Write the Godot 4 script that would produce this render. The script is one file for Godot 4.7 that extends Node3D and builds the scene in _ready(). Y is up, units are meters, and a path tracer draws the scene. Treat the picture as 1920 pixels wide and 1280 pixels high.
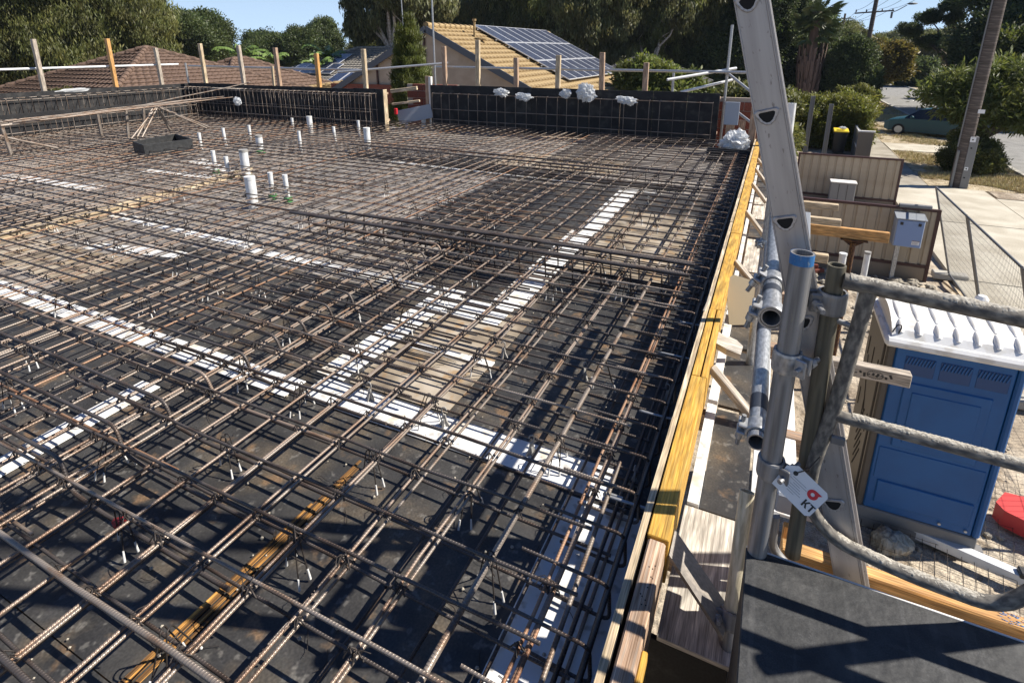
extends Node3D
# A reinforced concrete deck before the pour, seen from the scaffold at its edge. All positions are written relative to eye height (EY above the street).
const EY := 4.6
var M := {}
var rng := RandomNumberGenerator.new()
var used := {}
var bases := {}

class MB:
	var v := PackedVector3Array()
	var n := PackedVector3Array()
	var u := PackedVector2Array()
	var ix := PackedInt32Array()
	func vert(p: Vector3, nn: Vector3, uv: Vector2) -> int:
		v.push_back(p); n.push_back(nn); u.push_back(uv)
		return v.size() - 1
	func face(a: int, b: int, c: int):
		# front faces run clockwise: put them that way round whatever order they came in
		var g := (v[b] - v[a]).cross(v[c] - v[a])
		if g.dot(n[a] + n[b] + n[c]) > 0.0:
			ix.push_back(a); ix.push_back(c); ix.push_back(b)
		else:
			ix.push_back(a); ix.push_back(b); ix.push_back(c)
	func quad(a: Vector3, b: Vector3, c: Vector3, d: Vector3, nn: Vector3, ua := Vector2(0, 0), ub := Vector2(1, 0), uc := Vector2(1, 1), ud := Vector2(0, 1)):
		var i := vert(a, nn, ua)
		vert(b, nn, ub); vert(c, nn, uc); vert(d, nn, ud)
		face(i, i + 1, i + 2); face(i, i + 2, i + 3)
	func plane4(a: Vector3, b: Vector3, c: Vector3, d: Vector3, outward: Vector3):
		# a flat four-cornered face whose uv is in metres, u along a-b
		var nn := (b - a).cross(d - a).normalized()
		if nn.dot(outward) < 0.0: nn = -nn
		var ux := (b - a).normalized()
		var vy := nn.cross(ux).normalized()
		var f := func(p: Vector3): return Vector2((p - a).dot(ux), (p - a).dot(vy))
		quad(a, b, c, d, nn, f.call(a), f.call(b), f.call(c), f.call(d))
	func tri3(a: Vector3, b: Vector3, c: Vector3, outward: Vector3):
		var nn := (b - a).cross(c - a).normalized()
		if nn.dot(outward) < 0.0: nn = -nn
		var ux := (b - a).normalized()
		var vy := nn.cross(ux)
		var i := vert(a, nn, Vector2.ZERO)
		vert(b, nn, Vector2((b - a).length(), 0)); vert(c, nn, Vector2((c - a).dot(ux), (c - a).dot(vy)))
		face(i, i + 1, i + 2)
	func box(t: Transform3D, s: Vector3, bev := 0.0, seed_uv := 0.0):
		# a box with bevelled edges; u runs along its longest side, in metres
		var h := s * 0.5
		var b := minf(bev, minf(h.x, minf(h.y, h.z)) * 0.6)
		var long := s.max_axis_index()
		var off := Vector2(seed_uv * 3.37, seed_uv * 1.91)
		for ax in 3:
			var a1 := (ax + 1) % 3
			var a2 := (ax + 2) % 3
			if a2 == long:
				var k := a1; a1 = a2; a2 = k
			for sg in [-1.0, 1.0]:
				var nn := Vector3.ZERO; nn[ax] = sg
				var c := Vector3.ZERO; c[ax] = h[ax] * sg
				var e1 := Vector3.ZERO; e1[a1] = h[a1] - b
				var e2 := Vector3.ZERO; e2[a2] = h[a2] - b
				var wn := (t.basis * nn).normalized()
				var q := [c - e1 - e2, c + e1 - e2, c + e1 + e2, c - e1 + e2]
				var uv := []
				for p in q: uv.append(Vector2(p[a1], p[a2] + ax * 0.7 + sg * 0.31) + off)
				quad(t * q[0], t * q[1], t * q[2], t * q[3], wn, uv[0], uv[1], uv[2], uv[3])
		if b > 0.0:
			for ax in 3:  # twelve edges
				var a1 := (ax + 1) % 3
				var a2 := (ax + 2) % 3
				for s1 in [-1.0, 1.0]:
					for s2 in [-1.0, 1.0]:
						var p := []
						for se in [-1.0, 1.0]:
							var x1 := Vector3.ZERO
							x1[ax] = se * (h[ax] - b); x1[a1] = s1 * h[a1]; x1[a2] = s2 * (h[a2] - b)
							var x2 := Vector3.ZERO
							x2[ax] = se * (h[ax] - b); x2[a1] = s1 * (h[a1] - b); x2[a2] = s2 * h[a2]
							p.append(x1); p.append(x2)
						var nn := Vector3.ZERO; nn[a1] = s1; nn[a2] = s2
						var L: float = s[ax]
						quad(t * p[0], t * p[2], t * p[3], t * p[1], (t.basis * nn).normalized(), off, off + Vector2(L, 0), off + Vector2(L, b), off + Vector2(0, b))
			for sx in [-1.0, 1.0]:
				for sy in [-1.0, 1.0]:
					for sz in [-1.0, 1.0]:
						var sg := Vector3(sx, sy, sz)
						var a := Vector3(sx * h.x, sy * (h.y - b), sz * (h.z - b))
						var bb := Vector3(sx * (h.x - b), sy * h.y, sz * (h.z - b))
						var c := Vector3(sx * (h.x - b), sy * (h.y - b), sz * h.z)
						tri3(t * a, t * bb, t * c, t.basis * sg)
	func bx(x0: float, y0: float, z0: float, x1: float, y1: float, z1: float, bev := 0.0, suv := 0.0):
		box(Transform3D(Basis(), Vector3((x0 + x1) / 2, (y0 + y1) / 2, (z0 + z1) / 2)), Vector3(absf(x1 - x0), absf(y1 - y0), absf(z1 - z0)), bev, suv)
	func bar(a: Vector3, b: Vector3, w: float, d: float, bev := 0.0, up := Vector3.UP, suv := 0.0):
		# a straight squared length between two points: w across, d in the direction of up
		var z := (b - a).normalized()
		var x := up.cross(z)
		if x.length() < 0.01: x = Vector3.RIGHT.cross(z)
		x = x.normalized()
		var y := z.cross(x)
		box(Transform3D(Basis(x, y, z), (a + b) / 2), Vector3(w, d, (b - a).length()), bev, suv)
	func tube(pts: PackedVector3Array, r, sides := 8, caps := true, uo := 0.0):
		var k := pts.size()
		var dir := (pts[1] - pts[0]).normalized()
		var side := dir.cross(Vector3.UP)
		if side.length() < 0.05: side = dir.cross(Vector3.RIGHT)
		side = side.normalized()
		var start := v.size()
		var run := uo
		for i in k:
			var d := (pts[mini(i + 1, k - 1)] - pts[maxi(i - 1, 0)]).normalized()
			side = (side - d * side.dot(d)).normalized()
			var bi := d.cross(side)
			if i > 0: run += (pts[i] - pts[i - 1]).length()
			var rr: float = r if r is float else r[i]
			for j in sides + 1:
				var an := TAU * j / sides
				var nn := side * cos(an) + bi * sin(an)
				vert(pts[i] + nn * rr, nn, Vector2(float(j) / sides, run))
		for i in k - 1:
			for j in sides:
				var a := start + i * (sides + 1) + j
				face(a, a + 1, a + sides + 2); face(a, a + sides + 2, a + sides + 1)
		if caps:
			for e in [0, k - 1]:
				var rr: float = r if r is float else r[e]
				if rr < 0.0005: continue
				var nn := (pts[0] - pts[1]).normalized() if e == 0 else (pts[k - 1] - pts[k - 2]).normalized()
				var c := vert(pts[e], nn, Vector2(0.5, 0.5))
				var ring := v.size()
				for j in sides + 1:
					vert(v[start + e * (sides + 1) + j], nn, Vector2(0.5, 0.6))
				for j in sides: face(c, ring + j, ring + j + 1)
	func pipe(a: Vector3, b: Vector3, r: float, wall := 0.004, sides := 20):
		# an open-ended steel or plastic pipe with a real bore
		tube(PackedVector3Array([a, b]), r, sides, false)
		var d := (b - a).normalized()
		var side := d.cross(Vector3.UP)
		if side.length() < 0.05: side = d.cross(Vector3.RIGHT)
		side = side.normalized()
		var bi := d.cross(side)
		var ri := r - wall
		for j in sides:
			var w := []
			for q in [j, j + 1]:
				var an: float = TAU * q / sides
				w.append(side * cos(an) + bi * sin(an))
			for e in 2:
				var p: Vector3 = [a, b][e]
				quad(p + w[0] * r, p + w[1] * r, p + w[1] * ri, p + w[0] * ri, -d if e == 0 else d)
			quad(a + w[0] * ri, a + w[1] * ri, b + w[1] * ri, b + w[0] * ri, -(w[0] + w[1]).normalized())
	func lathe(at: Vector3, prof: Array, sides := 20, basis := Basis()):
		# prof: [radius, height] pairs from the bottom up, flat-shaded between them along the profile
		for i in prof.size() - 1:
			var p0: Vector2 = prof[i]
			var p1: Vector2 = prof[i + 1]
			var sl := Vector2(p1.y - p0.y, p0.x - p1.x).normalized()
			var s0 := v.size()
			for j in sides + 1:
				var an := TAU * j / sides
				var d := Vector3(cos(an), 0, sin(an))
				var nn := (basis * (d * sl.x + Vector3.UP * sl.y)).normalized()
				vert(at + basis * (d * p0.x + Vector3.UP * p0.y), nn, Vector2(float(j) / sides, p0.y))
				vert(at + basis * (d * p1.x + Vector3.UP * p1.y), nn, Vector2(float(j) / sides, p1.y))
			for j in sides:
				var a := s0 + j * 2
				face(a, a + 1, a + 3); face(a, a + 3, a + 2)
	func extrude(poly: PackedVector2Array, t: Transform3D, depth: float):
		# a flat outline (x, y) of its own thickness along z
		var id := Geometry2D.triangulate_polygon(poly)
		for sg in [-0.5, 0.5]:
			var s0 := v.size()
			var nn := (t.basis * Vector3(0, 0, sg)).normalized()
			for p in poly: vert(t * Vector3(p.x, p.y, sg * depth), nn, p)
			for i in range(0, id.size(), 3): face(s0 + id[i], s0 + id[i + 1], s0 + id[i + 2])
		var cc := Vector2.ZERO
		for p in poly: cc += p / poly.size()
		var ccw := not Geometry2D.is_polygon_clockwise(poly)
		for i in poly.size():
			var a := poly[i]
			var b := poly[(i + 1) % poly.size()]
			var e := (b - a).normalized()
			var o := Vector2(e.y, -e.x) if ccw else Vector2(-e.y, e.x)
			var L := (b - a).length()
			quad(t * Vector3(a.x, a.y, -depth / 2), t * Vector3(b.x, b.y, -depth / 2), t * Vector3(b.x, b.y, depth / 2), t * Vector3(a.x, a.y, depth / 2), (t.basis * Vector3(o.x, o.y, 0)).normalized(), Vector2(0, 0), Vector2(L, 0), Vector2(L, depth), Vector2(0, depth))
	func lump(at: Vector3, rad: Vector3, noise: FastNoiseLite, amp: float, su := 14, sv := 9, flat := false):
		# a rounded lump whose surface wanders with the noise
		var g := []
		for i in sv + 1:
			for j in su:
				var th := PI * i / sv
				var ph := TAU * j / su
				var d := Vector3(sin(th) * cos(ph), cos(th), sin(th) * sin(ph))
				g.append(at + d * rad * (1.0 + amp * noise.get_noise_3dv(d * 40.0 + at * 7.0)))
		for i in sv:
			for j in su:
				var a: Vector3 = g[i * su + j]
				var b: Vector3 = g[i * su + (j + 1) % su]
				var c: Vector3 = g[(i + 1) * su + (j + 1) % su]
				var d: Vector3 = g[(i + 1) * su + j]
				if flat:
					if i > 0: tri3(a, b, c, (a + b + c) / 3 - at)
					if i < sv - 1: tri3(a, c, d, (a + c + d) / 3 - at)
				else:
					var k := vert(a, (a - at).normalized(), Vector2(a.x, a.z))
					vert(b, (b - at).normalized(), Vector2(b.x, b.z)); vert(c, (c - at).normalized(), Vector2(c.x, c.z)); vert(d, (d - at).normalized(), Vector2(d.x, d.z))
					face(k, k + 1, k + 2); face(k, k + 2, k + 3)
	func mesh(m: Material = null) -> ArrayMesh:
		var a := []
		a.resize(Mesh.ARRAY_MAX)
		a[Mesh.ARRAY_VERTEX] = v; a[Mesh.ARRAY_NORMAL] = n; a[Mesh.ARRAY_TEX_UV] = u; a[Mesh.ARRAY_TEX_UV2] = u; a[Mesh.ARRAY_INDEX] = ix
		# tangents, so that normal maps work
		var tg := PackedFloat32Array()
		tg.resize(v.size() * 4)
		for i in range(0, ix.size(), 3):
			var e1 := v[ix[i + 1]] - v[ix[i]]
			var e2 := v[ix[i + 2]] - v[ix[i]]
			var d1 := u[ix[i + 1]] - u[ix[i]]
			var d2 := u[ix[i + 2]] - u[ix[i]]
			var det := d1.x * d2.y - d2.x * d1.y
			var t := e1
			if absf(det) > 1e-12: t = (e1 * d2.y - e2 * d1.y) / det
			for q in 3:
				var k := ix[i + q]
				if tg[k * 4] == 0.0 and tg[k * 4 + 1] == 0.0 and tg[k * 4 + 2] == 0.0:
					var w := (t - n[k] * t.dot(n[k])).normalized()
					tg[k * 4] = w.x; tg[k * 4 + 1] = w.y; tg[k * 4 + 2] = w.z; tg[k * 4 + 3] = 1.0
		a[Mesh.ARRAY_TANGENT] = tg
		var am := ArrayMesh.new()
		am.add_surface_from_arrays(Mesh.PRIMITIVE_TRIANGLES, a)
		if m: am.surface_set_material(0, m)
		return am

func V(x: float, y: float, z: float) -> Vector3: return Vector3(x, y, z)
func numbered(s: String) -> String:
	if not used.has(s):
		used[s] = 0
		return s
	used[s] += 1
	return "%s_%03d" % [s, used[s]]
func tag(o: Node3D, label := "", category := "", group := "", kind := "") -> Node3D:
	if label: o.set_meta("label", label)
	if category: o.set_meta("category", category)
	if group: o.set_meta("group", group)
	if kind: o.set_meta("kind", kind)
	return o
# a Node3D at a thing's base; its parts are written in scene positions
func thing(called: String, label: String, category: String, at: Vector3, group := "") -> Node3D:
	var o := Node3D.new()
	o.name = numbered(called)
	add_child(o)
	o.position = at + Vector3(0, EY, 0)
	bases[o] = at
	return tag(o, label, category, group)
func part(called: String, mb: MB, mat: Material, parent: Node3D, kind := "") -> MeshInstance3D:
	var o := MeshInstance3D.new()
	o.name = called
	o.mesh = mb.mesh(mat)
	if bases.has(parent): o.position = -bases[parent]
	parent.add_child(o, true)
	if kind: o.set_meta("kind", kind)
	return o
func solo(called: String, mb: MB, mat: Material, label := "", category := "", group := "", kind := "") -> MeshInstance3D:
	var o := MeshInstance3D.new()
	o.name = numbered(called)
	o.mesh = mb.mesh(mat)
	o.position = Vector3(0, EY, 0)
	add_child(o)
	tag(o, label, category, group, kind)
	return o
func struct(called: String, mb: MB, mat: Material) -> MeshInstance3D: return solo(called, mb, mat, "", "", "", "structure")
func copy(o: Node3D, at: Vector3, turn := 0.0, label := "", size := 1.0) -> Node3D:
	var base_name := String(o.name)
	var c: Node3D = o.duplicate()
	c.name = numbered(base_name)
	add_child(c)
	c.transform = Transform3D(Basis(Vector3.UP, turn) * size, at + Vector3(0, EY, 0))
	if label: c.set_meta("label", label)
	return c

# ---------------------------------------------------------------- textures
func noise_of(sd: int, freq: float, oct := 4, type := FastNoiseLite.TYPE_SIMPLEX_SMOOTH) -> FastNoiseLite:
	var f := FastNoiseLite.new()
	f.seed = sd; f.frequency = freq; f.fractal_octaves = oct; f.noise_type = type
	return f
func nimg(sd: int, freq: float, w: int, h: int, oct := 4, rw := 0, rh := 0, type := FastNoiseLite.TYPE_SIMPLEX_SMOOTH) -> PackedByteArray:
	var im := noise_of(sd, freq, oct, type).get_seamless_image(w, h)
	im.convert(Image.FORMAT_L8)
	if rw: im.resize(rw, rh, Image.INTERPOLATE_CUBIC)
	return im.get_data()
# colours by height of the noise: stops are [position, colour] with linear (real-world) colours
func lut(stops: Array) -> PackedByteArray:
	var o := PackedByteArray()
	o.resize(768)
	for i in 256:
		var t := i / 255.0
		var c: Color = stops[0][1]
		for k in stops.size() - 1:
			if t >= stops[k][0]:
				var w: float = clampf((t - stops[k][0]) / maxf(1e-4, stops[k + 1][0] - stops[k][0]), 0, 1)
				c = (stops[k][1] as Color).lerp(stops[k + 1][1], w)
		c = c.linear_to_srgb()
		o[i * 3] = int(clampf(c.r, 0, 1) * 255); o[i * 3 + 1] = int(clampf(c.g, 0, 1) * 255); o[i * 3 + 2] = int(clampf(c.b, 0, 1) * 255)
	return o
func paint(n: PackedByteArray, l: PackedByteArray) -> PackedByteArray:
	var o := PackedByteArray()
	o.resize(n.size() * 3)
	for i in n.size():
		var k := n[i] * 3
		o[i * 3] = l[k]; o[i * 3 + 1] = l[k + 1]; o[i * 3 + 2] = l[k + 2]
	return o
# lays colour c over base where mask noise lies above lo, fully above hi
func overlay(base: PackedByteArray, mask: PackedByteArray, lo: int, hi: int, col: Color, most := 1.0) -> PackedByteArray:
	var c := col.linear_to_srgb()
	var r := int(c.r * 255)
	var g := int(c.g * 255)
	var b := int(c.b * 255)
	for i in mask.size():
		if mask[i] > lo:
			var w := minf(1.0, float(mask[i] - lo) / (hi - lo)) * most
			base[i * 3] = int(lerpf(base[i * 3], r, w)); base[i * 3 + 1] = int(lerpf(base[i * 3 + 1], g, w)); base[i * 3 + 2] = int(lerpf(base[i * 3 + 2], b, w))
	return base
func speck(base: PackedByteArray, n: PackedByteArray, amount: float) -> PackedByteArray:
	for i in n.size():
		var f := 1.0 + (n[i] / 127.5 - 1.0) * amount
		for q in 3: base[i * 3 + q] = clampi(int(base[i * 3 + q] * f), 0, 255)
	return base
func tex(d: PackedByteArray, w: int, h: int) -> ImageTexture:
	var im := Image.create_from_data(w, h, false, Image.FORMAT_RGB8, d)
	im.generate_mipmaps()
	return ImageTexture.create_from_image(im)
func bump_tex(d: PackedByteArray, w: int, h: int, depth := 4.0) -> ImageTexture:
	var im := Image.create_from_data(w, h, false, Image.FORMAT_L8, d)
	im.convert(Image.FORMAT_RGBA8)
	im.bump_map_to_normal_map(depth)
	im.generate_mipmaps()
	return ImageTexture.create_from_image(im)
func mat(called: String, col: Color, rough := 0.7, t: Texture2D = null, scale := Vector3.ONE, metal := 0.0, nt: Texture2D = null, ns := 1.0, tri := 0) -> StandardMaterial3D:
	var m := StandardMaterial3D.new()
	m.resource_name = called
	m.albedo_color = col.linear_to_srgb()
	m.roughness = rough
	m.metallic = metal
	if t: m.albedo_texture = t
	if nt:
		m.normal_enabled = true; m.normal_texture = nt; m.normal_scale = ns
	m.uv1_scale = scale
	if tri > 0: m.uv1_triplanar = true
	if tri > 1: m.uv1_world_triplanar = true
	M[called] = m
	return m
func L3(r: float, g: float, b: float) -> Color: return Color(r, g, b)

func wood(sd: int, dark: Color, mid: Color, light: Color, weathered := 0.0) -> ImageTexture:
	var g := nimg(sd, 0.035, 48, 512, 4, 512, 512)
	var d := paint(g, lut([[0.15, dark], [0.5, mid], [0.85, light]]))
	d = speck(d, nimg(sd + 1, 0.12, 64, 512, 3, 512, 512), 0.22)
	d = speck(d, nimg(sd + 2, 0.008, 512, 512, 3), 0.22)
	if weathered > 0.0: d = overlay(d, nimg(sd + 3, 0.012, 256, 512, 4, 512, 512), 140, 200, L3(0.22, 0.2, 0.18), weathered)
	return tex(d, 512, 512)

func make_materials():
	var W := L3(1, 1, 1)
	# film-faced plywood: near black, with dust, scuffs and dried mud of their own shape
	var d := paint(nimg(11, 0.01, 1024, 1024, 5), lut([[0.2, L3(0.026, 0.025, 0.024)], [0.8, L3(0.052, 0.05, 0.047)]]))
	d = overlay(d, nimg(12, 0.007, 1024, 1024, 5), 138, 215, L3(0.15, 0.115, 0.075), 0.62)
	d = overlay(d, nimg(13, 0.016, 1024, 1024, 5), 165, 205, L3(0.21, 0.13, 0.07), 0.75)
	d = overlay(d, nimg(14, 0.05, 1024, 1024, 3), 172, 200, L3(0.2, 0.19, 0.17), 0.55)
	d = speck(d, nimg(15, 0.3, 1024, 1024, 2), 0.25)
	var form := tex(d, 1024, 1024)
	mat("formply", W, 0.5, form, Vector3.ONE * 0.31, 0.0, null, 1, 2)
	M.formply_dusty = M.formply.duplicate(); M.formply_dusty.albedo_color = L3(1.0, 0.98, 0.95).linear_to_srgb()
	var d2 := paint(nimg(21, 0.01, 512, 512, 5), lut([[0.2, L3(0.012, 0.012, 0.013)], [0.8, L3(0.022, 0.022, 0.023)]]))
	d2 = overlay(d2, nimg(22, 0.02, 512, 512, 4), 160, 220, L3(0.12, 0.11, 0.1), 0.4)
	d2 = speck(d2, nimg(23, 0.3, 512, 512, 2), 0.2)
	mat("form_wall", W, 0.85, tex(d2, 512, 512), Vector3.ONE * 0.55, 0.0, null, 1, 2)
	# the platform board: the same film, scratched grey
	var d3 := paint(nimg(31, 0.012, 1024, 1024, 5), lut([[0.2, L3(0.018, 0.019, 0.02)], [0.8, L3(0.031, 0.032, 0.033)]]))
	d3 = overlay(d3, nimg(32, 0.03, 256, 1024, 4, 1024, 1024), 165, 210, L3(0.08, 0.08, 0.08), 0.3)
	d3 = speck(d3, nimg(33, 0.25, 1024, 1024, 2), 0.3)
	d3 = overlay(d3, nimg(35, 0.006, 1024, 1024, 6), 140, 215, L3(0.085, 0.083, 0.08), 0.5)
	d3 = overlay(d3, nimg(36, 0.02, 1024, 64, 4, 1024, 1024), 192, 215, L3(0.14, 0.14, 0.14), 0.16)
	mat("platform_film", W, 0.62, tex(d3, 1024, 1024), Vector3.ONE * 0.9, 0.0, bump_tex(nimg(34, 0.06, 512, 512, 4), 512, 512, 1.5), 0.4, 2)
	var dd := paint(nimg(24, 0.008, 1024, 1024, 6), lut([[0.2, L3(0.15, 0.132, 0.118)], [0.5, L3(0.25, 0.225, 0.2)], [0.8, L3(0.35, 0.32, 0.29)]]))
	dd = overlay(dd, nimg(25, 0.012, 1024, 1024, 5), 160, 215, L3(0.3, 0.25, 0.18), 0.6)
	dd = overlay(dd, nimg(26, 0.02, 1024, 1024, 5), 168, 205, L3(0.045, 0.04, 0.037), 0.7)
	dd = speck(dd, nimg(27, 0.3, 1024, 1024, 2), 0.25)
	mat("pale_sheet", W, 0.6, tex(dd, 1024, 1024), Vector3.ONE * 0.31, 0.0, null, 1, 2)  # lighter grey-tan plywood face with darker blotches
	mat("form_wall_worn", L3(0.6, 0.6, 0.6), 0.85, tex(paint(nimg(28, 0.012, 512, 512, 5), lut([[0.2, L3(0.02, 0.02, 0.022)], [0.55, L3(0.036, 0.036, 0.038)], [0.85, L3(0.075, 0.072, 0.068)]])), 512, 512), Vector3.ONE * 0.7, 0.0, null, 1, 2)
	mat("bare_ply", W, 0.85, wood(41, L3(0.22, 0.16, 0.1), L3(0.36, 0.28, 0.19), L3(0.46, 0.38, 0.28), 0.5), Vector3(0.8, 1.2, 1))
	mat("grey_ply", W, 0.85, wood(46, L3(0.28, 0.25, 0.21), L3(0.46, 0.42, 0.36), L3(0.58, 0.54, 0.47), 0.25), Vector3(1.2, 3.5, 1))
	# white sheet
	var d4 := paint(nimg(51, 0.01, 512, 512, 5), lut([[0.2, L3(0.66, 0.66, 0.64)], [0.8, L3(0.8, 0.8, 0.79)]]))
	d4 = overlay(d4, nimg(52, 0.02, 512, 512, 5), 160, 215, L3(0.46, 0.38, 0.27), 0.6)
	d4 = overlay(d4, nimg(53, 0.05, 512, 512, 3), 180, 205, L3(0.3, 0.28, 0.25), 0.5)
	mat("white_sheet", W, 0.5, tex(d4, 512, 512), Vector3.ONE * 0.5, 0.0, null, 1, 2)
	var d4b := paint(nimg(55, 0.012, 512, 512, 5), lut([[0.2, L3(0.14, 0.11, 0.08)], [0.5, L3(0.29, 0.24, 0.175)], [0.85, L3(0.42, 0.37, 0.3)]]))
	d4b = overlay(d4b, nimg(56, 0.02, 512, 512, 5), 165, 215, L3(0.3, 0.17, 0.07), 0.6)
	mat("tan_sheet", W, 0.75, tex(d4b, 512, 512), Vector3.ONE * 0.45, 0.0, null, 1, 2)
	# steel bar
	var rib := PackedByteArray(); rib.resize(32 * 32)
	for y in 32:
		for x in 32:
			var k := fposmod(y + x * 0.5, 16.0)
			rib[y * 32 + x] = int(255.0 * smoothstep(4.5, 1.5, absf(k - 8.0)))
	var ribt := bump_tex(rib, 32, 32, 6.0)
	for c in [["bar_dark", L3(0.1, 0.085, 0.077), 0.42], ["bar_brown", L3(0.29, 0.225, 0.18), 0.45], ["bar_rust", L3(0.34, 0.21, 0.135), 0.55], ["bar_grey", L3(0.27, 0.23, 0.195), 0.4]]:
		mat(c[0], c[1], c[2], null, Vector3(1, 48, 1), 0.35, ribt, 0.32)
	var patch := tex(paint(nimg(62, 0.02, 32, 1024, 6, 64, 1024), lut([[0.2, L3(1, 1, 1)], [0.48, L3(0.92, 0.89, 0.86)], [0.66, L3(0.78, 0.62, 0.5)], [0.85, L3(0.5, 0.42, 0.37)]])), 64, 1024)
	for c in ["bar_dark", "bar_brown", "bar_rust", "bar_grey"]:
		var bm: StandardMaterial3D = M[c]
		bm.detail_enabled = true
		bm.detail_blend_mode = BaseMaterial3D.BLEND_MODE_MUL
		bm.detail_uv_layer = BaseMaterial3D.DETAIL_UV_2
		bm.detail_albedo = patch
		bm.uv2_scale = Vector3(1, 0.21, 1)
	mat("tie_wire", L3(0.05, 0.042, 0.038), 0.6, null, Vector3.ONE, 0.5)
	mat("white_plastic", L3(0.7, 0.7, 0.68), 0.45)
	mat("grey_plastic", L3(0.3, 0.29, 0.27), 0.6)
	# pipes, tubes
	mat("pvc", L3(0.72, 0.73, 0.73), 0.4, tex(paint(nimg(65, 0.02, 128, 128, 4), lut([[0.2, L3(0.8, 0.8, 0.78)], [0.7, L3(1, 1, 1)]])), 128, 128), Vector3(1, 2, 1))
	mat("green_tape", L3(0.06, 0.24, 0.07), 0.7)
	var gz := paint(nimg(71, 0.03, 256, 256, 4), lut([[0.2, L3(0.3, 0.31, 0.32)], [0.8, L3(0.5, 0.51, 0.52)]]))
	mat("galvanised", W, 0.42, tex(gz, 256, 256), Vector3(2, 4, 1), 0.65)
	var gzo := paint(nimg(72, 0.02, 256, 24, 5, 256, 256), lut([[0.2, L3(0.17, 0.17, 0.172)], [0.8, L3(0.34, 0.34, 0.342)]]))
	gzo = overlay(gzo, nimg(73, 0.04, 256, 256, 4), 185, 220, L3(0.3, 0.27, 0.22), 0.4)
	mat("old_tube", W, 0.55, tex(gzo, 256, 256), Vector3(1, 3, 1), 0.45)
	var mud := paint(nimg(75, 0.012, 512, 512, 6), lut([[0.25, L3(0.09, 0.083, 0.075)], [0.5, L3(0.15, 0.138, 0.12)], [0.8, L3(0.24, 0.22, 0.185)]]))
	mat("crusted_tube", W, 0.9, tex(mud, 512, 512), Vector3(1, 5.0, 1), 0.0, bump_tex(nimg(75, 0.02, 512, 512, 6), 512, 512, 4.0), 0.22)
	mat("mortar_crust", W, 0.95, tex(paint(nimg(76, 0.04, 256, 256, 6), lut([[0.2, L3(0.2, 0.18, 0.15)], [0.5, L3(0.36, 0.335, 0.285)], [0.8, L3(0.52, 0.49, 0.42)]])), 256, 256), Vector3(1, 6, 1))
	mat("crust", W, 0.95, tex(paint(nimg(77, 0.05, 256, 256, 5), lut([[0.2, L3(0.27, 0.25, 0.21)], [0.8, L3(0.5, 0.47, 0.4)]])), 256, 256), Vector3(8, 8, 1))
	mat("tube_yellowed", W, 0.7, tex(paint(nimg(78, 0.03, 256, 64, 6, 256, 256), lut([[0.25, L3(0.36, 0.32, 0.23)], [0.5, L3(0.52, 0.475, 0.35)], [0.8, L3(0.62, 0.57, 0.45)]])), 256, 256), Vector3(1, 4, 1), 0.1)
	mat("gate_post", L3(0.5, 0.45, 0.32), 0.7, M.old_tube.albedo_texture, Vector3(1, 3, 1), 0.2)
	mat("blue_paint", W, 0.5, tex(paint(nimg(79, 0.06, 128, 128, 4), lut([[0.12, L3(0.2, 0.3, 0.4)], [0.24, L3(0.02, 0.13, 0.34)], [0.9, L3(0.025, 0.17, 0.42)]])), 128, 128), Vector3(2, 6, 1))
	mat("black_tape", L3(0.03, 0.036, 0.05), 0.5)
	var al := paint(nimg(81, 0.02, 64, 512, 4, 512, 512), lut([[0.2, L3(0.36, 0.34, 0.33)], [0.8, L3(0.46, 0.44, 0.43)]]))
	al = overlay(al, nimg(82, 0.05, 512, 512, 3), 200, 222, L3(0.16, 0.14, 0.13), 0.6)
	mat("aluminium", W, 0.5, tex(al, 512, 512), Vector3(1.2, 3, 1), 0.5)
	mat("hole_dark", L3(0.01, 0.01, 0.01), 0.9)
	# timber
	mat("yellow_timber", W, 0.82, wood(91, L3(0.36, 0.185, 0.022), L3(0.48, 0.27, 0.042), L3(0.54, 0.34, 0.08), 0.08), Vector3(1.1, 6.5, 1))
	mat("pale_timber", W, 0.8, wood(95, L3(0.3, 0.22, 0.13), L3(0.5, 0.39, 0.25), L3(0.62, 0.52, 0.37), 0.25), Vector3(1.1, 6.5, 1))
	mat("brown_timber", W, 0.8, wood(99, L3(0.2, 0.12, 0.07), L3(0.36, 0.24, 0.16), L3(0.48, 0.36, 0.26), 0.35), Vector3(1.1, 6.5, 1))
	mat("orange_timber", W, 0.6, wood(103, L3(0.4, 0.19, 0.05), L3(0.56, 0.3, 0.1), L3(0.66, 0.42, 0.18)), Vector3(1.1, 6.5, 1))
	mat("rust_timber", W, 0.8, wood(107, L3(0.015, 0.012, 0.01), L3(0.16, 0.075, 0.018), L3(0.52, 0.26, 0.06), 0.0), Vector3(0.8, 3, 1))
	mat("grey_timber", W, 0.85, wood(111, L3(0.22, 0.18, 0.14), L3(0.4, 0.34, 0.27), L3(0.54, 0.48, 0.4), 0.4), Vector3(1.1, 6.5, 1))
	mat("white_edge", L3(0.72, 0.7, 0.66), 0.7)
	# ground
	var gs := paint(nimg(121, 0.006, 1024, 1024, 6), lut([[0.2, L3(0.24, 0.19, 0.135)], [0.5, L3(0.36, 0.3, 0.225)], [0.8, L3(0.46, 0.4, 0.31)]]))
	gs = overlay(gs, nimg(122, 0.02, 1024, 1024, 5), 170, 215, L3(0.15, 0.11, 0.07), 0.6)
	gs = speck(gs, nimg(123, 0.35, 1024, 1024, 2), 0.3)
	mat("sand", W, 0.95, tex(gs, 1024, 1024), Vector3.ONE * 0.17, 0.0, bump_tex(nimg(124, 0.05, 512, 512, 5), 512, 512, 5.0), 0.9, 2)
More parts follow.
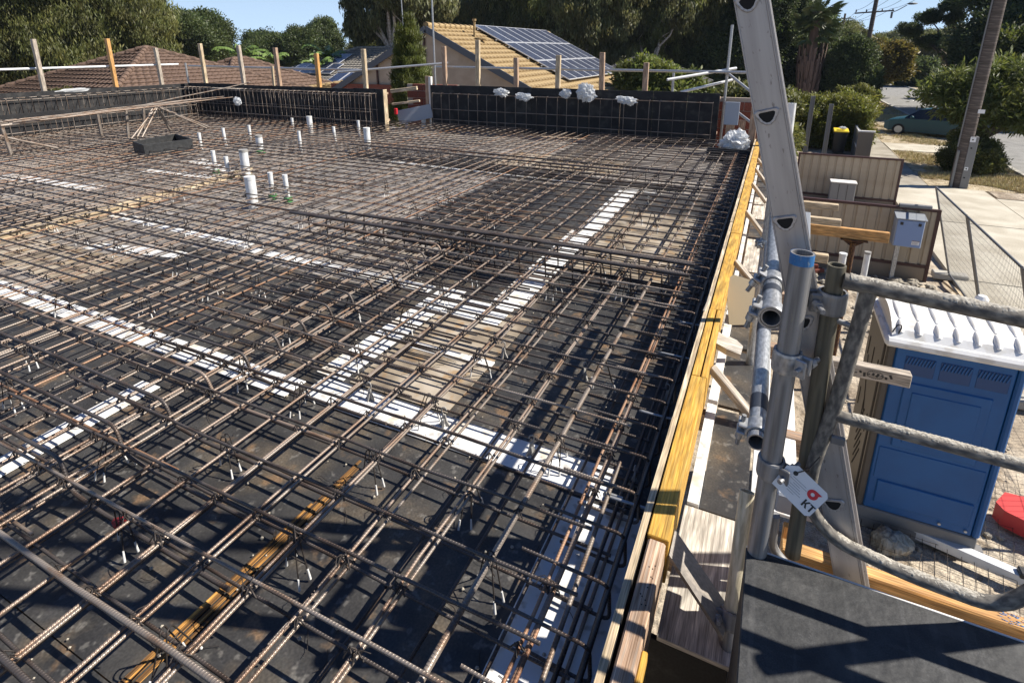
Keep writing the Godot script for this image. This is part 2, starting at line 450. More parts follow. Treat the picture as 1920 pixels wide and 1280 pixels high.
	var gd := paint(nimg(131, 0.012, 1024, 1024, 6), lut([[0.2, L3(0.27, 0.21, 0.125)], [0.5, L3(0.42, 0.34, 0.215)], [0.8, L3(0.54, 0.46, 0.32)]]))
	gd = speck(gd, nimg(132, 0.3, 1024, 1024, 3), 0.45)
	mat("dry_verge", W, 0.95, tex(gd, 1024, 1024), Vector3.ONE * 0.2, 0.0, bump_tex(nimg(133, 0.15, 512, 512, 4), 512, 512, 6.0), 1.0, 2)
	var gc := paint(nimg(141, 0.008, 512, 512, 6), lut([[0.2, L3(0.4, 0.36, 0.28)], [0.8, L3(0.52, 0.48, 0.39)]]))
	gc = speck(gc, nimg(142, 0.3, 512, 512, 2), 0.14)
	mat("concrete", W, 0.9, tex(gc, 512, 512), Vector3.ONE * 0.22, 0.0, null, 1, 2)
	var gp := paint(nimg(143, 0.01, 512, 512, 6), lut([[0.2, L3(0.26, 0.23, 0.18)], [0.8, L3(0.36, 0.33, 0.27)]]))
	gp = speck(gp, nimg(144, 0.3, 512, 512, 2), 0.2)
	mat("path_concrete", W, 0.9, tex(gp, 512, 512), Vector3.ONE * 0.22, 0.0, null, 1, 2)
	var ga := paint(nimg(151, 0.01, 512, 512, 5), lut([[0.2, L3(0.19, 0.185, 0.17)], [0.8, L3(0.25, 0.245, 0.23)]]))
	ga = speck(ga, nimg(152, 0.4, 512, 512, 2), 0.3)
	mat("asphalt", W, 0.85, tex(ga, 512, 512), Vector3.ONE * 0.3, 0.0, null, 1, 2)
	mat("kerb", L3(0.4, 0.38, 0.33), 0.9)
	# buildings
	var wl := paint(nimg(161, 0.01, 512, 512, 5), lut([[0.2, L3(0.36, 0.28, 0.21)], [0.8, L3(0.43, 0.34, 0.26)]]))
	mat("render_wall", W, 0.9, tex(wl, 512, 512), Vector3.ONE * 0.3, 0.0, null, 1, 2)
	mat("fascia", L3(0.075, 0.085, 0.105), 0.6)
	mat("red_brick", W, 0.9, tex(paint(nimg(165, 0.05, 256, 256, 5), lut([[0.2, L3(0.13, 0.035, 0.022)], [0.8, L3(0.26, 0.08, 0.05)]])), 256, 256), Vector3(3, 3, 1))
	mat("mortar", L3(0.36, 0.3, 0.25), 0.95)
	for c in [["tile_yellow", L3(0.13, 0.085, 0.038), L3(0.29, 0.2, 0.09), L3(0.42, 0.31, 0.155)], ["tile_brown", L3(0.075, 0.045, 0.03), L3(0.12, 0.075, 0.05), L3(0.17, 0.11, 0.08)], ["tile_grey", L3(0.16, 0.145, 0.125), L3(0.23, 0.21, 0.18), L3(0.3, 0.28, 0.24)], ["tile_dark", L3(0.025, 0.025, 0.026), L3(0.045, 0.044, 0.044), L3(0.07, 0.07, 0.07)]]:
		var td := paint(nimg(170 + c[0].length(), 0.04, 256, 256, 5), lut([[0.2, c[1]], [0.5, c[2]], [0.8, c[3]]]))
		mat(c[0], W, 0.8, tex(td, 256, 256), Vector3(0.5, 0.5, 1))
	mat("solar_glass", L3(0.012, 0.02, 0.055), 0.12)
	M.solar_glass.clearcoat_enabled = true
	mat("solar_frame", L3(0.65, 0.66, 0.68), 0.4, null, Vector3.ONE, 0.4)
	mat("solar_cell_line", L3(0.12, 0.14, 0.2), 0.35)
	# fences, cabinets
	mat("fence_cream", W, 0.5, tex(paint(nimg(181, 0.01, 256, 256, 4), lut([[0.2, L3(0.34, 0.27, 0.19)], [0.8, L3(0.4, 0.33, 0.24)]])), 256, 256), Vector3.ONE * 0.5)
	mat("fence_maroon", L3(0.055, 0.02, 0.017), 0.5)
	mat("fence_grey", L3(0.2, 0.2, 0.2), 0.5)
	mat("cabinet_silver", L3(0.3, 0.32, 0.34), 0.5, null, Vector3.ONE, 0.3)
	mat("cabinet_grey", L3(0.3, 0.33, 0.38), 0.5)
	mat("cabinet_blue", L3(0.2, 0.29, 0.5), 0.35)
	mat("sticker_white", L3(0.75, 0.75, 0.75), 0.6)
	mat("sticker_ink", L3(0.1, 0.05, 0.06), 0.6)
	mat("loo_blue", W, 0.55, tex(paint(nimg(185, 0.01, 256, 256, 5), lut([[0.2, L3(0.005, 0.08, 0.25)], [0.8, L3(0.006, 0.095, 0.29)]])), 256, 256), Vector3.ONE)
	mat("loo_blue_deep", L3(0.004, 0.05, 0.17), 0.42)
	mat("loo_roof", W, 0.45, tex(paint(nimg(186, 0.012, 256, 256, 5), lut([[0.3, L3(0.62, 0.6, 0.55)], [0.6, L3(0.78, 0.78, 0.76)]])), 256, 256), Vector3.ONE * 1.2)
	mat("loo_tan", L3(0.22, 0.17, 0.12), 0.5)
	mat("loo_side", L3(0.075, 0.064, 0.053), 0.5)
	mat("loo_vent", L3(0.03, 0.024, 0.018), 0.8)
	mat("loo_skid", L3(0.17, 0.165, 0.16), 0.6)
	mat("screw", L3(0.5, 0.5, 0.5), 0.4, null, Vector3.ONE, 0.6)
	mat("red_plastic", L3(0.6, 0.05, 0.045), 0.45)
	mat("red_dark", L3(0.3, 0.02, 0.02), 0.5)
	mat("black_plastic", L3(0.02, 0.02, 0.022), 0.5)
	mat("bin_yellow", L3(0.75, 0.55, 0.03), 0.5)
	mat("limestone", W, 0.95, tex(paint(nimg(188, 0.03, 256, 256, 5), lut([[0.2, L3(0.25, 0.22, 0.17)], [0.8, L3(0.48, 0.44, 0.36)]])), 256, 256), Vector3.ONE * 2.0, 0.0, bump_tex(nimg(188, 0.03, 256, 256, 5), 256, 256, 6.0), 1.2)
	mat("prop_rust", W, 0.8, tex(paint(nimg(189, 0.04, 256, 256, 5), lut([[0.3, L3(0.05, 0.025, 0.016)], [0.6, L3(0.12, 0.055, 0.028)], [0.85, L3(0.3, 0.17, 0.03)]])), 256, 256), Vector3(1, 1.2, 1), 0.2)
	mat("wire_mesh", L3(0.2, 0.2, 0.2), 0.5, null, Vector3.ONE, 0.6)
	mat("tag_white", L3(0.74, 0.73, 0.71), 0.5)
	mat("tag_red", L3(0.6, 0.02, 0.03), 0.5)
	mat("tag_black", L3(0.02, 0.02, 0.02), 0.6)
	mat("tag_grey", L3(0.3, 0.3, 0.3), 0.6)
	var bag := mat("plastic_film", L3(0.72, 0.74, 0.75), 0.28)
	bag.transparency = BaseMaterial3D.TRANSPARENCY_ALPHA
	bag.albedo_color.a = 0.5
	# car
	mat("car_teal", L3(0.008, 0.06, 0.075), 0.4)
	mat("car_glass", L3(0.01, 0.01, 0.012), 0.08)
	mat("car_rubber", L3(0.015, 0.015, 0.015), 0.9)
	mat("car_rim", L3(0.5, 0.5, 0.5), 0.4, null, Vector3.ONE, 0.6)
	mat("car_lamp", L3(0.4, 0.02, 0.02), 0.2)
	# poles and trees
	mat("pole_wood", W, 0.9, wood(191, L3(0.055, 0.042, 0.034), L3(0.1, 0.08, 0.068), L3(0.15, 0.125, 0.11)), Vector3(3, 0.4, 1))
	M.pole_wood.uv1_scale = Vector3(0.6, 2.0, 1)
	mat("pole_steel", L3(0.2, 0.2, 0.2), 0.6, null, Vector3.ONE, 0.3)
	mat("cable", L3(0.03, 0.03, 0.035), 0.7)
	mat("bark_dark", W, 0.95, tex(paint(nimg(195, 0.04, 128, 128, 5), lut([[0.2, L3(0.05, 0.038, 0.028)], [0.8, L3(0.13, 0.1, 0.08)]])), 128, 128), Vector3(2, 1, 1))
	mat("bark_pale", W, 0.85, tex(paint(nimg(196, 0.03, 128, 128, 5), lut([[0.2, L3(0.22, 0.17, 0.13)], [0.6, L3(0.42, 0.36, 0.3)], [0.9, L3(0.55, 0.5, 0.44)]])), 128, 128), Vector3(2, 1, 1))
	mat("palm_skirt", W, 0.95, tex(paint(nimg(197, 0.04, 512, 32, 4, 512, 512), lut([[0.2, L3(0.07, 0.045, 0.035)], [0.8, L3(0.22, 0.15, 0.12)]])), 512, 512), Vector3(4, 0.5, 1))
	for c in [["leaf_green", L3(0.115, 0.14, 0.034)], ["leaf_dark", L3(0.08, 0.108, 0.036)], ["leaf_olive", L3(0.13, 0.14, 0.042)], ["leaf_gum", L3(0.155, 0.16, 0.066)], ["leaf_yellow", L3(0.15, 0.16, 0.03)], ["leaf_rust", L3(0.15, 0.125, 0.03)], ["leaf_banana", L3(0.11, 0.17, 0.035)], ["leaf_grey", L3(0.12, 0.14, 0.09)]]:
		var lm := mat(c[0], c[1], 0.55)
		lm.vertex_color_use_as_albedo = true
		lm.backlight_enabled = true; lm.backlight = Color(0.95, 0.95, 0.95)
	mat("leaf_palm", L3(0.09, 0.115, 0.035), 0.45)
	mat("leaf_broad_palm", L3(0.11, 0.17, 0.035), 0.5)

func _ready():
	rng.seed = 4711
	# --- camera, sky, sun, exposure
	var cam := Camera3D.new()
	cam.name = "camera"
	cam.keep_aspect = Camera3D.KEEP_HEIGHT
	cam.set_frustum(0.05 * 1280.0 / 1021.87, Vector2(0, -0.05 * 251.41 / 1021.87), 0.05, 900.0)
	cam.transform = Transform3D(Basis(V(0.903083, -0.003842, -0.42945), V(-0.116175, 0.960493, -0.252896), V(0.413455, 0.278277, 0.866958)).orthonormalized(), V(0, EY, 0))
	add_child(cam)
	cam.current = true
	var we := WorldEnvironment.new()
	we.name = "world_environment"
	var env := Environment.new()
	env.background_mode = Environment.BG_SKY
	var sm := ProceduralSkyMaterial.new()
	sm.sky_top_color = Color(0.15, 0.3, 0.54)
	sm.sky_horizon_color = Color(0.78, 0.89, 1.0)
	sm.sky_curve = 0.24
	sm.ground_bottom_color = Color(0.3, 0.26, 0.22)
	sm.ground_horizon_color = Color(0.62, 0.66, 0.68)
	sm.sun_angle_max = 12.0
	sm.energy_multiplier = 0.68
	var sky := Sky.new()
	sky.sky_material = sm
	env.sky = sky
	env.tonemap_mode = Environment.TONE_MAPPER_LINEAR
	env.tonemap_exposure = 1.68
	env.sdfgi_enabled = true
	env.ssao_enabled = true
	env.ssil_enabled = true
	env.fog_enabled = true
	env.fog_density = 0.0002
	env.fog_light_color = Color(0.72, 0.8, 0.88)
	we.environment = env
	add_child(we)
	var sun := DirectionalLight3D.new()
	sun.name = "sun"
	sun.light_energy = 1.6
	sun.light_color = Color(1.0, 0.97, 0.925)
	sun.light_angular_distance = 0.5
	sun.shadow_enabled = true
	sun.look_at_from_position(V(0.87, 1.0, -0.40), V(0, 0, 0), Vector3.UP)
	add_child(sun)

	make_materials()
	make_ground()
	make_deck()
	make_reinforcement()
	make_walls_of_form()
	make_edge_beam()
	make_scaffold()
	make_houses()
	make_street()
	make_small_things()
	make_trees()

# ---------------------------------------------------------------- the ground, road and paths
func slab(called: String, x0: float, z0: float, x1: float, z1: float, y: float, m: Material, th := 0.05):
	var b := MB.new()
	b.bx(x0, -EY + y - th, z0, x1, -EY + y, z1)
	return struct(called, b, m)
func make_ground():
	var b := MB.new()
	var n := noise_of(7, 0.12, 4)
	# the site and verges as one wavy sheet near by, flat beyond
	var N := 120
	var X0 := -40.0
	var Z0 := 12.0
	var dx := 70.0 / N
	var dz := -100.0 / N
	for i in N + 1:
		for j in N + 1:
			var x := X0 + dx * i
			var z := Z0 + dz * j
			var h := n.get_noise_2d(x * 3.0, z * 3.0) * 0.05 - 0.06
			b.vert(V(x, -EY + h, z), Vector3.UP, Vector2(x, z))
	for i in N:
		for j in N:
			var a := i * (N + 1) + j
			b.face(a, a + 1, a + N + 2); b.face(a, a + N + 2, a + N + 1)
	struct("ground", b, M.sand)
	var g := MB.new()
	g.plane4(V(-500, -EY - 0.22, -500), V(500, -EY - 0.22, -500), V(500, -EY - 0.22, 300), V(-500, -EY - 0.22, 300), Vector3.UP)
	struct("far_ground", g, M.dry_verge)
	slab("road", 8.7, -400, 14.2, 40, 0.0, M.asphalt, 0.2)
	slab("kerb", 8.55, -60, 8.7, -32.6, 0.1, M.kerb, 0.3)
	slab("kerb", 8.55, -30.2, 8.7, -22.6, 0.1, M.kerb, 0.3)
	slab("kerb", 14.2, -400, 14.35, 40, 0.1, M.kerb, 0.3)
	slab("far_verge", 14.35, -400, 40, 40, 0.05, M.dry_verge, 0.2)
	slab("verge", 5.15, -22.55, 8.55, -30.2, 0.02, M.dry_verge, 0.2)
	slab("verge", 5.15, -32.6, 8.55, -160, 0.02, M.dry_verge, 0.2)
	slab("verge", 3.6, -42, 3.9, -160, 0.015, M.dry_verge, 0.2)
	# the footpath in bays with open joints
	for k in 14:
		slab("footpath", 3.92, -22.6 - k * 2.0, 5.12, -24.57 - k * 2.0, 0.03 + 0.004 * (k % 2), M.path_concrete, 0.2)
	slab("driveway", 5.16, -30.24, 8.66, -32.56, 0.045, M.concrete, 0.2)
	# the wide crossover beside the site, in four bays
	slab("driveway", 3.75, -13.3, 6.6, -17.9, 0.04, M.concrete, 0.2)
	slab("driveway", 3.75, -17.93, 6.6, -22.5, 0.045, M.concrete, 0.2)
	slab("driveway", 6.63, -13.3, 9.4, -17.9, 0.043, M.concrete, 0.2)
	slab("driveway", 6.63, -17.93, 8.68, -21.4, 0.04, M.concrete, 0.2)
	slab("driveway", 3.75, -5.0, 9.4, -13.27, 0.035, M.concrete, 0.2)
	slab("soil_strip", 6.7, -21.45, 8.5, -22.5, 0.05, M.sand, 0.2)
	# painted line far along the road
	slab("road_marking", 11.3, -60, 11.42, -63, 0.004, M.white_edge, 0.003)
	# ground rising behind the left-hand houses so that the trees stand on it
	slab("back_yard", -160, -160, -41, 20, 0.0, M.dry_verge, 0.2)
	# stones and clods on the site
	var nn := noise_of(8, 0.02, 3)
	var st := MB.new()
	for k in 220:
		var x := rng.randf_range(0.5, 3.6)
		var z := rng.randf_range(-12.6, -4.2)
		var r := rng.randf_range(0.012, 0.05)
		st.lump(V(x, -EY - 0.035, z), V(r, r * 0.6, r * rng.randf_range(0.7, 1.4)), nn, 0.5, 6, 4, true)
	solo("gravel", st, M.limestone, "scattered stones and clods on the sandy site", "stones", "", "stuff")
	# dry grass on the verges
	var gm := MB.new()
	for k in 9:
		var a := TAU * k / 9.0 + 0.3 * (k % 3)
		var d := V(cos(a), 0, sin(a))
		var h := 0.05 + 0.03 * (k % 4)
		gm.tri3(d.rotated(Vector3.UP, 1.5) * 0.006 + d * 0.02, d.rotated(Vector3.UP, -1.5) * 0.006 + d * 0.02, d * 0.07 + V(0, h, 0), d.rotated(Vector3.UP, 1.5))
	M.dry_grass = mat("dry_grass", L3(0.5, 0.41, 0.24), 0.9)
	M.dry_grass.vertex_color_use_as_albedo = true
	var ts: Array[Transform3D] = []
	var cs: Array[Color] = []
	var patch := noise_of(17, 0.25, 3)
	for k in 18000:
		var x := rng.randf_range(5.2, 8.5)
		var z := -22.6 - pow(rng.randf(), 1.6) * 38.0
		if z < -30.1 and z > -32.7: continue
		if patch.get_noise_2d(x, z) < -0.02: continue
		ts.append(Transform3D(Basis(Vector3.UP, rng.randf() * TAU) * rng.randf_range(0.5, 1.3), V(x, -EY + 0.02, z)))
		var q := rng.randf_range(0.6, 1.2)
		cs.append(Color(q, q * rng.randf_range(0.9, 1.15), q * 0.9))
	many("dry_grass", gm.mesh(M.dry_grass), ts, cs, self)
	tag(get_node("dry_grass"), "dry yellow grass tufts on the street verge", "grass", "", "stuff")

func many(called: String, me: Mesh, ts: Array[Transform3D], cs: Array[Color], parent: Node3D) -> MultiMeshInstance3D:
	var mm := MultiMesh.new()
	mm.transform_format = MultiMesh.TRANSFORM_3D
	mm.use_colors = not cs.is_empty()
	mm.mesh = me
	mm.instance_count = ts.size()
	for i in ts.size():
		mm.set_instance_transform(i, ts[i])
		if cs: mm.set_instance_color(i, cs[i])
	var o := MultiMeshInstance3D.new()
	o.name = called
	o.multimesh = mm
	if parent == self: o.position = V(0, EY, 0)
	elif bases.has(parent): o.position = -bases[parent]
	parent.add_child(o, true)
	return o

# ---------------------------------------------------------------- the formwork deck
const DECK := -1.68
func make_deck():
	var t := thing("formwork_deck", "black film faced plywood deck under the reinforcement, stained, with paler sheets", "formwork deck", V(-7, DECK, -4.5))
	var nx := 6
	var k := 0
	for i in nx:
		for j in 10:
			var x1 := -0.232 - i * 2.23
			var z1 := 1.9 - j * 1.2
			var b := MB.new()
			var dy := rng.randf_range(-0.0015, 0.0015)
			b.bx(x1 - 2.226, DECK - 0.018 + dy, z1 - 1.196, x1, DECK + dy, z1, 0.0, k)
			var lighter := (i == 0 and j >= 7) or (i == 1 and j in [4, 5, 6, 8, 9]) or (i == 2 and j >= 3) or (i == 3 and j >= 4) or (i > 3 and j >= 2 and (i + j) % 5 != 0)  # these positions take the lighter grey-tan face
			part("plywood_sheet", b, M.pale_sheet if lighter else M.formply, t)
			k += 1
	# the timbers that carry the sheets
	for i in 12:
		var b := MB.new()
		b.bx(-13.6, DECK - 0.115, -9.6 + i, -0.24, DECK - 0.0205, -9.537 + i, 0.004, i)
		part("bearer", b, M.brown_timber, t)
	for i in 5:
		for j in 4:
			var b := MB.new()
			b.tube(PackedVector3Array([V(-1.0 - i * 3.0, -EY - 0.05, -0.8 - j * 2.8), V(-1.0 - i * 3.0, DECK - 0.116, -0.8 - j * 2.8)]), 0.03, 8)
			part("prop", b, M.prop_rust, t)
	# sheets of other colours laid into the deck, flush but for their thickness
	var s := func(called: String, x0: float, z0: float, x1: float, z1: float, m: Material, y := 0.0055, sk := 0.0):
		var b := MB.new()
		var c := V((x0 + x1) / 2, DECK + y / 2 + 0.0016, (z0 + z1) / 2)
		b.box(Transform3D(Basis(Vector3.UP, sk), c), V(absf(x1 - x0), y, absf(z1 - z0)), 0.001)
		part(called, b, m, t)
	var w: StandardMaterial3D = M.white_sheet
	s.call("white_strip", -1.62, -3.02, -1.39, -4.75, w, 0.0055, 0.01)
	s.call("white_strip", -1.6, -4.76, -1.38, -6.46, w, 0.0055, 0.01)
	s.call("white_strip", -2.06, -1.88, -1.87, -3.12, w, 0.0055, -0.03)
	s.call("white_strip", -2.0, -1.68, -0.42, -1.865, w, 0.0055, 0.0)
	s.call("white_strip", -5.6, -1.645, -2.06, -1.79, w, 0.0055, 0.0)
	s.call("white_strip", -2.83, -0.0, -2.69, -1.43, w, 0.0055, 0.03)
	s.call("white_strip", -6.3, -3.1, -4.1, -3.24, w, 0.0055, -0.02)
	s.call("white_strip", -4.05, -2.99, -2.1, -3.1, w, 0.0055, -0.01)
	s.call("white_strip", -5.3, -6.6, -1.1, -6.68, w, 0.0055, -0.06)
	s.call("white_strip", -1.78, -2.3, -1.24, -2.37, w, 0.0095, 0.0)
	s.call("white_strip", -0.555, -0.55, -0.262, -1.66, w, 0.0055, 0.0)
	s.call("white_strip", -8.2, -4.7, -6.9, -4.9, w, 0.0055, 0.1)
	s.call("white_strip", -9.9, -3.6, -7.6, -3.85, w, 0.0055, 0.06)
	s.call("white_strip", -8.3, -5.25, -7.0, -5.5, w, 0.0055, -0.3)
	s.call("white_strip", -5.4, -2.55, -4.4, -2.7, w, 0.0055, 0.2)
	s.call("white_strip", -1.85, -2.75, -1.42, -3.0, w, 0.008, 0.0)
	var tn: StandardMaterial3D = M.tan_sheet
	s.call("bare_plywood_sheet", -1.85, -1.885, -1.25, -2.92, tn, 0.0045)
	s.call("bare_plywood_sheet", -1.3, -3.85, -0.5, -5.6, tn, 0.0045)
	s.call("bare_plywood_sheet", -6.0, -1.95, -4.6, -2.45, tn, 0.0045, 0.04)
	s.call("bare_plywood_sheet", -3.9, -7.2, -1.9, -8.3, tn, 0.0045)
	s.call("dark_plywood_sheet", -3.25, -3.95, -1.66, -6.4, M.formply, 0.0042)
	# timber showing in the gaps between sheets
	var g := MB.new()
	for q in [[-0.03, 0.012, -0.42, -1.2], [-0.013, 0.014, -0.5, -1.46], [0.007, 0.017, -0.34, -1.42], [0.03, 0.011, -0.62, -1.3], [0.042, 0.006, -0.4, -1.0]]:
		g.box(Transform3D(Basis(Vector3.UP, rng.randf_range(-0.03, -0.01)), V(-1.41 + q[0], DECK + 0.0035, (q[2] + q[3]) / 2)), V(q[1], 0.004, q[2] - q[3]), 0.001, q[0] * 30.0)
	part("gap_timber", g, M.rust_timber, t)
	var e := MB.new()
	e.bar(V(-6.24, DECK + 0.05, -1.9), V(-6.24, DECK + 0.05, -3.25), 0.045, 0.1, 0.003)
	part("step_timber", e, M.pale_timber, t)
	var e2 := MB.new()
	e2.bar(V(-6.34, DECK + 0.04, -3.3), V(-6.66, DECK + 0.04, -5.3), 0.045, 0.08, 0.003)
	part("step_timber", e2, M.pale_timber, t)
	var e3 := MB.new()
	e3.bx(-6.75, DECK + 0.002, -2.0, -6.27, DECK + 0.025, -3.25, 0.002)
	part("step_board", e3, M.form_wall, t)
	# flat black strip, its colour standing in for the dark of a recessed trench
	s.call("trench_dark_strip", -6.2, -6.78, -0.9, -7.08, M.form_wall, 0.008, -0.04)
	# litter on the deck: tie-wire offcuts, mortar crumbs, dust
	var l := MB.new()
	for i in 150:
		var c := V(rng.randf_range(-3.2, -0.4), DECK + 0.0075, -0.3 - rng.randf() * 3.2)
		var a := rng.randf() * TAU
		var p := PackedVector3Array()
		for q in 6:
			a += rng.randf_range(-0.2, 0.55)
			p.append(c)
			c += V(cos(a), 0, sin(a)) * rng.randf_range(0.008, 0.02) + V(0, rng.randf_range(-0.001, 0.0015), 0)
		l.tube(p, 0.0011, 4)
	part("wire_offcut", l, M.tie_wire, t, "stuff")
	var cr := MB.new()
	var nn := noise_of(3, 0.02, 2)
	for i in 260:
		var r := rng.randf_range(0.002, 0.007)
		cr.lump(V(rng.randf_range(-3.4, -0.4), DECK + 0.007, -0.3 - rng.randf() * 3.4), V(r, r * 0.7, r), nn, 0.6, 5, 4, true)
	part("crumb", cr, M.limestone, t, "stuff")

# ---------------------------------------------------------------- reinforcement
func wavy(a: Vector3, b: Vector3, n: int, amp: float) -> PackedVector3Array:
	var p := PackedVector3Array()
	for i in n + 1:
		var q := a.lerp(b, float(i) / n)
		if i > 0 and i < n: q += V(rng.randf_range(-amp, amp), rng.randf_range(-amp, amp) * 0.6, rng.randf_range(-amp, amp))
		p.append(q)
	return p
func bend(pts: Array, r := 0.04) -> PackedVector3Array:
	# rounds the corners of a bent bar
	var o := PackedVector3Array([pts[0]])
	for i in range(1, pts.size() - 1):
		var a: Vector3 = (pts[i - 1] - pts[i]).normalized()
		var b: Vector3 = (pts[i + 1] - pts[i]).normalized()
		var rr := minf(r, minf((pts[i - 1] - pts[i]).length(), (pts[i + 1] - pts[i]).length()) * 0.45)
		for k in 5:
			var t := k / 4.0
			o.append(pts[i] + a * rr * (1 - t) * (1 - t) + b * rr * t * t)
	o.append(pts[pts.size() - 1])
	return o
func bar_mat(rust := 0.3) -> Material:
	var q := rng.randf()
	if q < rust * 0.45: return M.bar_rust
	if q < rust: return M.bar_brown
	if q < rust + (1 - rust) * 0.55: return M.bar_dark
	return M.bar_grey
const ORD := ["the one", "second", "third", "fourth", "fifth", "sixth", "seventh", "eighth", "ninth", "tenth", "eleventh", "twelfth", "thirteenth", "fourteenth", "fifteenth", "sixteenth", "seventeenth", "eighteenth", "nineteenth", "twentieth", "twenty-first", "twenty-second", "twenty-third", "twenty-fourth", "twenty-fifth", "twenty-sixth", "twenty-seventh", "twenty-eighth"]
var zt := []
var xl := []
func make_reinforcement():
	for k in range(-6, 48): zt.append(-0.565 - 0.197 * k)
	# --- top mat
	var top := thing("top_reinforcement_mat", "upper grid of tied rusty steel bars with cranked ends over the whole deck", "steel mat", V(-6, -1.5, -4.5))
	for k in zt.size():
		var z: float = zt[k] + rng.randf_range(-0.008, 0.008)
		var r := 0.0058 if rng.randf() < 0.6 else 0.0068
		var b := MB.new()
		if z > -0.6: r = 0.0085
		var sag := -1.5 + rng.randf_range(-0.003, 0.003)
		b.tube(wavy(V(-9.0 if z > -0.6 else -2.95 + rng.randf_range(-0.15, 0.1), sag, z), V(-0.33 - 0.07 * rng.randf(), sag + 0.004, z + rng.randf_range(-0.025, 0.025)), 20 if z > -0.6 else 8, 0.005), r, 9)
		part("transverse_bar", b, M.bar_dark if rng.randf() < 0.75 else M.bar_grey, top)
		var b2 := MB.new()
		b2.tube(wavy(V(-13.35, -1.552, z - 0.06), V(-1.9 - 0.5 * rng.randf(), -1.55, z - 0.05), 16, 0.004), 0.006, 7)
		part("transverse_bar", b2, bar_mat(0.35), top)
	# the cranked bars: high on the left, stepping down at one line
	for k in range(0, 15):
		var z := -0.81 - 0.2 * k + rng.randf_range(-0.012, 0.012)
		var b := MB.new()
		if k < 0:
			b.tube(wavy(V(-9.0, -1.478, z), V(-0.36, -1.5, z + 0.02), 16, 0.003), 0.0085, 10)
		else:
			var xe := -2.28 + rng.randf_range(-0.02, 0.02)
			var lean := rng.randf_range(-0.02, 0.03)
			var p := wavy(V(-9.0 - rng.randf(), -1.478, z), V(xe - 0.12, -1.474, z), 12, 0.003)
			p.append_array(bend([V(xe - 0.1, -1.474, z), V(xe, -1.476, z), V(xe + 0.035 + lean, -1.585, z + lean), V(xe + 0.22, -1.605, z + lean), V(xe + 0.75 + rng.randf() * 0.25, -1.6, z + lean * 1.5)], 0.045))
			b.tube(p, 0.0078, 10)
		part("cranked_bar", b, M.bar_dark if rng.randf() < 0.6 else (M.bar_brown if rng.randf() < 0.7 else M.bar_grey), top)
	for k in 30:   # straight high bars beyond the cranked ones
		var z := -3.9 - 0.2 * k
		var b := MB.new()
		b.tube(wavy(V(-13.3, -1.48, z), V(-4.1 - rng.randf() * 0.3, -1.482, z), 10, 0.004), 0.0062, 6)
		part("transverse_bar", b, M.bar_dark, top)
	# bars along the deck, some of them lapped in pairs
	var xs := [-0.415, -0.43, -0.445, -0.628, -0.815, -0.84, -1.02, -1.047, -1.215, -1.24, -1.415, -1.44, -1.62, -1.645, -1.81, -1.99, -2.18, -2.205, -2.34, -2.365, -2.52]
	var x := -2.68
	while x > -13.2:
		xs.append(x)
		if rng.randf() < 0.2: xs.append(x - 0.02)
		x -= 0.165 if x > -4.2 else 0.2
	for k in xs.size():
		var xx: float = xs[k]
		var r := 0.0057
		if k == 3: r = 0.0105
		var z0 := 1.0
		var z1 := -9.0 if xx < -7.4 else -9.98
		if k in [1, 5, 7, 9, 11, 13]:   # laps that stop part of the way
			z1 = rng.randf_range(-5.5, -3.4)
		elif k > 20 and rng.randf() < 0.3:
			z0 = rng.randf_range(-2.4, -0.2)
		xl.append(xx)
		var b := MB.new()
		b.tube(wavy(V(xx + rng.randf_range(-0.01, 0.01), -1.522, z0), V(xx + rng.randf_range(-0.02, 0.02), -1.522, z1), 16, 0.0065), r, 8)
		var m: Material = bar_mat(0.4)
		if k > 13:
			var qq := rng.randf()
			m = M.bar_grey if qq < 0.56 else (M.bar_brown if qq < 0.83 else (M.bar_dark if qq < 0.92 else M.bar_rust))
		if k in [0, 2]: m = M.bar_rust
		elif k == 3: m = M.bar_grey
		elif k < 14: m = M.bar_brown if k % 2 else M.bar_grey
		part("lengthwise_bar", b, m, top)
	# wire ties where the bars cross
	var knot := MB.new()
	knot.tube(PackedVector3Array([V(-0.012, -0.012, -0.012), V(0, 0.011, 0), V(0.013, -0.01, 0.012)]), 0.0026, 4)
	knot.tube(PackedVector3Array([V(0.012, -0.012, -0.012), V(0, 0.012, 0.002), V(-0.012, -0.012, 0.013)]), 0.0026, 4)
	knot.tube(PackedVector3Array([V(0.0, 0.011, 0.0), V(0.012, 0.02, 0.01), V(0.03, 0.014, 0.016)]), 0.0013, 4)
	var ts: Array[Transform3D] = []
	for zz in zt:
		for xx in xl:
			if rng.randf() < 0.3 or zz < -7.0: continue
			var yy: float = -1.508 if xx > -2.9 else -1.535
			ts.append(Transform3D(Basis(Vector3.UP, rng.randf() * TAU) * rng.randf_range(0.8, 1.35), V(xx, yy, zz - (0.0 if xx > -2.9 else 0.06))))
	var none: Array[Color] = []
	tag(many("wire_tie", knot.mesh(M.tie_wire), ts, none, top), "", "", "", "stuff")
	# --- bottom mat
	var bot := thing("bottom_reinforcement_mat", "lower grid of dark steel bars close above the plywood", "steel mat", V(-6, -1.64, -4.5))
	for k in range(-4, 46):
		var b := MB.new()
		var z := -0.64 - 0.205 * k
		b.tube(wavy(V(-3.1, -1.63, z), V(-0.32, -1.63, z + 0.03), 8, 0.004), 0.006, 6)
		part("transverse_bar", b, M.bar_dark, bot)
	x = -0.34
	while x > -13.2:
		var b := MB.new()
		b.tube(wavy(V(x, -1.645, 1.0), V(x + rng.randf_range(-0.02, 0.02), -1.645, -9.9 if x > -7.4 else -9.0), 8, 0.004), 0.006, 6)
		part("lengthwise_bar", b, M.bar_dark if rng.randf() < 0.7 else M.bar_brown, bot)
		x -= 0.2
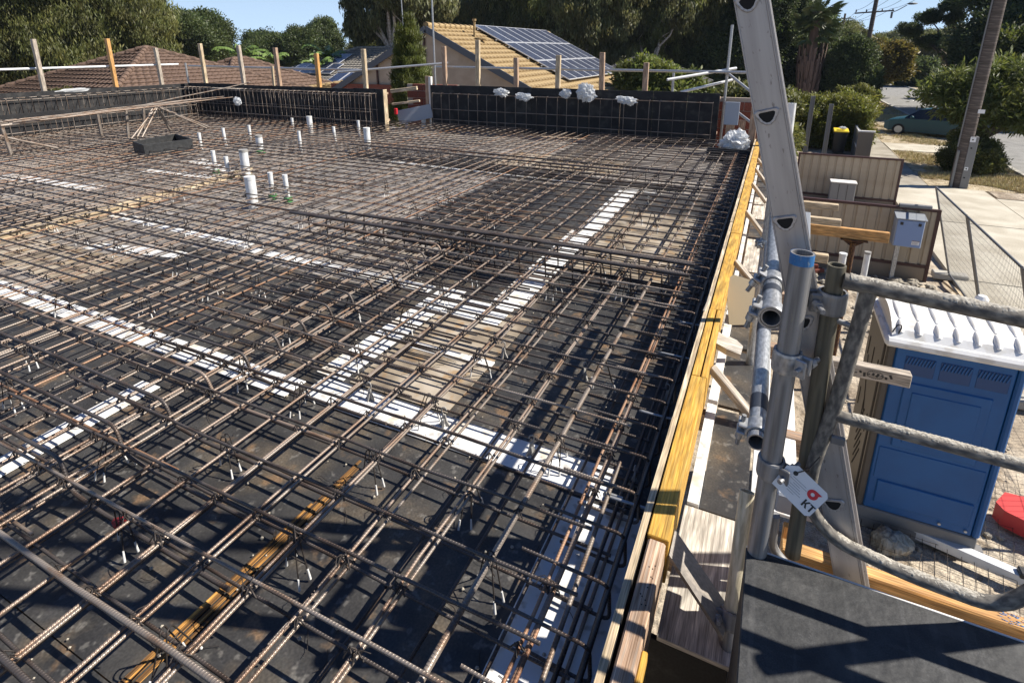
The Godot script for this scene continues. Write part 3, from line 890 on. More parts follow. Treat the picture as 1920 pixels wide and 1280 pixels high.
	# --- the heavy beam cage across the deck
	var cg := thing("beam_cage", "long heavy steel beam cage lying across the deck, two thick top bars with stirrups", "beam cage", V(-2.1, -1.5, -3.6))
	for q in [[-3.715, -3.55, -0.37, 0.013], [-3.745, -3.3, -0.4, 0.011], [-3.51, -3.97, -0.38, 0.014], [-3.535, -3.9, -0.42, 0.012]]:
		var b := MB.new()
		b.tube(wavy(V(q[1], -1.452, q[0]), V(q[2], -1.448, q[0] - 0.02), 8, 0.004), q[3], 10)
		part("top_bar", b, M.bar_dark, cg)
	for q in [-3.7, -3.53]:
		var b := MB.new()
		b.tube(wavy(V(-3.9, -1.62, q), V(-0.4, -1.62, q), 6, 0.003), 0.01, 8)
		part("bottom_bar", b, M.bar_dark, cg)
	for k in 16:
		var xx := -0.55 - 0.212 * k
		var b := MB.new()
		b.tube(bend([V(xx, -1.462, -3.75), V(xx, -1.462, -3.49), V(xx + 0.01, -1.64, -3.49), V(xx + 0.01, -1.64, -3.75), V(xx, -1.47, -3.752)], 0.03), 0.0062, 6)
		part("stirrup", b, M.bar_dark, cg)
	# --- the second cage, over the trench further back
	var c2 := thing("beam_cage", "dark steel beam cage over the trench behind the long white strip", "beam cage", V(-3.5, -1.5, -6.9))
	for q in [-6.8, -7.05]:
		for yy in [-1.47, -1.62]:
			var b := MB.new()
			b.tube(wavy(V(-6.2, yy, q), V(-0.5, yy, q + 0.15), 8, 0.004), 0.011, 8)
			part("cage_bar", b, M.bar_dark, c2)
	for k in 34:
		var xx := -0.7 - 0.16 * k
		var b := MB.new()
		var zz := 0.12 * (1.0 - k / 34.0)
		b.tube(bend([V(xx, -1.475, -7.08 + zz), V(xx, -1.475, -6.77 + zz), V(xx, -1.63, -6.77 + zz), V(xx, -1.63, -7.08 + zz)], 0.03), 0.005, 5)
		part("stirrup", b, M.bar_dark, c2)
	# --- edge cage in the shade of the right-hand form
	var ec := thing("edge_cage", "edge steel with hooked bars in the shade along the yellow form", "edge cage", V(-0.3, -1.6, -4.5))
	for q in [[-0.30, -1.63], [-0.275, -1.53], [-0.355, -1.628]]:
		var b := MB.new()
		b.tube(wavy(V(q[0], q[1], 0.9), V(q[0], q[1], -9.9), 12, 0.003), 0.0075, 7)
		part("lengthwise_bar", b, M.bar_dark, ec)
	for k in 52:
		var z := -0.1 - 0.19 * k
		var b := MB.new()
		b.tube(bend([V(-0.56, -1.52, z), V(-0.275, -1.515, z + 0.01), V(-0.268, -1.648, z + 0.01), V(-0.5, -1.652, z)], 0.03), 0.0058, 6)
		part("hooked_bar", b, M.bar_dark if k % 4 else M.bar_grey, ec)
	for q in [[-0.36, -0.82], [-0.34, -1.62], [-0.33, -2.16], [-0.35, -2.7], [-0.34, -3.1]]:
		var b := MB.new()
		b.tube(bend([V(q[0] + 0.1, -1.575, q[1]), V(q[0] - 0.06, -1.57, q[1] + 0.01), V(q[0] - 0.065, -1.6, q[1] - 0.035), V(q[0] + 0.0, -1.605, q[1] - 0.04)], 0.02), 0.006, 8)
		part("hooked_bar", b, M.galvanised, ec)
	for q in [[-0.445, -1.37, -2.18]]:
		var b := MB.new()
		b.tube(wavy(V(-0.36, -1.56, -0.55), V(-0.385, -1.555, -1.78), 3, 0.001), 0.0075, 8)
		part("lengthwise_bar", b, M.bar_grey, ec)
	# --- bar chairs
	var ch: Node3D = null
	var A := [-3.17,-1.01,-2.28,-0.97,-2.32,-1.63,-1.87,-1.19,-1.88,-1.59,-4.07,-1.67,-4.83,-2.45,-5.46,-2.49,-6.14,-2.58,-5.51,-3.14,-4.86,-3.08,-4.00,-3.09,-3.16,-3.13,-4.00,-2.44,-3.13,-2.42,-6.11,-3.83,-4.03,-3.73,-4.07,-5.05,-3.22,-5.06,-3.18,-4.35,-3.14,-3.67,-2.30,-2.42,-2.31,-3.08,-2.29,-3.70,-2.11,-3.71,-1.87,-3.23,-2.34,-4.37,-1.90,-2.88,-1.89,-2.44,-1.09,-4.39,-1.11,-5.21,-0.92,-5.02,-1.24,-3.28,-1.07,-3.76,-0.78,-3.47,-1.90,-2.00,-1.25,-2.22,-1.27,-1.77,-1.28,-1.38,-0.84,-1.40,-0.63,-2.39,-0.64,-1.78,-0.64,-1.17,-1.25,-0.96,-1.87,-0.78,-1.33,-0.59,-3.56,-1.89,-3.54,-1.25,-3.41,-2.26,-2.48,-2.06]
	for i in range(0, A.size(), 2):
		var p := V(A[i], DECK, A[i + 1])
		var near: bool = A[i + 1] > -2.9
		var zone := "left of the cranked bars" if A[i] < -2.25 else "right of the cranked bars" if A[i] < -1.35 else "among the doubled bars on the right"
		var rank := 0
		for w in range(0, A.size(), 2):
			var zw := 0 if A[w] < -2.25 else 1 if A[w] < -1.35 else 2
			var zi := 0 if A[i] < -2.25 else 1 if A[i] < -1.35 else 2
			if zw == zi and (A[w + 1] > A[i + 1] or (A[w + 1] == A[i + 1] and w < i)): rank += 1
		var lab := "white tipped wire chair %s, %s nearest the viewer" % [zone, ORD[rank]]
		var grp := "wire bar chairs on the deck"
		if ch == null:
			ch = thing("bar_chair", lab, "bar chair", V(0, 0, 0), grp)
			bases.erase(ch)
			for w in [-1.0, 1.0]:
				var b := MB.new()
				b.tube(bend([V(-0.05, 0.03, 0.018 * w - 0.02), V(-0.012, 0.165, 0.01 * w), V(0.012, 0.168, 0.008 * w), V(0.045, 0.03, 0.02 * w + 0.02)], 0.03), 0.0024, 6)
				part("wire_leg", b, M.tie_wire, ch)
				for e in [V(-0.05, 0.03, 0.018 * w - 0.02), V(0.045, 0.03, 0.02 * w + 0.02)]:
					var c := MB.new()
					var foot := V(e.x * 1.15, 0.004, e.z * 1.15)
					c.tube(PackedVector3Array([e + V(0, 0.012, 0), foot]), [0.0032, 0.0044], 7)
					part("white_tip", c, M.white_plastic, ch)
			var b3 := MB.new()
			b3.tube(PackedVector3Array([V(-0.03, 0.11, -0.014), V(0.03, 0.11, 0.016)]), 0.002, 5)
			b3.tube(PackedVector3Array([V(-0.04, 0.06, 0.0), V(0.04, 0.06, 0.0)]), 0.002, 5)
			part("cross_wire", b3, M.tie_wire, ch)
			ch.position = p + V(0, EY + 0.006, 0)
			ch.rotation.y = 0.4
		else:
			var c := copy(ch, p + V(0, 0.006, 0), rng.randf() * TAU, lab, 1.0 if near else 1.1)
			c.set_meta("group", grp)
	# --- little grey clip chairs on the bottom bars
	var cl: Node3D = null
	var Bc := [-1.65,-1.81,-1.21,-1.80,-1.22,-2.44,-0.74,-2.43,-0.77,-1.80,-0.31,-2.42,-0.33,-1.81,-0.77,-3.50,-2.77,-6.47,-1.15,-5.94]
	for i in range(0, Bc.size(), 2):
		var p := V(Bc[i], DECK + 0.0075, Bc[i + 1])
		if cl == null:
			cl = thing("clip_chair", "small grey plastic clip chair at the left end of the near white strip", "clip chair", V(0, 0, 0), "plastic clip chairs on the deck")
			bases.erase(cl)
			var b := MB.new()
			b.extrude(PackedVector2Array([Vector2(-0.028, 0), Vector2(0.028, 0), Vector2(0.012, 0.03), Vector2(0.007, 0.06), Vector2(-0.007, 0.06), Vector2(-0.012, 0.03)]), Transform3D(), 0.008)
			b.extrude(PackedVector2Array([Vector2(-0.024, 0), Vector2(0.024, 0), Vector2(0.008, 0.04), Vector2(-0.008, 0.04)]), Transform3D(Basis(Vector3.UP, PI / 2), V(0, 0, 0)), 0.009)
			part("foot", b, M.grey_plastic, cl)
			var h := MB.new()
			h.tube(bend([V(0, 0.055, 0), V(0.012, 0.075, 0), V(0.008, 0.095, 0), V(-0.008, 0.098, 0), V(-0.014, 0.085, 0)], 0.01), 0.0032, 6)
			part("hook", h, M.grey_plastic, cl)
			cl.position = p + V(0, EY, 0)
		else:
			var wh := ["at the left end of the near white strip", "right of it on the near white strip", "beyond the near strip right of the tan sheet", "in the middle of the dark sheet near the edge", "near the right end of the white strip", "in the shade by the yellow timber", "in the shade near the brown timber", "just before the heavy beam cage", "far off before the trench", "far off at the end of the long white strip"]
			copy(cl, p, rng.randf() * TAU, "small grey plastic clip chair " + wh[i / 2])
	# a torn red plastic cap caught under the near chair
	var rc := MB.new()
	rc.lump(V(-1.92, -1.6, -0.79), V(0.03, 0.014, 0.02), noise_of(5, 0.05, 2), 0.5, 8, 6, true)
	solo("red_litter", rc, M.red_dark, "dark red plastic litter caught between the bars near the lower left", "litter")

# ---------------------------------------------------------------- upstand forms round the far and left edges
func form_wall(called: String, label: String, a: Vector3, b: Vector3, top: float, facing: Vector3, step := 1.2) -> Node3D:
	var t := thing(called, label, "formwork wall", V(a.x, DECK, a.z))
	var L := (b - a).length()
	var d := (b - a) / L
	var x := 0.0
	var worn := 0
	while x < L - 0.05:
		var w := minf(step, L - x)
		var m := MB.new()
		var c := a + d * (x + w / 2)
		var h := top - DECK + rng.randf_range(-0.012, 0.008)
		c.y = DECK + h / 2
		var tilt := rng.randf_range(-0.006, 0.006)
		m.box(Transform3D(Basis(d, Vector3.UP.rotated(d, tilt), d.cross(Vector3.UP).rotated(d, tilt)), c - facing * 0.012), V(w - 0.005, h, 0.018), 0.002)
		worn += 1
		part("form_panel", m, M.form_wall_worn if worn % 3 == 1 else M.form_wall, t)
		x += w
	var r := MB.new()
	for yy in [top - 0.09, DECK + 0.25]:
		r.bar(a - facing * 0.07 + V(0, yy - a.y, 0), b - facing * 0.07 + V(0, yy - a.y, 0), 0.09, 0.045, 0.003)
	part("waler", r, M.brown_timber, t)
	return t
func upstand_steel(called: String, label: String, a: Vector3, b: Vector3, top: float, step: float, in_dir: Vector3, double := true) -> void:
	var t := thing(called, label, "steel cage", V(a.x, -1.5, a.z))
	for q in [[top, 0.0], [top - 0.03, 0.2], [top - 0.33, 0.0], [top - 0.36, 0.2], [-1.45, 0.0], [-1.43, 0.2]]:
		if not double and q[1] > 0.1: continue
		var m := MB.new()
		m.tube(wavy(a + in_dir * q[1] + V(0, q[0] - a.y, 0), b + in_dir * q[1] + V(0, q[0] - a.y, 0), 10, 0.006), 0.0075, 6)
		part("long_bar", m, M.bar_grey, t)
	var L := (b - a).length()
	var n := int(L / step)
	for k in n + 1:
		var p := a.lerp(b, float(k) / n) + (b - a).normalized() * rng.randf_range(-0.02, 0.02)
		p.y = top + 0.008
		var m := MB.new()
		if double:
			m.tube(bend([V(p.x, -1.66, p.z), p, p + in_dir * 0.215, V(p.x, -1.66, p.z) + in_dir * 0.215], 0.03), 0.006, 6)
		else:
			m.tube(bend([V(p.x, -1.66, p.z), p - V(0, 0.0, 0), p - in_dir * 0.11], 0.03), 0.006, 6)
		part("stirrup", m, M.bar_dark if rng.randf() < 0.4 else M.bar_grey, t)
func crumpled(called: String, label: String, at: Vector3, rad: Vector3, m: Material, sd: int, group := ""):
	# a bag of thin film: a few crumpled folds thrown together, all creases and corners
	rad *= 0.78
	var b := MB.new()
	var g := RandomNumberGenerator.new()
	g.seed = sd
	var n1 := noise_of(sd, 0.9, 2)
	var n2 := noise_of(sd + 1, 2.2, 3)
	n2.fractal_type = FastNoiseLite.FRACTAL_RIDGED
	for f in 4:
		var c := at + V(g.randf_range(-0.35, 0.35) * rad.x, g.randf_range(-0.25, 0.25) * rad.y, g.randf_range(-0.2, 0.2) * rad.z)
		var s := rad * g.randf_range(0.6, 0.85)
		var rot := Basis(V(g.randfn(), g.randfn(), g.randfn()).normalized(), g.randf() * TAU)
		var su := 20
		var sv := 12
		var p := []
		for i in sv + 1:
			for j in su:
				var th := PI * i / sv
				var ph := TAU * j / su
				var d := V(sin(th) * cos(ph), cos(th), sin(th) * sin(ph))
				var r := 0.72 + 0.6 * n1.get_noise_3dv(d + V(f * 9.0, 0, 0)) + 0.6 * (n2.get_noise_3dv(d + V(0, f * 5.0, 0)) + 0.2) + g.randf_range(-0.05, 0.05)
				p.append(c + rot * (d * maxf(0.2, r)) * s)
		for i in sv:
			for j in su:
				var q := [p[i * su + j], p[i * su + (j + 1) % su], p[(i + 1) * su + (j + 1) % su], p[(i + 1) * su + j]]
				b.tri3(q[0], q[1], q[2], q[0] - c)
				b.tri3(q[0], q[2], q[3], q[0] - c)
	solo(called, b, m, label, "plastic bag", group)
func make_walls_of_form():
	form_wall("formwork_wall", "black upstand form wall at the back of the deck, right of the brick opening", V(-6.8, DECK, -10.15), V(-0.86, DECK, -10.15), -0.73, V(0, 0, 1), 0.6)
	form_wall("formwork_wall", "black upstand form wall at the back, left of the brick opening", V(-13.6, DECK, -9.3), V(-7.36, DECK, -9.3), -0.785, V(0, 0, 1), 0.6)
	form_wall("formwork_wall", "black upstand form wall along the left side of the deck", V(-13.6, DECK, 2.0), V(-13.6, DECK, -9.3), -0.785, V(1, 0, 0), 2.4)
	var e := MB.new()
	e.bar(V(-7.36, DECK + 0.02, -9.3), V(-7.36, -0.79, -9.3), 0.02, 0.12, 0.002, V(0, 0, 1))
	solo("end_stop", e, M.pale_timber, "pale timber stop at the end of the left back form wall", "timber stop")
	upstand_steel("upstand_cage", "bars standing against the right-hand back form wall", V(-6.7, -1.5, -10.06), V(-0.95, -1.5, -10.06), -0.9, 0.22, V(0, 0, 1), false)
	upstand_steel("upstand_cage", "closely spaced stirrups before the left-hand back form wall", V(-13.3, -1.5, -9.2), V(-7.5, -1.5, -9.2), -0.87, 0.14, V(0, 0, 1))
	upstand_steel("upstand_cage", "row of stirrups and long bars along the left form wall, upper row", V(-13.5, -1.5, 1.0), V(-13.5, -1.5, -9.0), -0.88, 0.2, V(1, 0, 0))
	# an inner low form with a second row of steel on the left
	var lo := thing("low_form", "low black inner form board between the two rows of stirrups on the left", "formwork wall", V(-12.75, DECK, -4))
	for k in 4:
		var m := MB.new()
		m.bx(-12.77, DECK + 0.16, 1.0 - k * 2.4, -12.75, -1.12, -1.39 - k * 2.4, 0.002)
		part("form_panel", m, M.form_wall, lo)
	upstand_steel("upstand_cage", "row of stirrups and long bars before the low inner form on the left, lower row", V(-12.6, -1.5, 0.8), V(-12.6, -1.5, -8.6), -1.2, 0.2, V(1, 0, 0))
	var wp := MB.new()
	wp.lump(V(-13.6, -0.8, -6.7), V(0.02, 0.035, 0.3), noise_of(9, 0.03, 3), 0.8, 10, 8, true)
	solo("plastic_strip", wp, M.plastic_film, "torn pale plastic strip draped over the left form wall", "plastic sheet")
	# timber studs that stand up behind the forms
	var P := [[-13.78, -6.25, 0.24, 0], [-13.78, -7.67, 0.27, 1], [-13.78, -8.75, 0.07, 0], [-13.06, -9.42, 0.17, 2], [-11.66, -9.42, 0.12, 0], [-10.48, -9.42, 0.06, 3], [-9.26, -9.42, -0.065, 1], [-7.95, -9.42, 0.02, 2],
		[-6.5, -10.3, 0.07, 3], [-5.71, -10.3, 0.19, 2], [-4.79, -10.3, -0.16, 3], [-3.91, -10.3, -0.11, 2], [-2.99, -10.3, -0.06, 3], [-2.19, -10.3, -0.24, 3]]
	var ml := ["grey_timber", "orange_timber", "pale_timber", "brown_timber"]
	var where := ["first from the left, above the left form wall", "second from the left, above the left form wall", "third from the left, near the roof peak", "fourth from the left, at the corner of the forms", "fifth from the left, before the banana palms", "sixth from the left, broad and reddish", "seventh from the left, before the grey roof", "eighth from the left, left of the cypress",
		"first right of the scaffold pole, before the house wall", "tall one before the cream gable", "short one before the yellow tiles", "one before the lowest solar panels", "one at the corner of the solar panels", "last one on the right, before the green bush"]
	for i in P.size():
		var b := MB.new()
		var q: Array = P[i]
		b.bar(V(q[0], DECK, q[1]), V(q[0] + rng.randf_range(-0.03, 0.03), q[2], q[1] + rng.randf_range(-0.03, 0.03)), 0.092, 0.07, 0.004, V(0, 0, 1), i)
		solo("timber_stud", b, M[ml[q[3]]], "%s timber stud behind the forms, %s" % [["weathered grey", "orange brown", "pale", "brown"][q[3]], where[i]], "timber stud", "timber studs behind the upstand forms")
	var sp := MB.new()
	sp.bar(V(-10.75, DECK, -9.45), V(-10.72, -0.35, -9.47), 0.06, 0.04, 0.003, V(0, 0, 1))
	solo("timber_stud", sp, M.pale_timber, "short thin pale stud between two taller studs at the back left", "timber stud", "timber studs behind the upstand forms")
	# brickwork seen through the opening, one brick at a time
	brick_wall("brick_wall", "dark red brick wall seen through the opening between the back forms", -8.0, -6.6, -10.95, -1.75, -0.78)
	brick_wall("brick_wall", "dark red brick wall just right of the back form wall", -0.95, -0.05, -10.75, -1.9, -0.85)
	# things in the opening
	for q in [[-7.55, -0.86, -9.75, -7.0, -0.79, -9.95, "thick pale timber block sticking out of the opening, upper one"], [-7.5, -1.13, -9.7, -6.95, -1.06, -9.95, "pale timber batten sticking out of the opening, lower one"]]:
		var b := MB.new()
		b.bar(V(q[0], q[1], q[2]), V(q[3], q[4], q[5]), 0.09, 0.075 if q[1] > -1 else 0.045, 0.004)
		solo("timber_block", b, M.pale_timber, q[6], "timber")
	var po := MB.new()
	po.bar(V(-6.9, DECK, -10.2), V(-6.9, -0.55, -10.22), 0.1, 0.07, 0.004, V(0, 0, 1))
	solo("timber_post", po, M.brown_timber, "brown timber post at the left end of the right back form wall", "timber post")
	var gp := MB.new()
	gp.bar(V(-6.83, DECK, -10.2), V(-6.83, -0.56, -10.22), 0.03, 0.12, 0.004, V(0, 0, 1))
	solo("grey_board", gp, M.white_edge, "narrow whitish board beside the brown post at the opening", "board")
	var gr := MB.new()
	gr.bar(V(-7.4, -1.42, -9.75), V(-6.75, -1.28, -10.1), 0.012, 0.3, 0.002)
	solo("foam_board", gr, M.cabinet_grey, "grey insulation board on edge in the opening behind two white pipes", "board")
	var og := MB.new()
	og.bx(-7.35, -1.33, -9.6, -7.28, -1.2, -9.55, 0.01)
	solo("orange_block", og, M.tag_red, "orange plastic cap at the end of the left back form", "block")
	# plastic bags on the right back form
	crumpled("plastic_bag", "shredded white plastic tuft on the back form, leftmost of the bags", V(-5.02, -0.83, -10.02), V(0.22, 0.11, 0.12), M.plastic_film, 31, "plastic bags on the back form")
	crumpled("plastic_bag", "flat crumpled clear bag on the back form, second from the left", V(-4.5, -0.9, -10.0), V(0.2, 0.1, 0.11), M.plastic_film, 32, "plastic bags on the back form")
	crumpled("plastic_bag", "small round white bag on the back form, left of the biggest bag", V(-3.62, -0.82, -10.0), V(0.13, 0.12, 0.1), M.plastic_film, 33, "plastic bags on the back form")
	crumpled("plastic_bag", "biggest clear bag, peaked, on the back form", V(-3.2, -0.76, -10.0), V(0.23, 0.24, 0.13), M.plastic_film, 36, "plastic bags on the back form")
	crumpled("plastic_bag", "thin white plastic scrap on the back form, rightmost of the bags", V(-2.42, -0.9, -10.0), V(0.22, 0.09, 0.1), M.plastic_film, 35, "plastic bags on the back form")
	crumpled("plastic_bag", "big silvery plastic bag in the corner by the end of the yellow timber", V(-0.5, -1.4, -9.1), V(0.24, 0.22, 0.2), M.plastic_film, 37)
	var pl := MB.new()
	pl.bx(-12.3, -0.88, -9.15, -11.3, -0.86, -9.0, 0.003)
	solo("loose_board", pl, M.grey_timber, "small grey board lying on the stirrups at the back left corner", "board")
	# the trestle with bars resting on it
	var tr := thing("bar_trestle", "rusty steel trestle on the mat at the far left, bars on its rail", "trestle", V(-10.6, -1.5, -5.5))
	var rl := MB.new()
	rl.tube(wavy(V(-10.34, -1.06, -4.05), V(-10.45, -0.98, -6.3), 6, 0.008), 0.022, 10)
	part("top_rail", rl, M.bar_grey, tr)
	for q in [[-10.34, -4.09, -10.36, -4.07, -1.06], [-10.45, -5.86, -10.43, -5.9, -1.0], [-11.1, -5.77, -11.05, -5.75, -1.05], [-10.6, -6.74, -10.5, -6.5, -1.0], [-11.08, -6.53, -11.0, -6.55, -1.02]]:
		var b := MB.new()
		b.tube(PackedVector3Array([V(q[0], -1.5, q[1]), V(q[2], q[4], q[3])]), 0.026, 10)
		part("leg", b, M.bar_grey, tr)
	for q in [[-10.23, -5.96], [-10.28, -5.9], [-10.3, -7.28], [-10.34, -7.38], [-10.27, -5.8]]:
		var b := MB.new()
		b.tube(PackedVector3Array([V(q[0], -1.5, q[1]), V(-10.47 + rng.randf_range(-0.03, 0.03), -0.99, -6.45 + rng.randf_range(-0.05, 0.05))]), 0.018, 8)
		part("brace", b, M.bar_grey, tr)
	var br := MB.new()
	br.tube(PackedVector3Array([V(-10.3, -1.5, -4.7), V(-10.36, -1.2, -4.0)]), 0.018, 8)
	part("brace", br, M.bar_grey, tr)
	var bd := thing("bar_bundle", "loose bundle of thin pale bars lying along the trestle rail", "bars", V(-10.5, -0.97, -5.5))
	for k in 7:
		var b := MB.new()
		b.tube(wavy(V(-10.4 + 0.03 * k, -1.02 + 0.01 * (k % 3), -3.9 - 0.1 * k), V(-10.45 + rng.randf_range(-0.1, 0.3), -0.93 + 0.02 * (k % 2), -7.2 - 0.12 * k), 6, 0.012), 0.0085, 6)
		part("bar", b, M.bar_grey if k % 2 else M.bar_brown, bd)
	var lb := MB.new()
	lb.tube(wavy(V(-10.4, -0.95, -6.2), V(-11.2, -0.72, -9.2), 4, 0.01), 0.012, 7)
	solo("loose_bar", lb, M.bar_grey, "single bar sloping from the trestle up to the back form", "bar")
	crumpled("plastic_scrap", "small white plastic scrap hanging from the end of the bar bundle", V(-10.15, -1.03, -7.95), V(0.1, 0.11, 0.07), M.plastic_film, 41)
	# the shallow black box former
	var bo := thing("box_former", "shallow open black plywood box standing among the bars at the left", "box former", V(-8.9, -1.55, -5.4))
	var c := [V(-9.14, -1.55, -5.18), V(-8.64, -1.55, -5.03), V(-8.5, -1.55, -5.72), V(-9.3, -1.55, -5.98)]
	for k in 4:
		var b := MB.new()
		b.bar(c[k] + V(0, 0.085, 0), c[(k + 1) % 4] + V(0, 0.085, 0), 0.018, 0.18 - 0.004 * (k % 2), 0.002)
		part("side_board", b, M.platform_film, bo)

func brick_wall(called: String, label: String, x0: float, x1: float, z: float, y0: float, y1: float):
	var t := thing(called, label, "brick wall", V((x0 + x1) / 2, y0, z))
	var m := MB.new()
	m.bx(x0, -EY, z - 0.1, x1, y1 - 0.004, z - 0.012)
	part("mortar_bed", m, M.mortar, t)
	var variants := []
	for k in 4:
		var b := MB.new()
		b.box(Transform3D(), V(0.295, 0.152, 0.1), 0.005, k)
		var me := b.mesh(M.red_brick)
		variants.append(me)
	var row := 0
	var y := y0
	while y < y1 - 0.08:
		var x := x0 - (0.15 if row % 2 else 0.0)
		while x < x1:
			if x + 0.15 > x0 and x + 0.15 < x1:
				var o := MeshInstance3D.new()
				o.name = "brick"
				o.mesh = variants[rng.randi() % 4]
				o.position = V(x + 0.15, y + 0.08, z - 0.05 + rng.randf_range(-0.003, 0.004)) - bases[t]
				t.add_child(o, true)
			x += 0.306
		y += 0.163
		row += 1

# ---------------------------------------------------------------- the form along the right edge
func make_edge_beam():
	var zs := [1.2, -2.0, -4.9, -7.6, -9.95]
	var ib := thing("inner_form_board", "pale edged plywood form board standing inside the yellow edge timber", "form board", V(-0.225, DECK, -4))
	for k in 4:
		var b := MB.new()
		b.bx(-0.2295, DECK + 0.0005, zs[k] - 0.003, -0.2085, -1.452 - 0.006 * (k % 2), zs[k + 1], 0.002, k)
		part("form_panel", b, M.form_wall, ib)
		var e := MB.new()
		e.bx(-0.2298, -1.4515 - 0.006 * (k % 2), zs[k] - 0.003, -0.2082, -1.4455 - 0.006 * (k % 2), zs[k + 1], 0.001, k)
		part("raw_edge", e, M.pale_timber, ib)
	var yb := thing("edge_timber", "long yellow laminated timber capping the right edge form, butted in lengths", "edge timber", V(-0.17, -1.6, -5.5))
	var cuts := [-1.395, -3.1, -4.6, -5.35, -6.35, -7.1, -8.05, -9.6]
	for k in cuts.size() - 1:
		var b := MB.new()
		var x0 := -0.203 + 0.002 * (k % 2)
		var x1 := -0.137 + 0.003 * (k % 3)
		if k == 0:   # two narrower lengths with a gap between them at the far end of the first piece
			b.bx(x0, -1.62, cuts[0], x1, -1.449, -2.35, 0.003, k)
			b.bx(x0, -1.62, -2.353, x0 + 0.036, -1.449, cuts[1] + 0.002, 0.003, k)
			b.bx(x1 - 0.024, -1.62, -2.353, x1 + 0.004, -1.451, cuts[1] + 0.002, 0.003, k + 0.4)
		else:
			b.bx(x0, -1.62, cuts[k] - 0.002, x1, -1.449 - 0.003 * (k % 2), cuts[k + 1] + 0.002, 0.003, k)
		part("timber_length", b, M.yellow_timber, yb)
	var ob := MB.new()
	ob.bx(-0.197, -1.62, 1.3, -0.144, -1.452, -1.39, 0.006, 3.0)
	solo("edge_timber", ob, M.brown_timber, "weathered brown timber capping the edge form nearest the viewer, nail holes at its end", "edge timber")
	var nh := MB.new()
	for k in 12:
		nh.lathe(V(rng.randf_range(-0.185, -0.155), -1.452, -1.3 + rng.randf() * 0.16), [Vector2(0.0022, 0.0), Vector2(0.002, 0.0008), Vector2(0.0, 0.0009)], 6)
	solo("nail_heads", nh, M.hole_dark, "dark nail heads in the end of the weathered brown edge timber", "nails", "", "stuff")
	var sl := MB.new()
	sl.bx(-0.1435, -1.66, 1.2, -0.128, -1.466, -1.06, 0.003, 5.0)
	solo("edge_strip", sl, M.yellow_timber, "thin yellow strip on the outer side of the weathered brown edge timber", "timber strip")
	var wp := MB.new()
	wp.bar(V(-0.226, -1.43, -3.0), V(-0.212, -1.405, -3.16), 0.012, 0.004, 0.001)
	solo("splinter", wp, M.grey_timber, "thin grey splinter lying across the inner form edge", "splinter")
	# sheets of the walkway outside the form
	var wk := thing("walkway_deck", "black plywood walkway sheets outside the edge form, with gaps between", "walkway", V(0.0, -1.72, -5))
	var z := -1.86
	var k := 0
	for w in [0.72, 0.62, 0.5, 0.78, 0.9, 0.66, 1.0, 0.85, 1.1]:
		var b := MB.new()
		b.bx(-0.082, -1.738 - 0.003 * (k % 2), z, 0.085 + 0.01 * (k % 3), -1.72 - 0.003 * (k % 2), z - w + 0.045, 0.001, k)
		part("plywood_sheet", b, M.grey_ply if k in [4, 6] else M.formply, wk)
		var q := MB.new()
		q.bx(-0.13, -1.73, z, -0.085 if k < 3 else -0.1, -1.706, z - w + 0.035 + 0.02 * (k % 2), 0.001, k)
		part("white_strip", q, M.white_sheet, wk)
		z -= w
		k += 1
	var rp := MB.new()
	rp.bx(-0.1365, -1.738, -1.3, 0.085, -1.72, -1.855, 0.002)
	solo("plywood_sheet", rp, M.grey_ply, "weathered bare plywood sheet beside the near end of the yellow timber", "plywood sheet")
	var lw := MB.new()
	lw.bx(-0.24, -3.2, -1.32, 0.068, -1.7395, -1.302, 0.002)  # added board, black in place of the deep shade in the gap
	solo("gap_shade_board", lw, M.form_wall, "added black board standing for the deep shade between edge timber and platform", "plywood sheet")
	var ws := thing("white_board", "white sheet strip lying outside the walkway behind the scaffold standard", "white sheet", V(0.14, -1.8, -2.6))
	for q in [[0.097, -1.95, 0.155, -3.2], [0.16, -2.0, 0.27, -2.98], [0.1, -3.22, 0.15, -5.0]]:
		var b := MB.new()
		b.bx(q[0], -1.765, q[1], q[2], -1.75, q[3], 0.002)
		part("sheet", b, M.white_sheet, ws)
	var jst := thing("walkway_joists", "timber joists carrying the walkway outside the form", "joists", V(0, -1.8, -5))
	for i in 10:
		var b := MB.new()
		b.bx(-0.6, -1.84, -1.7 - 0.85 * i, 0.3, -1.7415, -1.64 - 0.85 * i, 0.003, i)
		part("joist", b, M.brown_timber, jst)
	# diagonal braces
	var B := [[-2.52, 0.07, -2.4], [-4.05, 0.05, -3.95], [-5.46, 0.02, -5.15], [-6.7, 0.016, -6.5], [-7.6, 0.01, -7.4], [-8.3, 0.03, -8.1]]
	for i in B.size():
		var b := MB.new()
		b.bar(V(-0.13, -1.49, B[i][0]), V(B[i][1] + 0.03, -1.69, B[i][0] + 0.06), 0.045, 0.035, 0.003, Vector3.UP, i)
		solo("diagonal_brace", b, M.grey_timber, "weathered timber brace from yellow timber to walkway, %s" % ["nearest, ending behind the galvanised tube", "second nearest, above the tan sheet", "third nearest", "fourth, partly behind the ladder", "second farthest", "farthest one"][i], "timber brace", "braces along the edge form")
	# bits standing against the form
	var fl := MB.new()
	var fq := [V(-0.132, -1.505, -1.505), V(-0.132, -1.5, -1.395), V(0.045, -1.66, -1.335), V(0.06, -1.66, -1.43)]
	var fd := V(0, -0.017, 0)
	fl.plane4(fq[0], fq[1], fq[2], fq[3], Vector3.UP)
	fl.plane4(fq[0] + fd, fq[1] + fd, fq[2] + fd, fq[3] + fd, Vector3.DOWN)
	for w in 4: fl.plane4(fq[w], fq[(w + 1) % 4], fq[(w + 1) % 4] + fd, fq[w] + fd, fq[w] - fq[(w + 2) % 4])
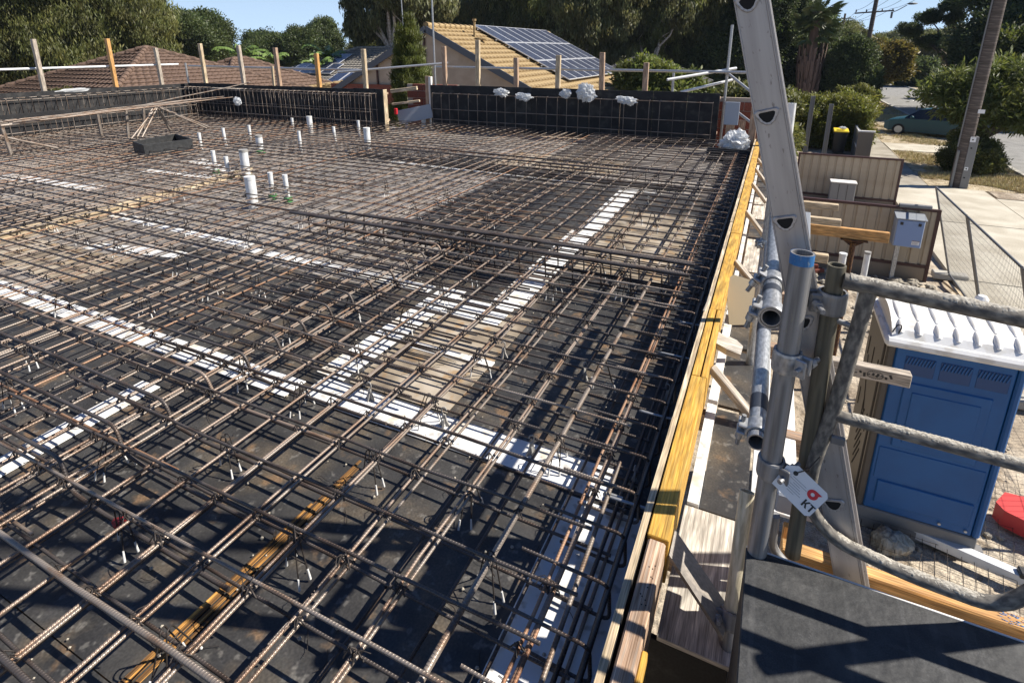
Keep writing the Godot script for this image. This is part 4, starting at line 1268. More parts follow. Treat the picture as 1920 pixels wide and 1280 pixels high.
	solo("plywood_offcut", fl, M.pale_sheet, "grey film faced plywood offcut leaning off the near end of the edge timber", "plywood offcut")
	var ch := MB.new()
	ch.extrude(PackedVector2Array([Vector2(0, -0.02), Vector2(0.06, -0.05), Vector2(0.13, -0.06), Vector2(0.135, 0.03), Vector2(0.1, 0.07), Vector2(0.06, 0.085), Vector2(0.05, 0.07), Vector2(0.0, 0.1)]), Transform3D(Basis(V(1, -0.12, 0).normalized(), V(0, 0.05, -1).normalized(), V(0.12, 1, 0.05).normalized()).orthonormalized(), V(-0.138, -1.53, -2.84)), 0.035)
	solo("broken_board", ch, M.grey_ply, "broken weathered board end jutting from under the yellow timber", "broken board")
	var st := MB.new()
	st.extrude(PackedVector2Array([Vector2(0, 0), Vector2(0.2, 0.03), Vector2(0.2, 0.3), Vector2(0.03, 0.34), Vector2(-0.02, 0.3)]), Transform3D(Basis(V(0.9, -0.05, -0.25).normalized(), V(0.1, 0.75, -0.65).normalized(), V(0.3, 0.6, 0.8).normalized()).orthonormalized(), V(-0.1, -1.71, -3.45)), 0.006)
	solo("tan_sheet", st, M.loo_tan.duplicate(), "smooth tan sheet leaning beside the yellow timber", "sheet")
	get_node("tan_sheet").mesh.surface_get_material(0).albedo_color = Color(0.62, 0.56, 0.45)
	# end pieces by the far corner
	for q in [[-0.62, -9.72, -0.86, 0.13], [-0.45, -9.9, -1.15, 0.1], [-0.28, -9.8, -0.92, 0.11], [-0.16, -10.0, -0.82, 0.1]]:
		var b := MB.new()
		b.bar(V(q[0], -1.9, q[1]), V(q[0], q[2], q[1]), q[3], 0.06, 0.004, V(0, 0, 1), q[0])
		solo("timber_stud", b, M.brown_timber, "brown upright timber at the far right corner of the forms, %s" % ["left with the grey plate", "short one", "tall one", "rightmost one"][[-0.62, -0.45, -0.28, -0.16].find(q[0])], "timber stud")
	var gpl := MB.new()
	gpl.bx(-0.72, -1.2, -9.62, -0.5, -0.83, -9.6, 0.01)
	solo("grey_plate", gpl, M.cabinet_grey, "grey plastic plate hanging at the far right corner upright", "plate")
	var fb := MB.new()
	fb.bx(-0.86, DECK, -8.85, -0.24, -1.47, -8.83, 0.002)
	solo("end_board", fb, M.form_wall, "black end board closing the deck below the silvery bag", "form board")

# ---------------------------------------------------------------- scaffold, ladder and gate
func coupler(called: String, label: String, at: Vector3, axis: Vector3, out: Vector3, m: Material, group := ""):
	# a swivel coupler: two half shells round the tube, a flap, a bolt and its nut
	var t := thing(called, label, "scaffold coupler", at, group)
	var up := axis.normalized()
	var o := (out - up * out.dot(up)).normalized()
	var s := up.cross(o)
	var bs := Basis(o, up, s)
	var shell := MB.new()
	shell.lathe(at, [Vector2(0.0255, -0.026), Vector2(0.0305, -0.026), Vector2(0.032, -0.02), Vector2(0.032, 0.02), Vector2(0.0305, 0.026), Vector2(0.0255, 0.026)], 22, bs)
	part("shell", shell, m, t)
	var fl := MB.new()
	fl.box(Transform3D(bs, at + o * 0.036 + s * 0.012), V(0.03, 0.045, 0.01), 0.003)
	fl.box(Transform3D(bs, at + o * 0.036 - s * 0.012), V(0.03, 0.045, 0.008), 0.003)
	part("flap", fl, m, t)
	var bo := MB.new()
	bo.tube(PackedVector3Array([at + o * 0.04 - s * 0.035, at + o * 0.04 + s * 0.062]), 0.0062, 8)
	part("bolt", bo, M.old_tube, t)
	var nu := MB.new()
	nu.tube(PackedVector3Array([at + o * 0.04 + s * 0.022, at + o * 0.04 + s * 0.038]), 0.0125, 6)
	part("nut", nu, m, t)
func pipe_thing(called: String, label: String, cat: String, a: Vector3, b: Vector3, r: float, m: Material, group := "", wall := 0.004) -> Node3D:
	var t := thing(called, label, cat, a, group)
	var p := MB.new()
	p.pipe(a, b, r, wall, 24)
	part("tube", p, m, t)
	return t
func band(t: Node3D, called: String, a: Vector3, b: Vector3, r: float, m: Material):
	var p := MB.new()
	p.tube(PackedVector3Array([a, b]), r, 24, false)
	part(called, p, m, t)
func make_scaffold():
	var R := 0.02415
	# the near standard with its blue painted end
	var s := pipe_thing("scaffold_standard", "near scaffold standard, galvanised tube with a blue painted top", "scaffold tube", V(0.0965, -EY, -1.292), V(0.0945, -0.433, -1.292), R, M.old_tube)
	band(s, "blue_band", V(0.0945, -0.458, -1.292), V(0.0945, -0.4325, -1.292), R + 0.0007, M.blue_paint)
	# ledgers
	var u := pipe_thing("scaffold_ledger", "upper galvanised ledger running away along the edge from the blue topped standard", "scaffold tube", V(0.054, -0.645, -1.385), V(0.06, -0.645, -3.4), R, M.galvanised, "ledgers along the edge")
	band(u, "dark_band", V(0.054, -0.645, -1.52), V(0.054, -0.645, -1.56), R + 0.0006, M.black_tape)
	var l := pipe_thing("scaffold_ledger", "lower galvanised ledger with dark bands along the edge", "scaffold tube", V(0.061, -1.0, -1.37), V(0.066, -1.0, -9.0), R, M.galvanised, "ledgers along the edge")
	band(l, "dark_band", V(0.061, -1.0, -1.5), V(0.061, -1.0, -1.575), R + 0.0006, M.black_tape)
	band(l, "dark_band", V(0.061, -1.0, -2.0), V(0.061, -1.0, -2.07), R + 0.0006, M.black_tape)
	coupler("scaffold_coupler", "galvanised coupler joining the upper ledger end to the blue topped standard", V(0.054, -0.645, -1.41), V(0, 0, 1), V(-1, 0.25, 0), M.galvanised)
	coupler("scaffold_coupler", "coupler round the blue topped standard below the upper ledger", V(0.0952, -0.7, -1.292), V(0, 1, 0), V(1, 0, 0.6), M.galvanised)
	coupler("scaffold_coupler", "coupler on the upper ledger a little behind its end", V(0.0545, -0.645, -1.62), V(0, 0, 1), V(-1, 0.5, 0), M.galvanised)
	coupler("scaffold_coupler", "coupler joining the lower ledger end to the near standard", V(0.061, -1.0, -1.42), V(0, 0, 1), V(-1, 0.1, 0), M.galvanised)
	coupler("scaffold_coupler", "coupler round the near standard at the lower ledger", V(0.096, -1.0, -1.292), V(0, 1, 0), V(1, 0, 0.5), M.old_tube)
	# the next standards along the edge
	pipe_thing("scaffold_standard", "second scaffold standard, half hidden behind the ladder", "scaffold tube", V(0.045, -EY, -3.05), V(0.045, -0.5, -3.05), R, M.galvanised)
	coupler("scaffold_coupler", "coupler low on the second standard behind the ladder", V(0.045, -1.0, -3.05), V(0, 1, 0), V(-1, 0, 0.4), M.galvanised)
	pipe_thing("scaffold_standard", "pale scaffold standard standing right of the ladder before the hedge", "scaffold tube", V(0.29, -EY, -9.4), V(0.24, -0.8, -9.4), 0.06, M.pvc)
	# short upright beside the platform
	var pu := pipe_thing("short_tube", "short dirt-yellowed tube standing at the corner of the platform board", "scaffold tube", V(0.0555, -2.6, -0.9), V(0.065, -1.335, -1.575), R, M.tube_yellowed)
	band(pu, "dark_half", V(0.0555 + 0.0095 * 0.55, -2.6 + 1.265 * 0.55, -0.9 - 0.675 * 0.55), V(0.0555 + 0.0095 * 0.74, -2.6 + 1.265 * 0.74, -0.9 - 0.675 * 0.74), R + 0.0008, M.old_tube)
	coupler("scaffold_coupler", "rusty coupler halfway down the short yellowed tube", V(0.0626, -1.66, -1.402), V(0.0095, 1.265, -0.675), V(-1, 0.2, 0), M.old_tube)
	# a brace and a tall standard of the ladder bay, standing off to the right
	pipe_thing("brace_tube", "scaffold brace sloping down at the right of the ladder bay", "scaffold tube", V(0.96, -0.3, -1.385), V(1.12, -0.86, -1.56), R, M.galvanised)
	pipe_thing("scaffold_standard", "tall standard at the outer right corner of the ladder bay", "scaffold tube", V(1.16, -1.75, -2.19), V(1.16, 2.6, -2.19), R, M.galvanised)
	# platform
	var pf := MB.new()
	pf.bx(0.068, -1.288, -1.296, 1.45, -1.2705, 0.75, 0.003)
	solo("platform_board", pf, M.platform_film, "grey-black film faced plywood platform board at the lower right", "platform board")
	var sk := MB.new()
	sk.bx(0.069, -2.5, -1.28, 0.083, -1.2905, 0.72, 0.002)  # added sheet that blocks the sun from the gap beside the platform
	solo("added_sun_blocker", sk, M.form_wall, "added black sheet below the left platform edge, keeping sun out of the gap", "plywood sheet")
	for q in [[-6.9, 0.83], [-7.6, 0.86], [-5.6, 0.62]]:
		var b := MB.new()
		b.bx(0.2, -1.93, q[0], q[1], -1.85, q[0] + 0.07, 0.004, q[0])
		solo("bearer_end", b, M.pale_timber, "pale timber bearer end jutting out beyond the ladder, %s" % ["middle one", "farthest one", "nearest one"][[-6.9, -7.6, -5.6].find(q[0])], "timber", "bearer ends beyond the ladder")
	var gs := MB.new()
	gs.box(Transform3D(Basis(V(1, 0, 0), 0.35), V(0.36, -1.75, -5.4)), V(0.17, 0.02, 1.1), 0.004)
	solo("grey_sheet", gs, M.cabinet_silver, "grey metal sheet lying on the bearers just right of the ladder", "sheet")
	var pe := MB.new()
	pe.bx(0.07, -1.2865, -1.3025, 1.45, -1.272, -1.297, 0.001)
	solo("board_edge", pe, M.white_edge, "pale raw far edge of the platform board", "board edge")
	for q in [[0.15, 0.1], [0.95, 0.1]]:
		var b := MB.new()
		b.bx(q[0], -1.39, -1.2, q[0] + 0.09, -1.289, 0.7, 0.004)
		solo("platform_joist", b, M.orange_timber, "timber joist under the platform board, %s one" % ("left" if q[0] < 0.5 else "right"), "joist")
	var ot := MB.new()
	ot.bx(0.165, -1.435, -1.479, 1.5, -1.372, -1.436, 0.004, 1.0)
	solo("kerb_timber", ot, M.orange_timber, "orange timber lying beyond the platform board, blue chalk near its right end", "timber")
	var bl := MB.new()
	for w in 40: bl.lump(V(0.66 + 0.06 * rng.randf(), -1.3718, -1.474 + 0.034 * rng.randf()), V(rng.randf_range(0.003, 0.007), 0.0006, 0.0012), noise_of(w, 0.05, 2), 0.4, 6, 4)
	solo("chalk_mark", bl, M.blue_paint, "blue chalk smear on the orange timber by the platform", "chalk mark")
	var gb := MB.new()
	gb.bx(0.14, -1.34, -1.62, 0.25, -1.27, -1.53, 0.006)
	solo("grey_box", gb, M.cabinet_grey, "small grey plastic box behind the near standard above the orange timber", "box")
	var np := MB.new()
	np.bx(0.17, -1.6, -1.53, 0.2, -1.36, -1.51, 0.003)
	solo("packer_timber", np, M.orange_timber, "short upright orange timber packer at the end of the orange timber", "timber")
	# hoop of flat hose by the platform corner
	var hp := MB.new()
	hp.tube(bend([V(0.13, -1.2, -1.36), V(0.135, -1.33, -1.38), V(0.2, -1.36, -1.35), V(0.32, -1.33, -1.33)], 0.06), 0.012, 8)
	solo("rubber_hose", hp, M.old_tube, "bent grey hose curling from the near standard along the platform edge", "hose")
	make_ladder()
	make_gate()
	# guard rails behind the forms at the back
	var rails := [["white guard rail tube above the left form wall", V(-14.0, -0.36, -2.0), V(-13.85, -0.33, -9.3), M.pvc], ["grey guard rail tube behind the left-hand studs", V(-13.9, -0.38, -9.62), V(-8.35, -0.42, -9.7), M.galvanised], ["short guard rail tube before the cypress", V(-8.5, -0.45, -9.2), V(-6.6, -0.28, -10.6), M.galvanised], ["long thin guard rail tube behind the right-hand studs", V(-6.8, -0.36, -10.42), V(-0.4, -0.4, -10.55), M.galvanised], ["short sloping guard rail tube at the far right corner", V(-1.75, -0.52, -10.0), V(-0.7, -0.34, -10.9), M.pvc], ["lower sloping guard rail tube at the far right corner", V(-1.55, -0.75, -10.3), V(-0.75, -0.55, -11.0), M.pvc]]
	for q in rails: pipe_thing("guard_rail", q[0], "guard rail", q[1], q[2], R, q[3], "guard rail tubes behind the forms")
	var sts := [["short scaffold standard left of the cypress", V(-8.35, -EY, -9.85), -0.35], ["tall thin mast pole before the gabled house", V(-7.02, -EY, -10.7), 1.6], ["scaffold standard right of the house by the bush", V(-0.83, -EY, -10.75), 0.4], ["short scaffold standard at the left form corner", V(-13.85, -EY, -9.5), -0.3], ["short scaffold standard before the green bush", V(-1.72, -EY, -10.45), -0.42]]
	for q in sts: pipe_thing("scaffold_standard", q[0], "scaffold tube", q[1], V(q[1].x, q[2], q[1].z), 0.02 if q[2] > 1 else R, M.galvanised)
	coupler("scaffold_coupler", "coupler at the joint of rails left of the cypress", V(-8.35, -0.43, -9.85), V(0, 1, 0), V(1, 0, 1), M.galvanised)
	coupler("scaffold_coupler", "coupler on the standard by the far right corner", V(-0.83, -0.42, -10.75), V(0, 1, 0), V(1, 0, 1), M.galvanised)
	for q in [[V(-0.83, -0.42, -10.75), V(-0.2, -0.85, -10.3)], [V(-0.8, -0.95, -10.7), V(-0.1, -1.35, -10.0)]]:
		pipe_thing("brace_tube", "grey brace tube sloping down to the right at the far right corner, %s" % ("upper one" if q[0].y > -0.6 else "lower one"), "scaffold tube", q[0], q[1], R, M.galvanised)
func make_ladder():
	var t := thing("ladder", "grey aluminium extension ladder with D-shaped rung ends, leaning past the edge", "ladder", V(0.33, -EY, -1.5))
	# each stile is a channel: web towards the viewer, flanges behind
	var dirv := V(-0.3575, 1.306, 0).normalized()
	var across := V(dirv.y, -dirv.x, 0)
	var W := 0.058
	for q in [[-1.36, "stile"], [-1.735, "stile"]]:
		var base := V(0.2835, -1.205, q[0]) + dirv * -2.2
		var top := base + dirv * 5.4
		var b := MB.new()
		var mid := (base + top) / 2
		var bs := Basis(across, dirv, V(0, 0, 1))
		b.box(Transform3D(bs, mid), V(W, 5.4, 0.003), 0.0006)
		b.box(Transform3D(bs, mid + across * (W / 2 + 0.0018) + V(0, 0, -0.012)), V(0.0035, 5.4, 0.03), 0.001)
		b.box(Transform3D(bs, mid - across * (W / 2 + 0.0018) + V(0, 0, -0.012)), V(0.0035, 5.4, 0.03), 0.001)
		b.box(Transform3D(bs, mid + across * (W / 2 + 0.006) + V(0, 0, 0.0005)), V(0.005, 5.4, 0.005), 0.001)
		part("stile", b, M.aluminium, t)
	# the base section of the extension ladder just behind the front one
	for q in [-1.4, -1.7]:
		var base := V(0.2835, -1.205, q) + dirv * -2.3 + across * 0.016
		var b := MB.new()
		b.box(Transform3D(Basis(across, dirv, V(0, 0, 1)), base + dirv * 1.4), V(0.06, 2.8, 0.022), 0.002)
		part("lower_stile", b, M.aluminium, t)
	var D := PackedVector2Array()
	for p in [Vector2(-0.021, 0.011), Vector2(-0.017, 0.015), Vector2(0.017, 0.015), Vector2(0.021, 0.011), Vector2(0.019, 0.004), Vector2(0.012, -0.008), Vector2(0.004, -0.014), Vector2(-0.004, -0.014), Vector2(-0.012, -0.008), Vector2(-0.019, 0.004)]: D.append(p)
	var D2 := PackedVector2Array()
	for q in D.size(): D[q] *= 1.12
	for p in D: D2.append(p * 0.74)
	for k in 18:
		var c := V(0.2835, -1.205, 0) + dirv * (-1.903 + 0.25 * k) - across * 0.005
		# rung ends: a raised rim on the web with the hollow of the rung inside it
		var bs := Basis(across, dirv, V(0, 0, 1))
		var rm := MB.new()
		for i in D.size():
			var j := (i + 1) % D.size()
			var f := func(p: Vector2, z: float) -> Vector3: return c + across * p.x + dirv * p.y + V(0, 0, z)
			rm.plane4(f.call(D[i] * 1.12, -1.356), f.call(D[j] * 1.12, -1.356), f.call(D[j], -1.3535), f.call(D[i], -1.3535), V(0, 0, 1))
			rm.plane4(f.call(D[i], -1.3535), f.call(D[j], -1.3535), f.call(D2[j], -1.354), f.call(D2[i], -1.354), V(0, 0, 1))
		part("rung_rim", rm, M.aluminium, t)
		var ho := MB.new()
		ho.extrude(D2, Transform3D(bs, c + V(0, 0, -1.3572)), 0.004)
		part("rung_hollow", ho, M.hole_dark, t)
		var rg := MB.new()
		rg.extrude(D, Transform3D(bs, c + V(0, 0, -1.5475)), 0.37)
		part("rung", rg, M.aluminium, t)
func mortar(rail: MeshInstance3D, path: Array, r: float, sd: int):
	# dried mortar splashed along the upper side of a rail: a ragged shell that sinks into the tube at its edges
	var nn := noise_of(sd, 0.9, 5)
	var n2 := noise_of(sd + 9, 0.12, 3)
	var b := MB.new()
	var L := 0.0
	for i in path.size() - 1: L += (path[i + 1] - path[i]).length()
	var n := int(L / 0.0024)
	var K := 17
	var run := 0.0
	var seg := 0
	var s0 := 0.0
	for i in n + 1:
		run = L * i / n
		while seg < path.size() - 2 and run - s0 > (path[seg + 1] - path[seg]).length():
			s0 += (path[seg + 1] - path[seg]).length()
			seg += 1
		var d: Vector3 = (path[seg + 1] - path[seg]).normalized()
		var p: Vector3 = path[seg] + d * (run - s0)
		var side := d.cross(Vector3.UP).normalized()
		var up := side.cross(d)
		for j in K:
			var an := lerpf(-1.75, 1.75, float(j) / (K - 1)) - 0.2
			var o := up * cos(an) + side * sin(an)
			var h := 0.0012 + 0.0026 * nn.get_noise_3dv((p + o * r) * 600.0) + 0.0022 * n2.get_noise_3dv((p + o * r) * 160.0) - 0.0036 * pow(absf(an + 0.1) / 1.25, 2.0)
			b.vert(p + o * (r + h), o, Vector2(j / 12.0, run))
	for i in n:
		for j in K - 1:
			var a := i * K + j
			b.face(a, a + 1, a + K + 1); b.face(a, a + K + 1, a + K)
	# true normals, so that the lumps catch the light
	var acc := PackedVector3Array()
	acc.resize(b.v.size())
	for i in range(0, b.ix.size(), 3):
		var g := (b.v[b.ix[i + 2]] - b.v[b.ix[i]]).cross(b.v[b.ix[i + 1]] - b.v[b.ix[i]])
		for q in 3: acc[b.ix[i + q]] += g
	for i in acc.size():
		if acc[i].length() > 0: b.n[i] = acc[i].normalized()
	part("mortar_crust", b, M.mortar_crust, rail).position = Vector3.ZERO
func make_gate():
	var z := -1.335
	var t := thing("scaffold_gate", "swing gate of mud crusted tubes hung beside the platform", "scaffold gate", V(0.25, -1.2, z))
	var po := MB.new()
	po.pipe(V(0.183, -1.3, z - 0.015), V(0.17, -0.47, z - 0.015), 0.019, 0.004)
	part("hinge_post", po, M.gate_post, t)
	var f := func(u: float, y: float) -> Vector3: return V(u, y, z)
	var top := MB.new()
	top.tube(wavy(f.call(0.185, -0.5), f.call(1.3, -0.585), 14, 0.001), 0.0185, 14)
	var tr := part("top_rail", top, M.crusted_tube, t)
	mortar(tr, [V(0.195, -0.5008, z), V(0.75, -0.5431, z)], 0.0185, 61)
	var lp := MB.new()
	lp.tube(bend([f.call(0.236, -0.515), f.call(0.215, -0.80), f.call(0.188, -1.01), f.call(0.196, -1.12), f.call(0.262, -1.196), f.call(0.422, -1.228), f.call(0.602, -1.238), f.call(0.66, -1.14), f.call(0.69, -0.86)], 0.06), 0.0165, 14)
	var lf := part("loop_frame", lp, M.crusted_tube, t)
	mortar(lf, [V(0.215, -1.146, z), V(0.25, -1.183, z), V(0.3, -1.2045, z), V(0.39, -1.2215, z), V(0.45, -1.2296, z), V(0.57, -1.2358, z)], 0.0165, 62)
	var md := MB.new()
	md.tube(PackedVector3Array([f.call(0.215, -0.842), f.call(1.3, -0.885)]), 0.0145, 14)
	var mr := part("mid_rail", md, M.crusted_tube, t)
	mortar(mr, [V(0.25, -0.8434, z), V(0.7, -0.8612, z)], 0.0145, 63)
	var hb := MB.new()
	hb.tube(PackedVector3Array([V(0.17, -0.6, z - 0.015), V(0.232, -0.61, z)]), 0.007, 8)
	hb.box(Transform3D(Basis(), V(0.23, -0.9, z + 0.012)), V(0.03, 0.02, 0.012), 0.002)
	part("hinge_lug", hb, M.old_tube, t)
	coupler("scaffold_coupler", "coupler holding the gate post to the near standard", V(0.171, -0.56, z - 0.015), V(0, 1, 0), V(-1, 0, 0.3), M.old_tube)
	# the white inspection tag
	var tg := thing("inspection_tag", "white plastic inspection tag wired to the gate, red ring mark and black letters, half shaded", "tag", V(0.19, -1.0, -1.27))
	var xa := V(0.084, -0.05, 0.02).normalized()
	var ya := V(0.028, 0.068, -0.03).normalized()
	ya = (ya - xa * ya.dot(xa)).normalized()
	var za := xa.cross(ya)
	var bs := Basis(xa, ya, za)
	var c := V(0.163, -1.016, -1.258)
	var pl := MB.new()
	pl.extrude(PackedVector2Array([Vector2(-0.05, -0.036), Vector2(0.042, -0.038), Vector2(0.05, -0.03), Vector2(0.05, 0.03), Vector2(0.042, 0.038), Vector2(-0.036, 0.04), Vector2(-0.054, 0.022)]), Transform3D(bs, c), 0.0015)
	part("plate", pl, M.tag_white, tg)
	var ring := MB.new()
	var rc := Vector2(0.024, 0.012)
	for i in 20:
		var w := []
		for k in [i, i + 1]: w.append(Vector2(cos(TAU * k / 20.0), sin(TAU * k / 20.0)))
		var g := func(p: Vector2) -> Vector3: return c + xa * p.x + ya * p.y + za * 0.0016
		ring.plane4(g.call(rc + w[0] * 0.012), g.call(rc + w[1] * 0.012), g.call(rc + w[1] * 0.0045), g.call(rc + w[0] * 0.0045), za)
	ring.extrude(PackedVector2Array([Vector2(0.024, 0.024), Vector2(0.04, 0.024), Vector2(0.034, 0.0165), Vector2(0.029, 0.0205)]), Transform3D(bs, c + za * 0.0016), 0.0004)
	part("red_mark", ring, M.tag_red, tg)
	var tm := TextMesh.new()
	tm.text = "KT"
	var sf := SystemFont.new(); sf.font_names = PackedStringArray(["Droid Sans"]); sf.font_weight = 800
	tm.font = sf; tm.font_size = 32; tm.pixel_size = 0.0008; tm.depth = 0.0006; tm.material = M.tag_black
	var o := MeshInstance3D.new()
	o.name = "letters"; o.mesh = tm
	o.transform = Transform3D(bs, c + xa * 0.033 - ya * 0.016 + za * 0.0014 - bases[tg])
	tg.add_child(o, true)
	var ln := MB.new()
	for k in 7: ln.box(Transform3D(bs, c + xa * (-0.012 + 0.0) + ya * (-0.02 + 0.0055 * k) + za * 0.0011), V(0.018 + 0.009 * ((k * 7) % 4), 0.0011, 0.0004))
	part("small_print", ln, M.tag_grey, tg)
	var eye := MB.new()
	eye.lathe(c - xa * 0.03 + ya * 0.022 + za * 0.0012, [Vector2(0.0055, 0), Vector2(0.0055, 0.0008), Vector2(0.0, 0.0008)], 14, Basis(xa, za, -ya))
	part("eyelet", eye, M.tag_black, tg)
	var wi := MB.new()
	wi.tube(bend([c - xa * 0.03 + ya * 0.022, c - xa * 0.02 + ya * 0.05 + za * 0.01, V(0.2, -0.95, z + 0.02)], 0.01), 0.0014, 5)
	part("wire", wi, M.tie_wire, tg)

# ---------------------------------------------------------------- houses
func roof_face(t: Node3D, A: Vector3, B: Vector3, C: Vector3, D: Vector3, m: Material, course := 0.37, tile := 0.3):
	# A-B along the eave, D-C along the ridge; one part for each course of tiles, stepped over the one below
	var n := int(((D + C) / 2 - (A + B) / 2).length() / course)
	var N := (B - A).cross(D - A).normalized()
	if N.y < 0: N = -N
	for i in n:
		var f0 := float(i) / n
		var f1 := minf(1.0, (i + 1.12) / n)
		var p0 := A.lerp(D, f0)
		var p1 := B.lerp(C, f0)
		var q0 := A.lerp(D, f1)
		var q1 := B.lerp(C, f1)
		var b := MB.new()
		var cnt := maxi(1, int((p1 - p0).length() / tile))
		var sh := 0.5 / cnt if i % 2 else 0.0
		for k in cnt + 1:
			var s0 := clampf(float(k) / cnt - sh, 0, 1)
			var s1 := clampf(float(k + 1) / cnt - sh, 0, 1)
			if s1 - s0 < 1e-4: continue
			var j := rng.randf_range(-0.004, 0.006)
			var sm := lerpf(s0, s1, 0.72)
			var h := [0.05 + j, 0.042 + j, 0.07 + j]
			var ss := [s0, sm, s1]
			var lo := []
			var hi := []
			for w in 3:
				lo.append(p0.lerp(p1, ss[w]) + N * h[w])
				hi.append(q0.lerp(q1, ss[w]) + N * (h[w] - 0.05))
			for w in 2:
				b.plane4(lo[w], lo[w + 1], hi[w + 1], hi[w], N)
				b.plane4(lo[w], lo[w + 1], p0.lerp(p1, ss[w + 1]), p0.lerp(p1, ss[w]), (A - D))
		part("tile_course", b, m, t)
func caps(t: Node3D, a: Vector3, b: Vector3, m: Material):
	# ridge or hip capping, tile by tile
	var L := (b - a).length()
	var n := int(L / 0.4)
	var mb := MB.new()
	for i in n:
		var p := a.lerp(b, float(i) / n)
		var q := a.lerp(b, (i + 1.08) / n)
		mb.tube(PackedVector3Array([p + V(0, 0.02, 0), q + V(0, 0.0, 0)]), [0.13, 0.115], 8)
	part("ridge_capping", mb, m, t)
func solar(t: Node3D, o: Vector3, ux: Vector3, uy: Vector3, w: float, h: float, gap := 0.02):
	# one framed panel: o its lower left corner, ux along the eave, uy up the slope
	var n := ux.cross(uy).normalized()
	if n.y < 0: n = -n
	var bs := Basis(ux, uy, n)
	var fr := MB.new()
	var c := o + ux * w / 2 + uy * h / 2
	for q in [[w / 2, h - gap, 0], [-w / 2, h - gap, 0], [0, h / 2, 1], [0, -h / 2, 1]]:
		if q[2] == 0: fr.box(Transform3D(bs, c + ux * (q[0] - signf(q[0]) * (gap / 2 + 0.018))), V(0.036, h - gap, 0.04))
		else: fr.box(Transform3D(bs, c + uy * (q[1] - signf(q[1]) * (gap / 2 + 0.018))), V(w - gap - 0.072, 0.036, 0.04))
	var pa := part("solar_panel", fr, M.solar_frame, t)
	var g := MB.new()
	g.box(Transform3D(bs, c + n * 0.002), V(w - gap - 0.07, h - gap - 0.07, 0.03))
	part("glass", g, M.solar_glass, pa).position = Vector3.ZERO
	var l := MB.new()
	for k in range(1, 6): l.box(Transform3D(bs, c + n * 0.0176 + ux * (w - 0.08) * (k / 6.0 - 0.5)), V(0.005, h - gap - 0.08, 0.001))
	for k in range(1, 10): l.box(Transform3D(bs, c + n * 0.0172 + uy * (h - 0.08) * (k / 10.0 - 0.5)), V(w - gap - 0.08, 0.005, 0.001))
	part("cell_lines", l, M.solar_cell_line, pa).position = Vector3.ZERO
func hip_roof(t: Node3D, x0: float, x1: float, z0: float, z1: float, ye: float, pitch: float, m: Material):
	# hipped roof over a rectangle, the ridge along its longer side
	var w := minf(x1 - x0, z1 - z0) / 2
	var yr := ye + w * tan(pitch)
	var r0: Vector3
	var r1: Vector3
	if x1 - x0 >= z1 - z0:
		r0 = V(x0 + w, yr, (z0 + z1) / 2); r1 = V(x1 - w, yr, (z0 + z1) / 2)
	else:
		r0 = V((x0 + x1) / 2, yr, z0 + w); r1 = V((x0 + x1) / 2, yr, z1 - w)
	var a := V(x0, ye, z1)
	var b := V(x1, ye, z1)
	var c := V(x1, ye, z0)
	var d := V(x0, ye, z0)
	if x1 - x0 >= z1 - z0:
		roof_face(t, a, b, r1, r0, m); roof_face(t, b, c, r1, r1, m)
		roof_face(t, c, d, r0, r1, m); roof_face(t, d, a, r0, r0, m)
		caps(t, a, r0, m); caps(t, d, r0, m); caps(t, b, r1, m); caps(t, c, r1, m)
	else:
		roof_face(t, a, b, r1, r1, m); roof_face(t, b, c, r0, r1, m)
		roof_face(t, c, d, r0, r0, m); roof_face(t, d, a, r1, r0, m)
		caps(t, a, r1, m); caps(t, b, r1, m); caps(t, c, r0, m); caps(t, d, r0, m)
	if (r1 - r0).length() > 0.3: caps(t, r0, r1, m)
	var s := MB.new()
	s.bx(x0 + 0.05, ye - 0.16, z0 + 0.05, x1 - 0.05, ye - 0.01, z1 - 0.05)
	part("eaves", s, M.fascia, t)
func walls(t: Node3D, x0: float, x1: float, z0: float, z1: float, y1: float, m: Material):
	var b := MB.new()
	b.bx(x0, -EY - 0.1, z0, x1, y1, z1)
	part("wall", b, m, t)
func house_window(t: Node3D, x0: float, x1: float, y0: float, y1: float, z: float):
	var f := MB.new()
	for q in [[x0, y0, x1, y0 + 0.06], [x0, y1 - 0.06, x1, y1], [x0, y0 + 0.06, x0 + 0.06, y1 - 0.06], [x1 - 0.06, y0 + 0.06, x1, y1 - 0.06]]: f.bx(q[0], q[1], z - 0.02, q[2], q[3], z + 0.04)
	var w := part("window", f, M.fascia, t)
	var g := MB.new()
	g.bx(x0 + 0.06, y0 + 0.06, z - 0.01, x1 - 0.06, y1 - 0.06, z + 0.012)
	part("pane", g, M.car_glass, w).position = Vector3.ZERO
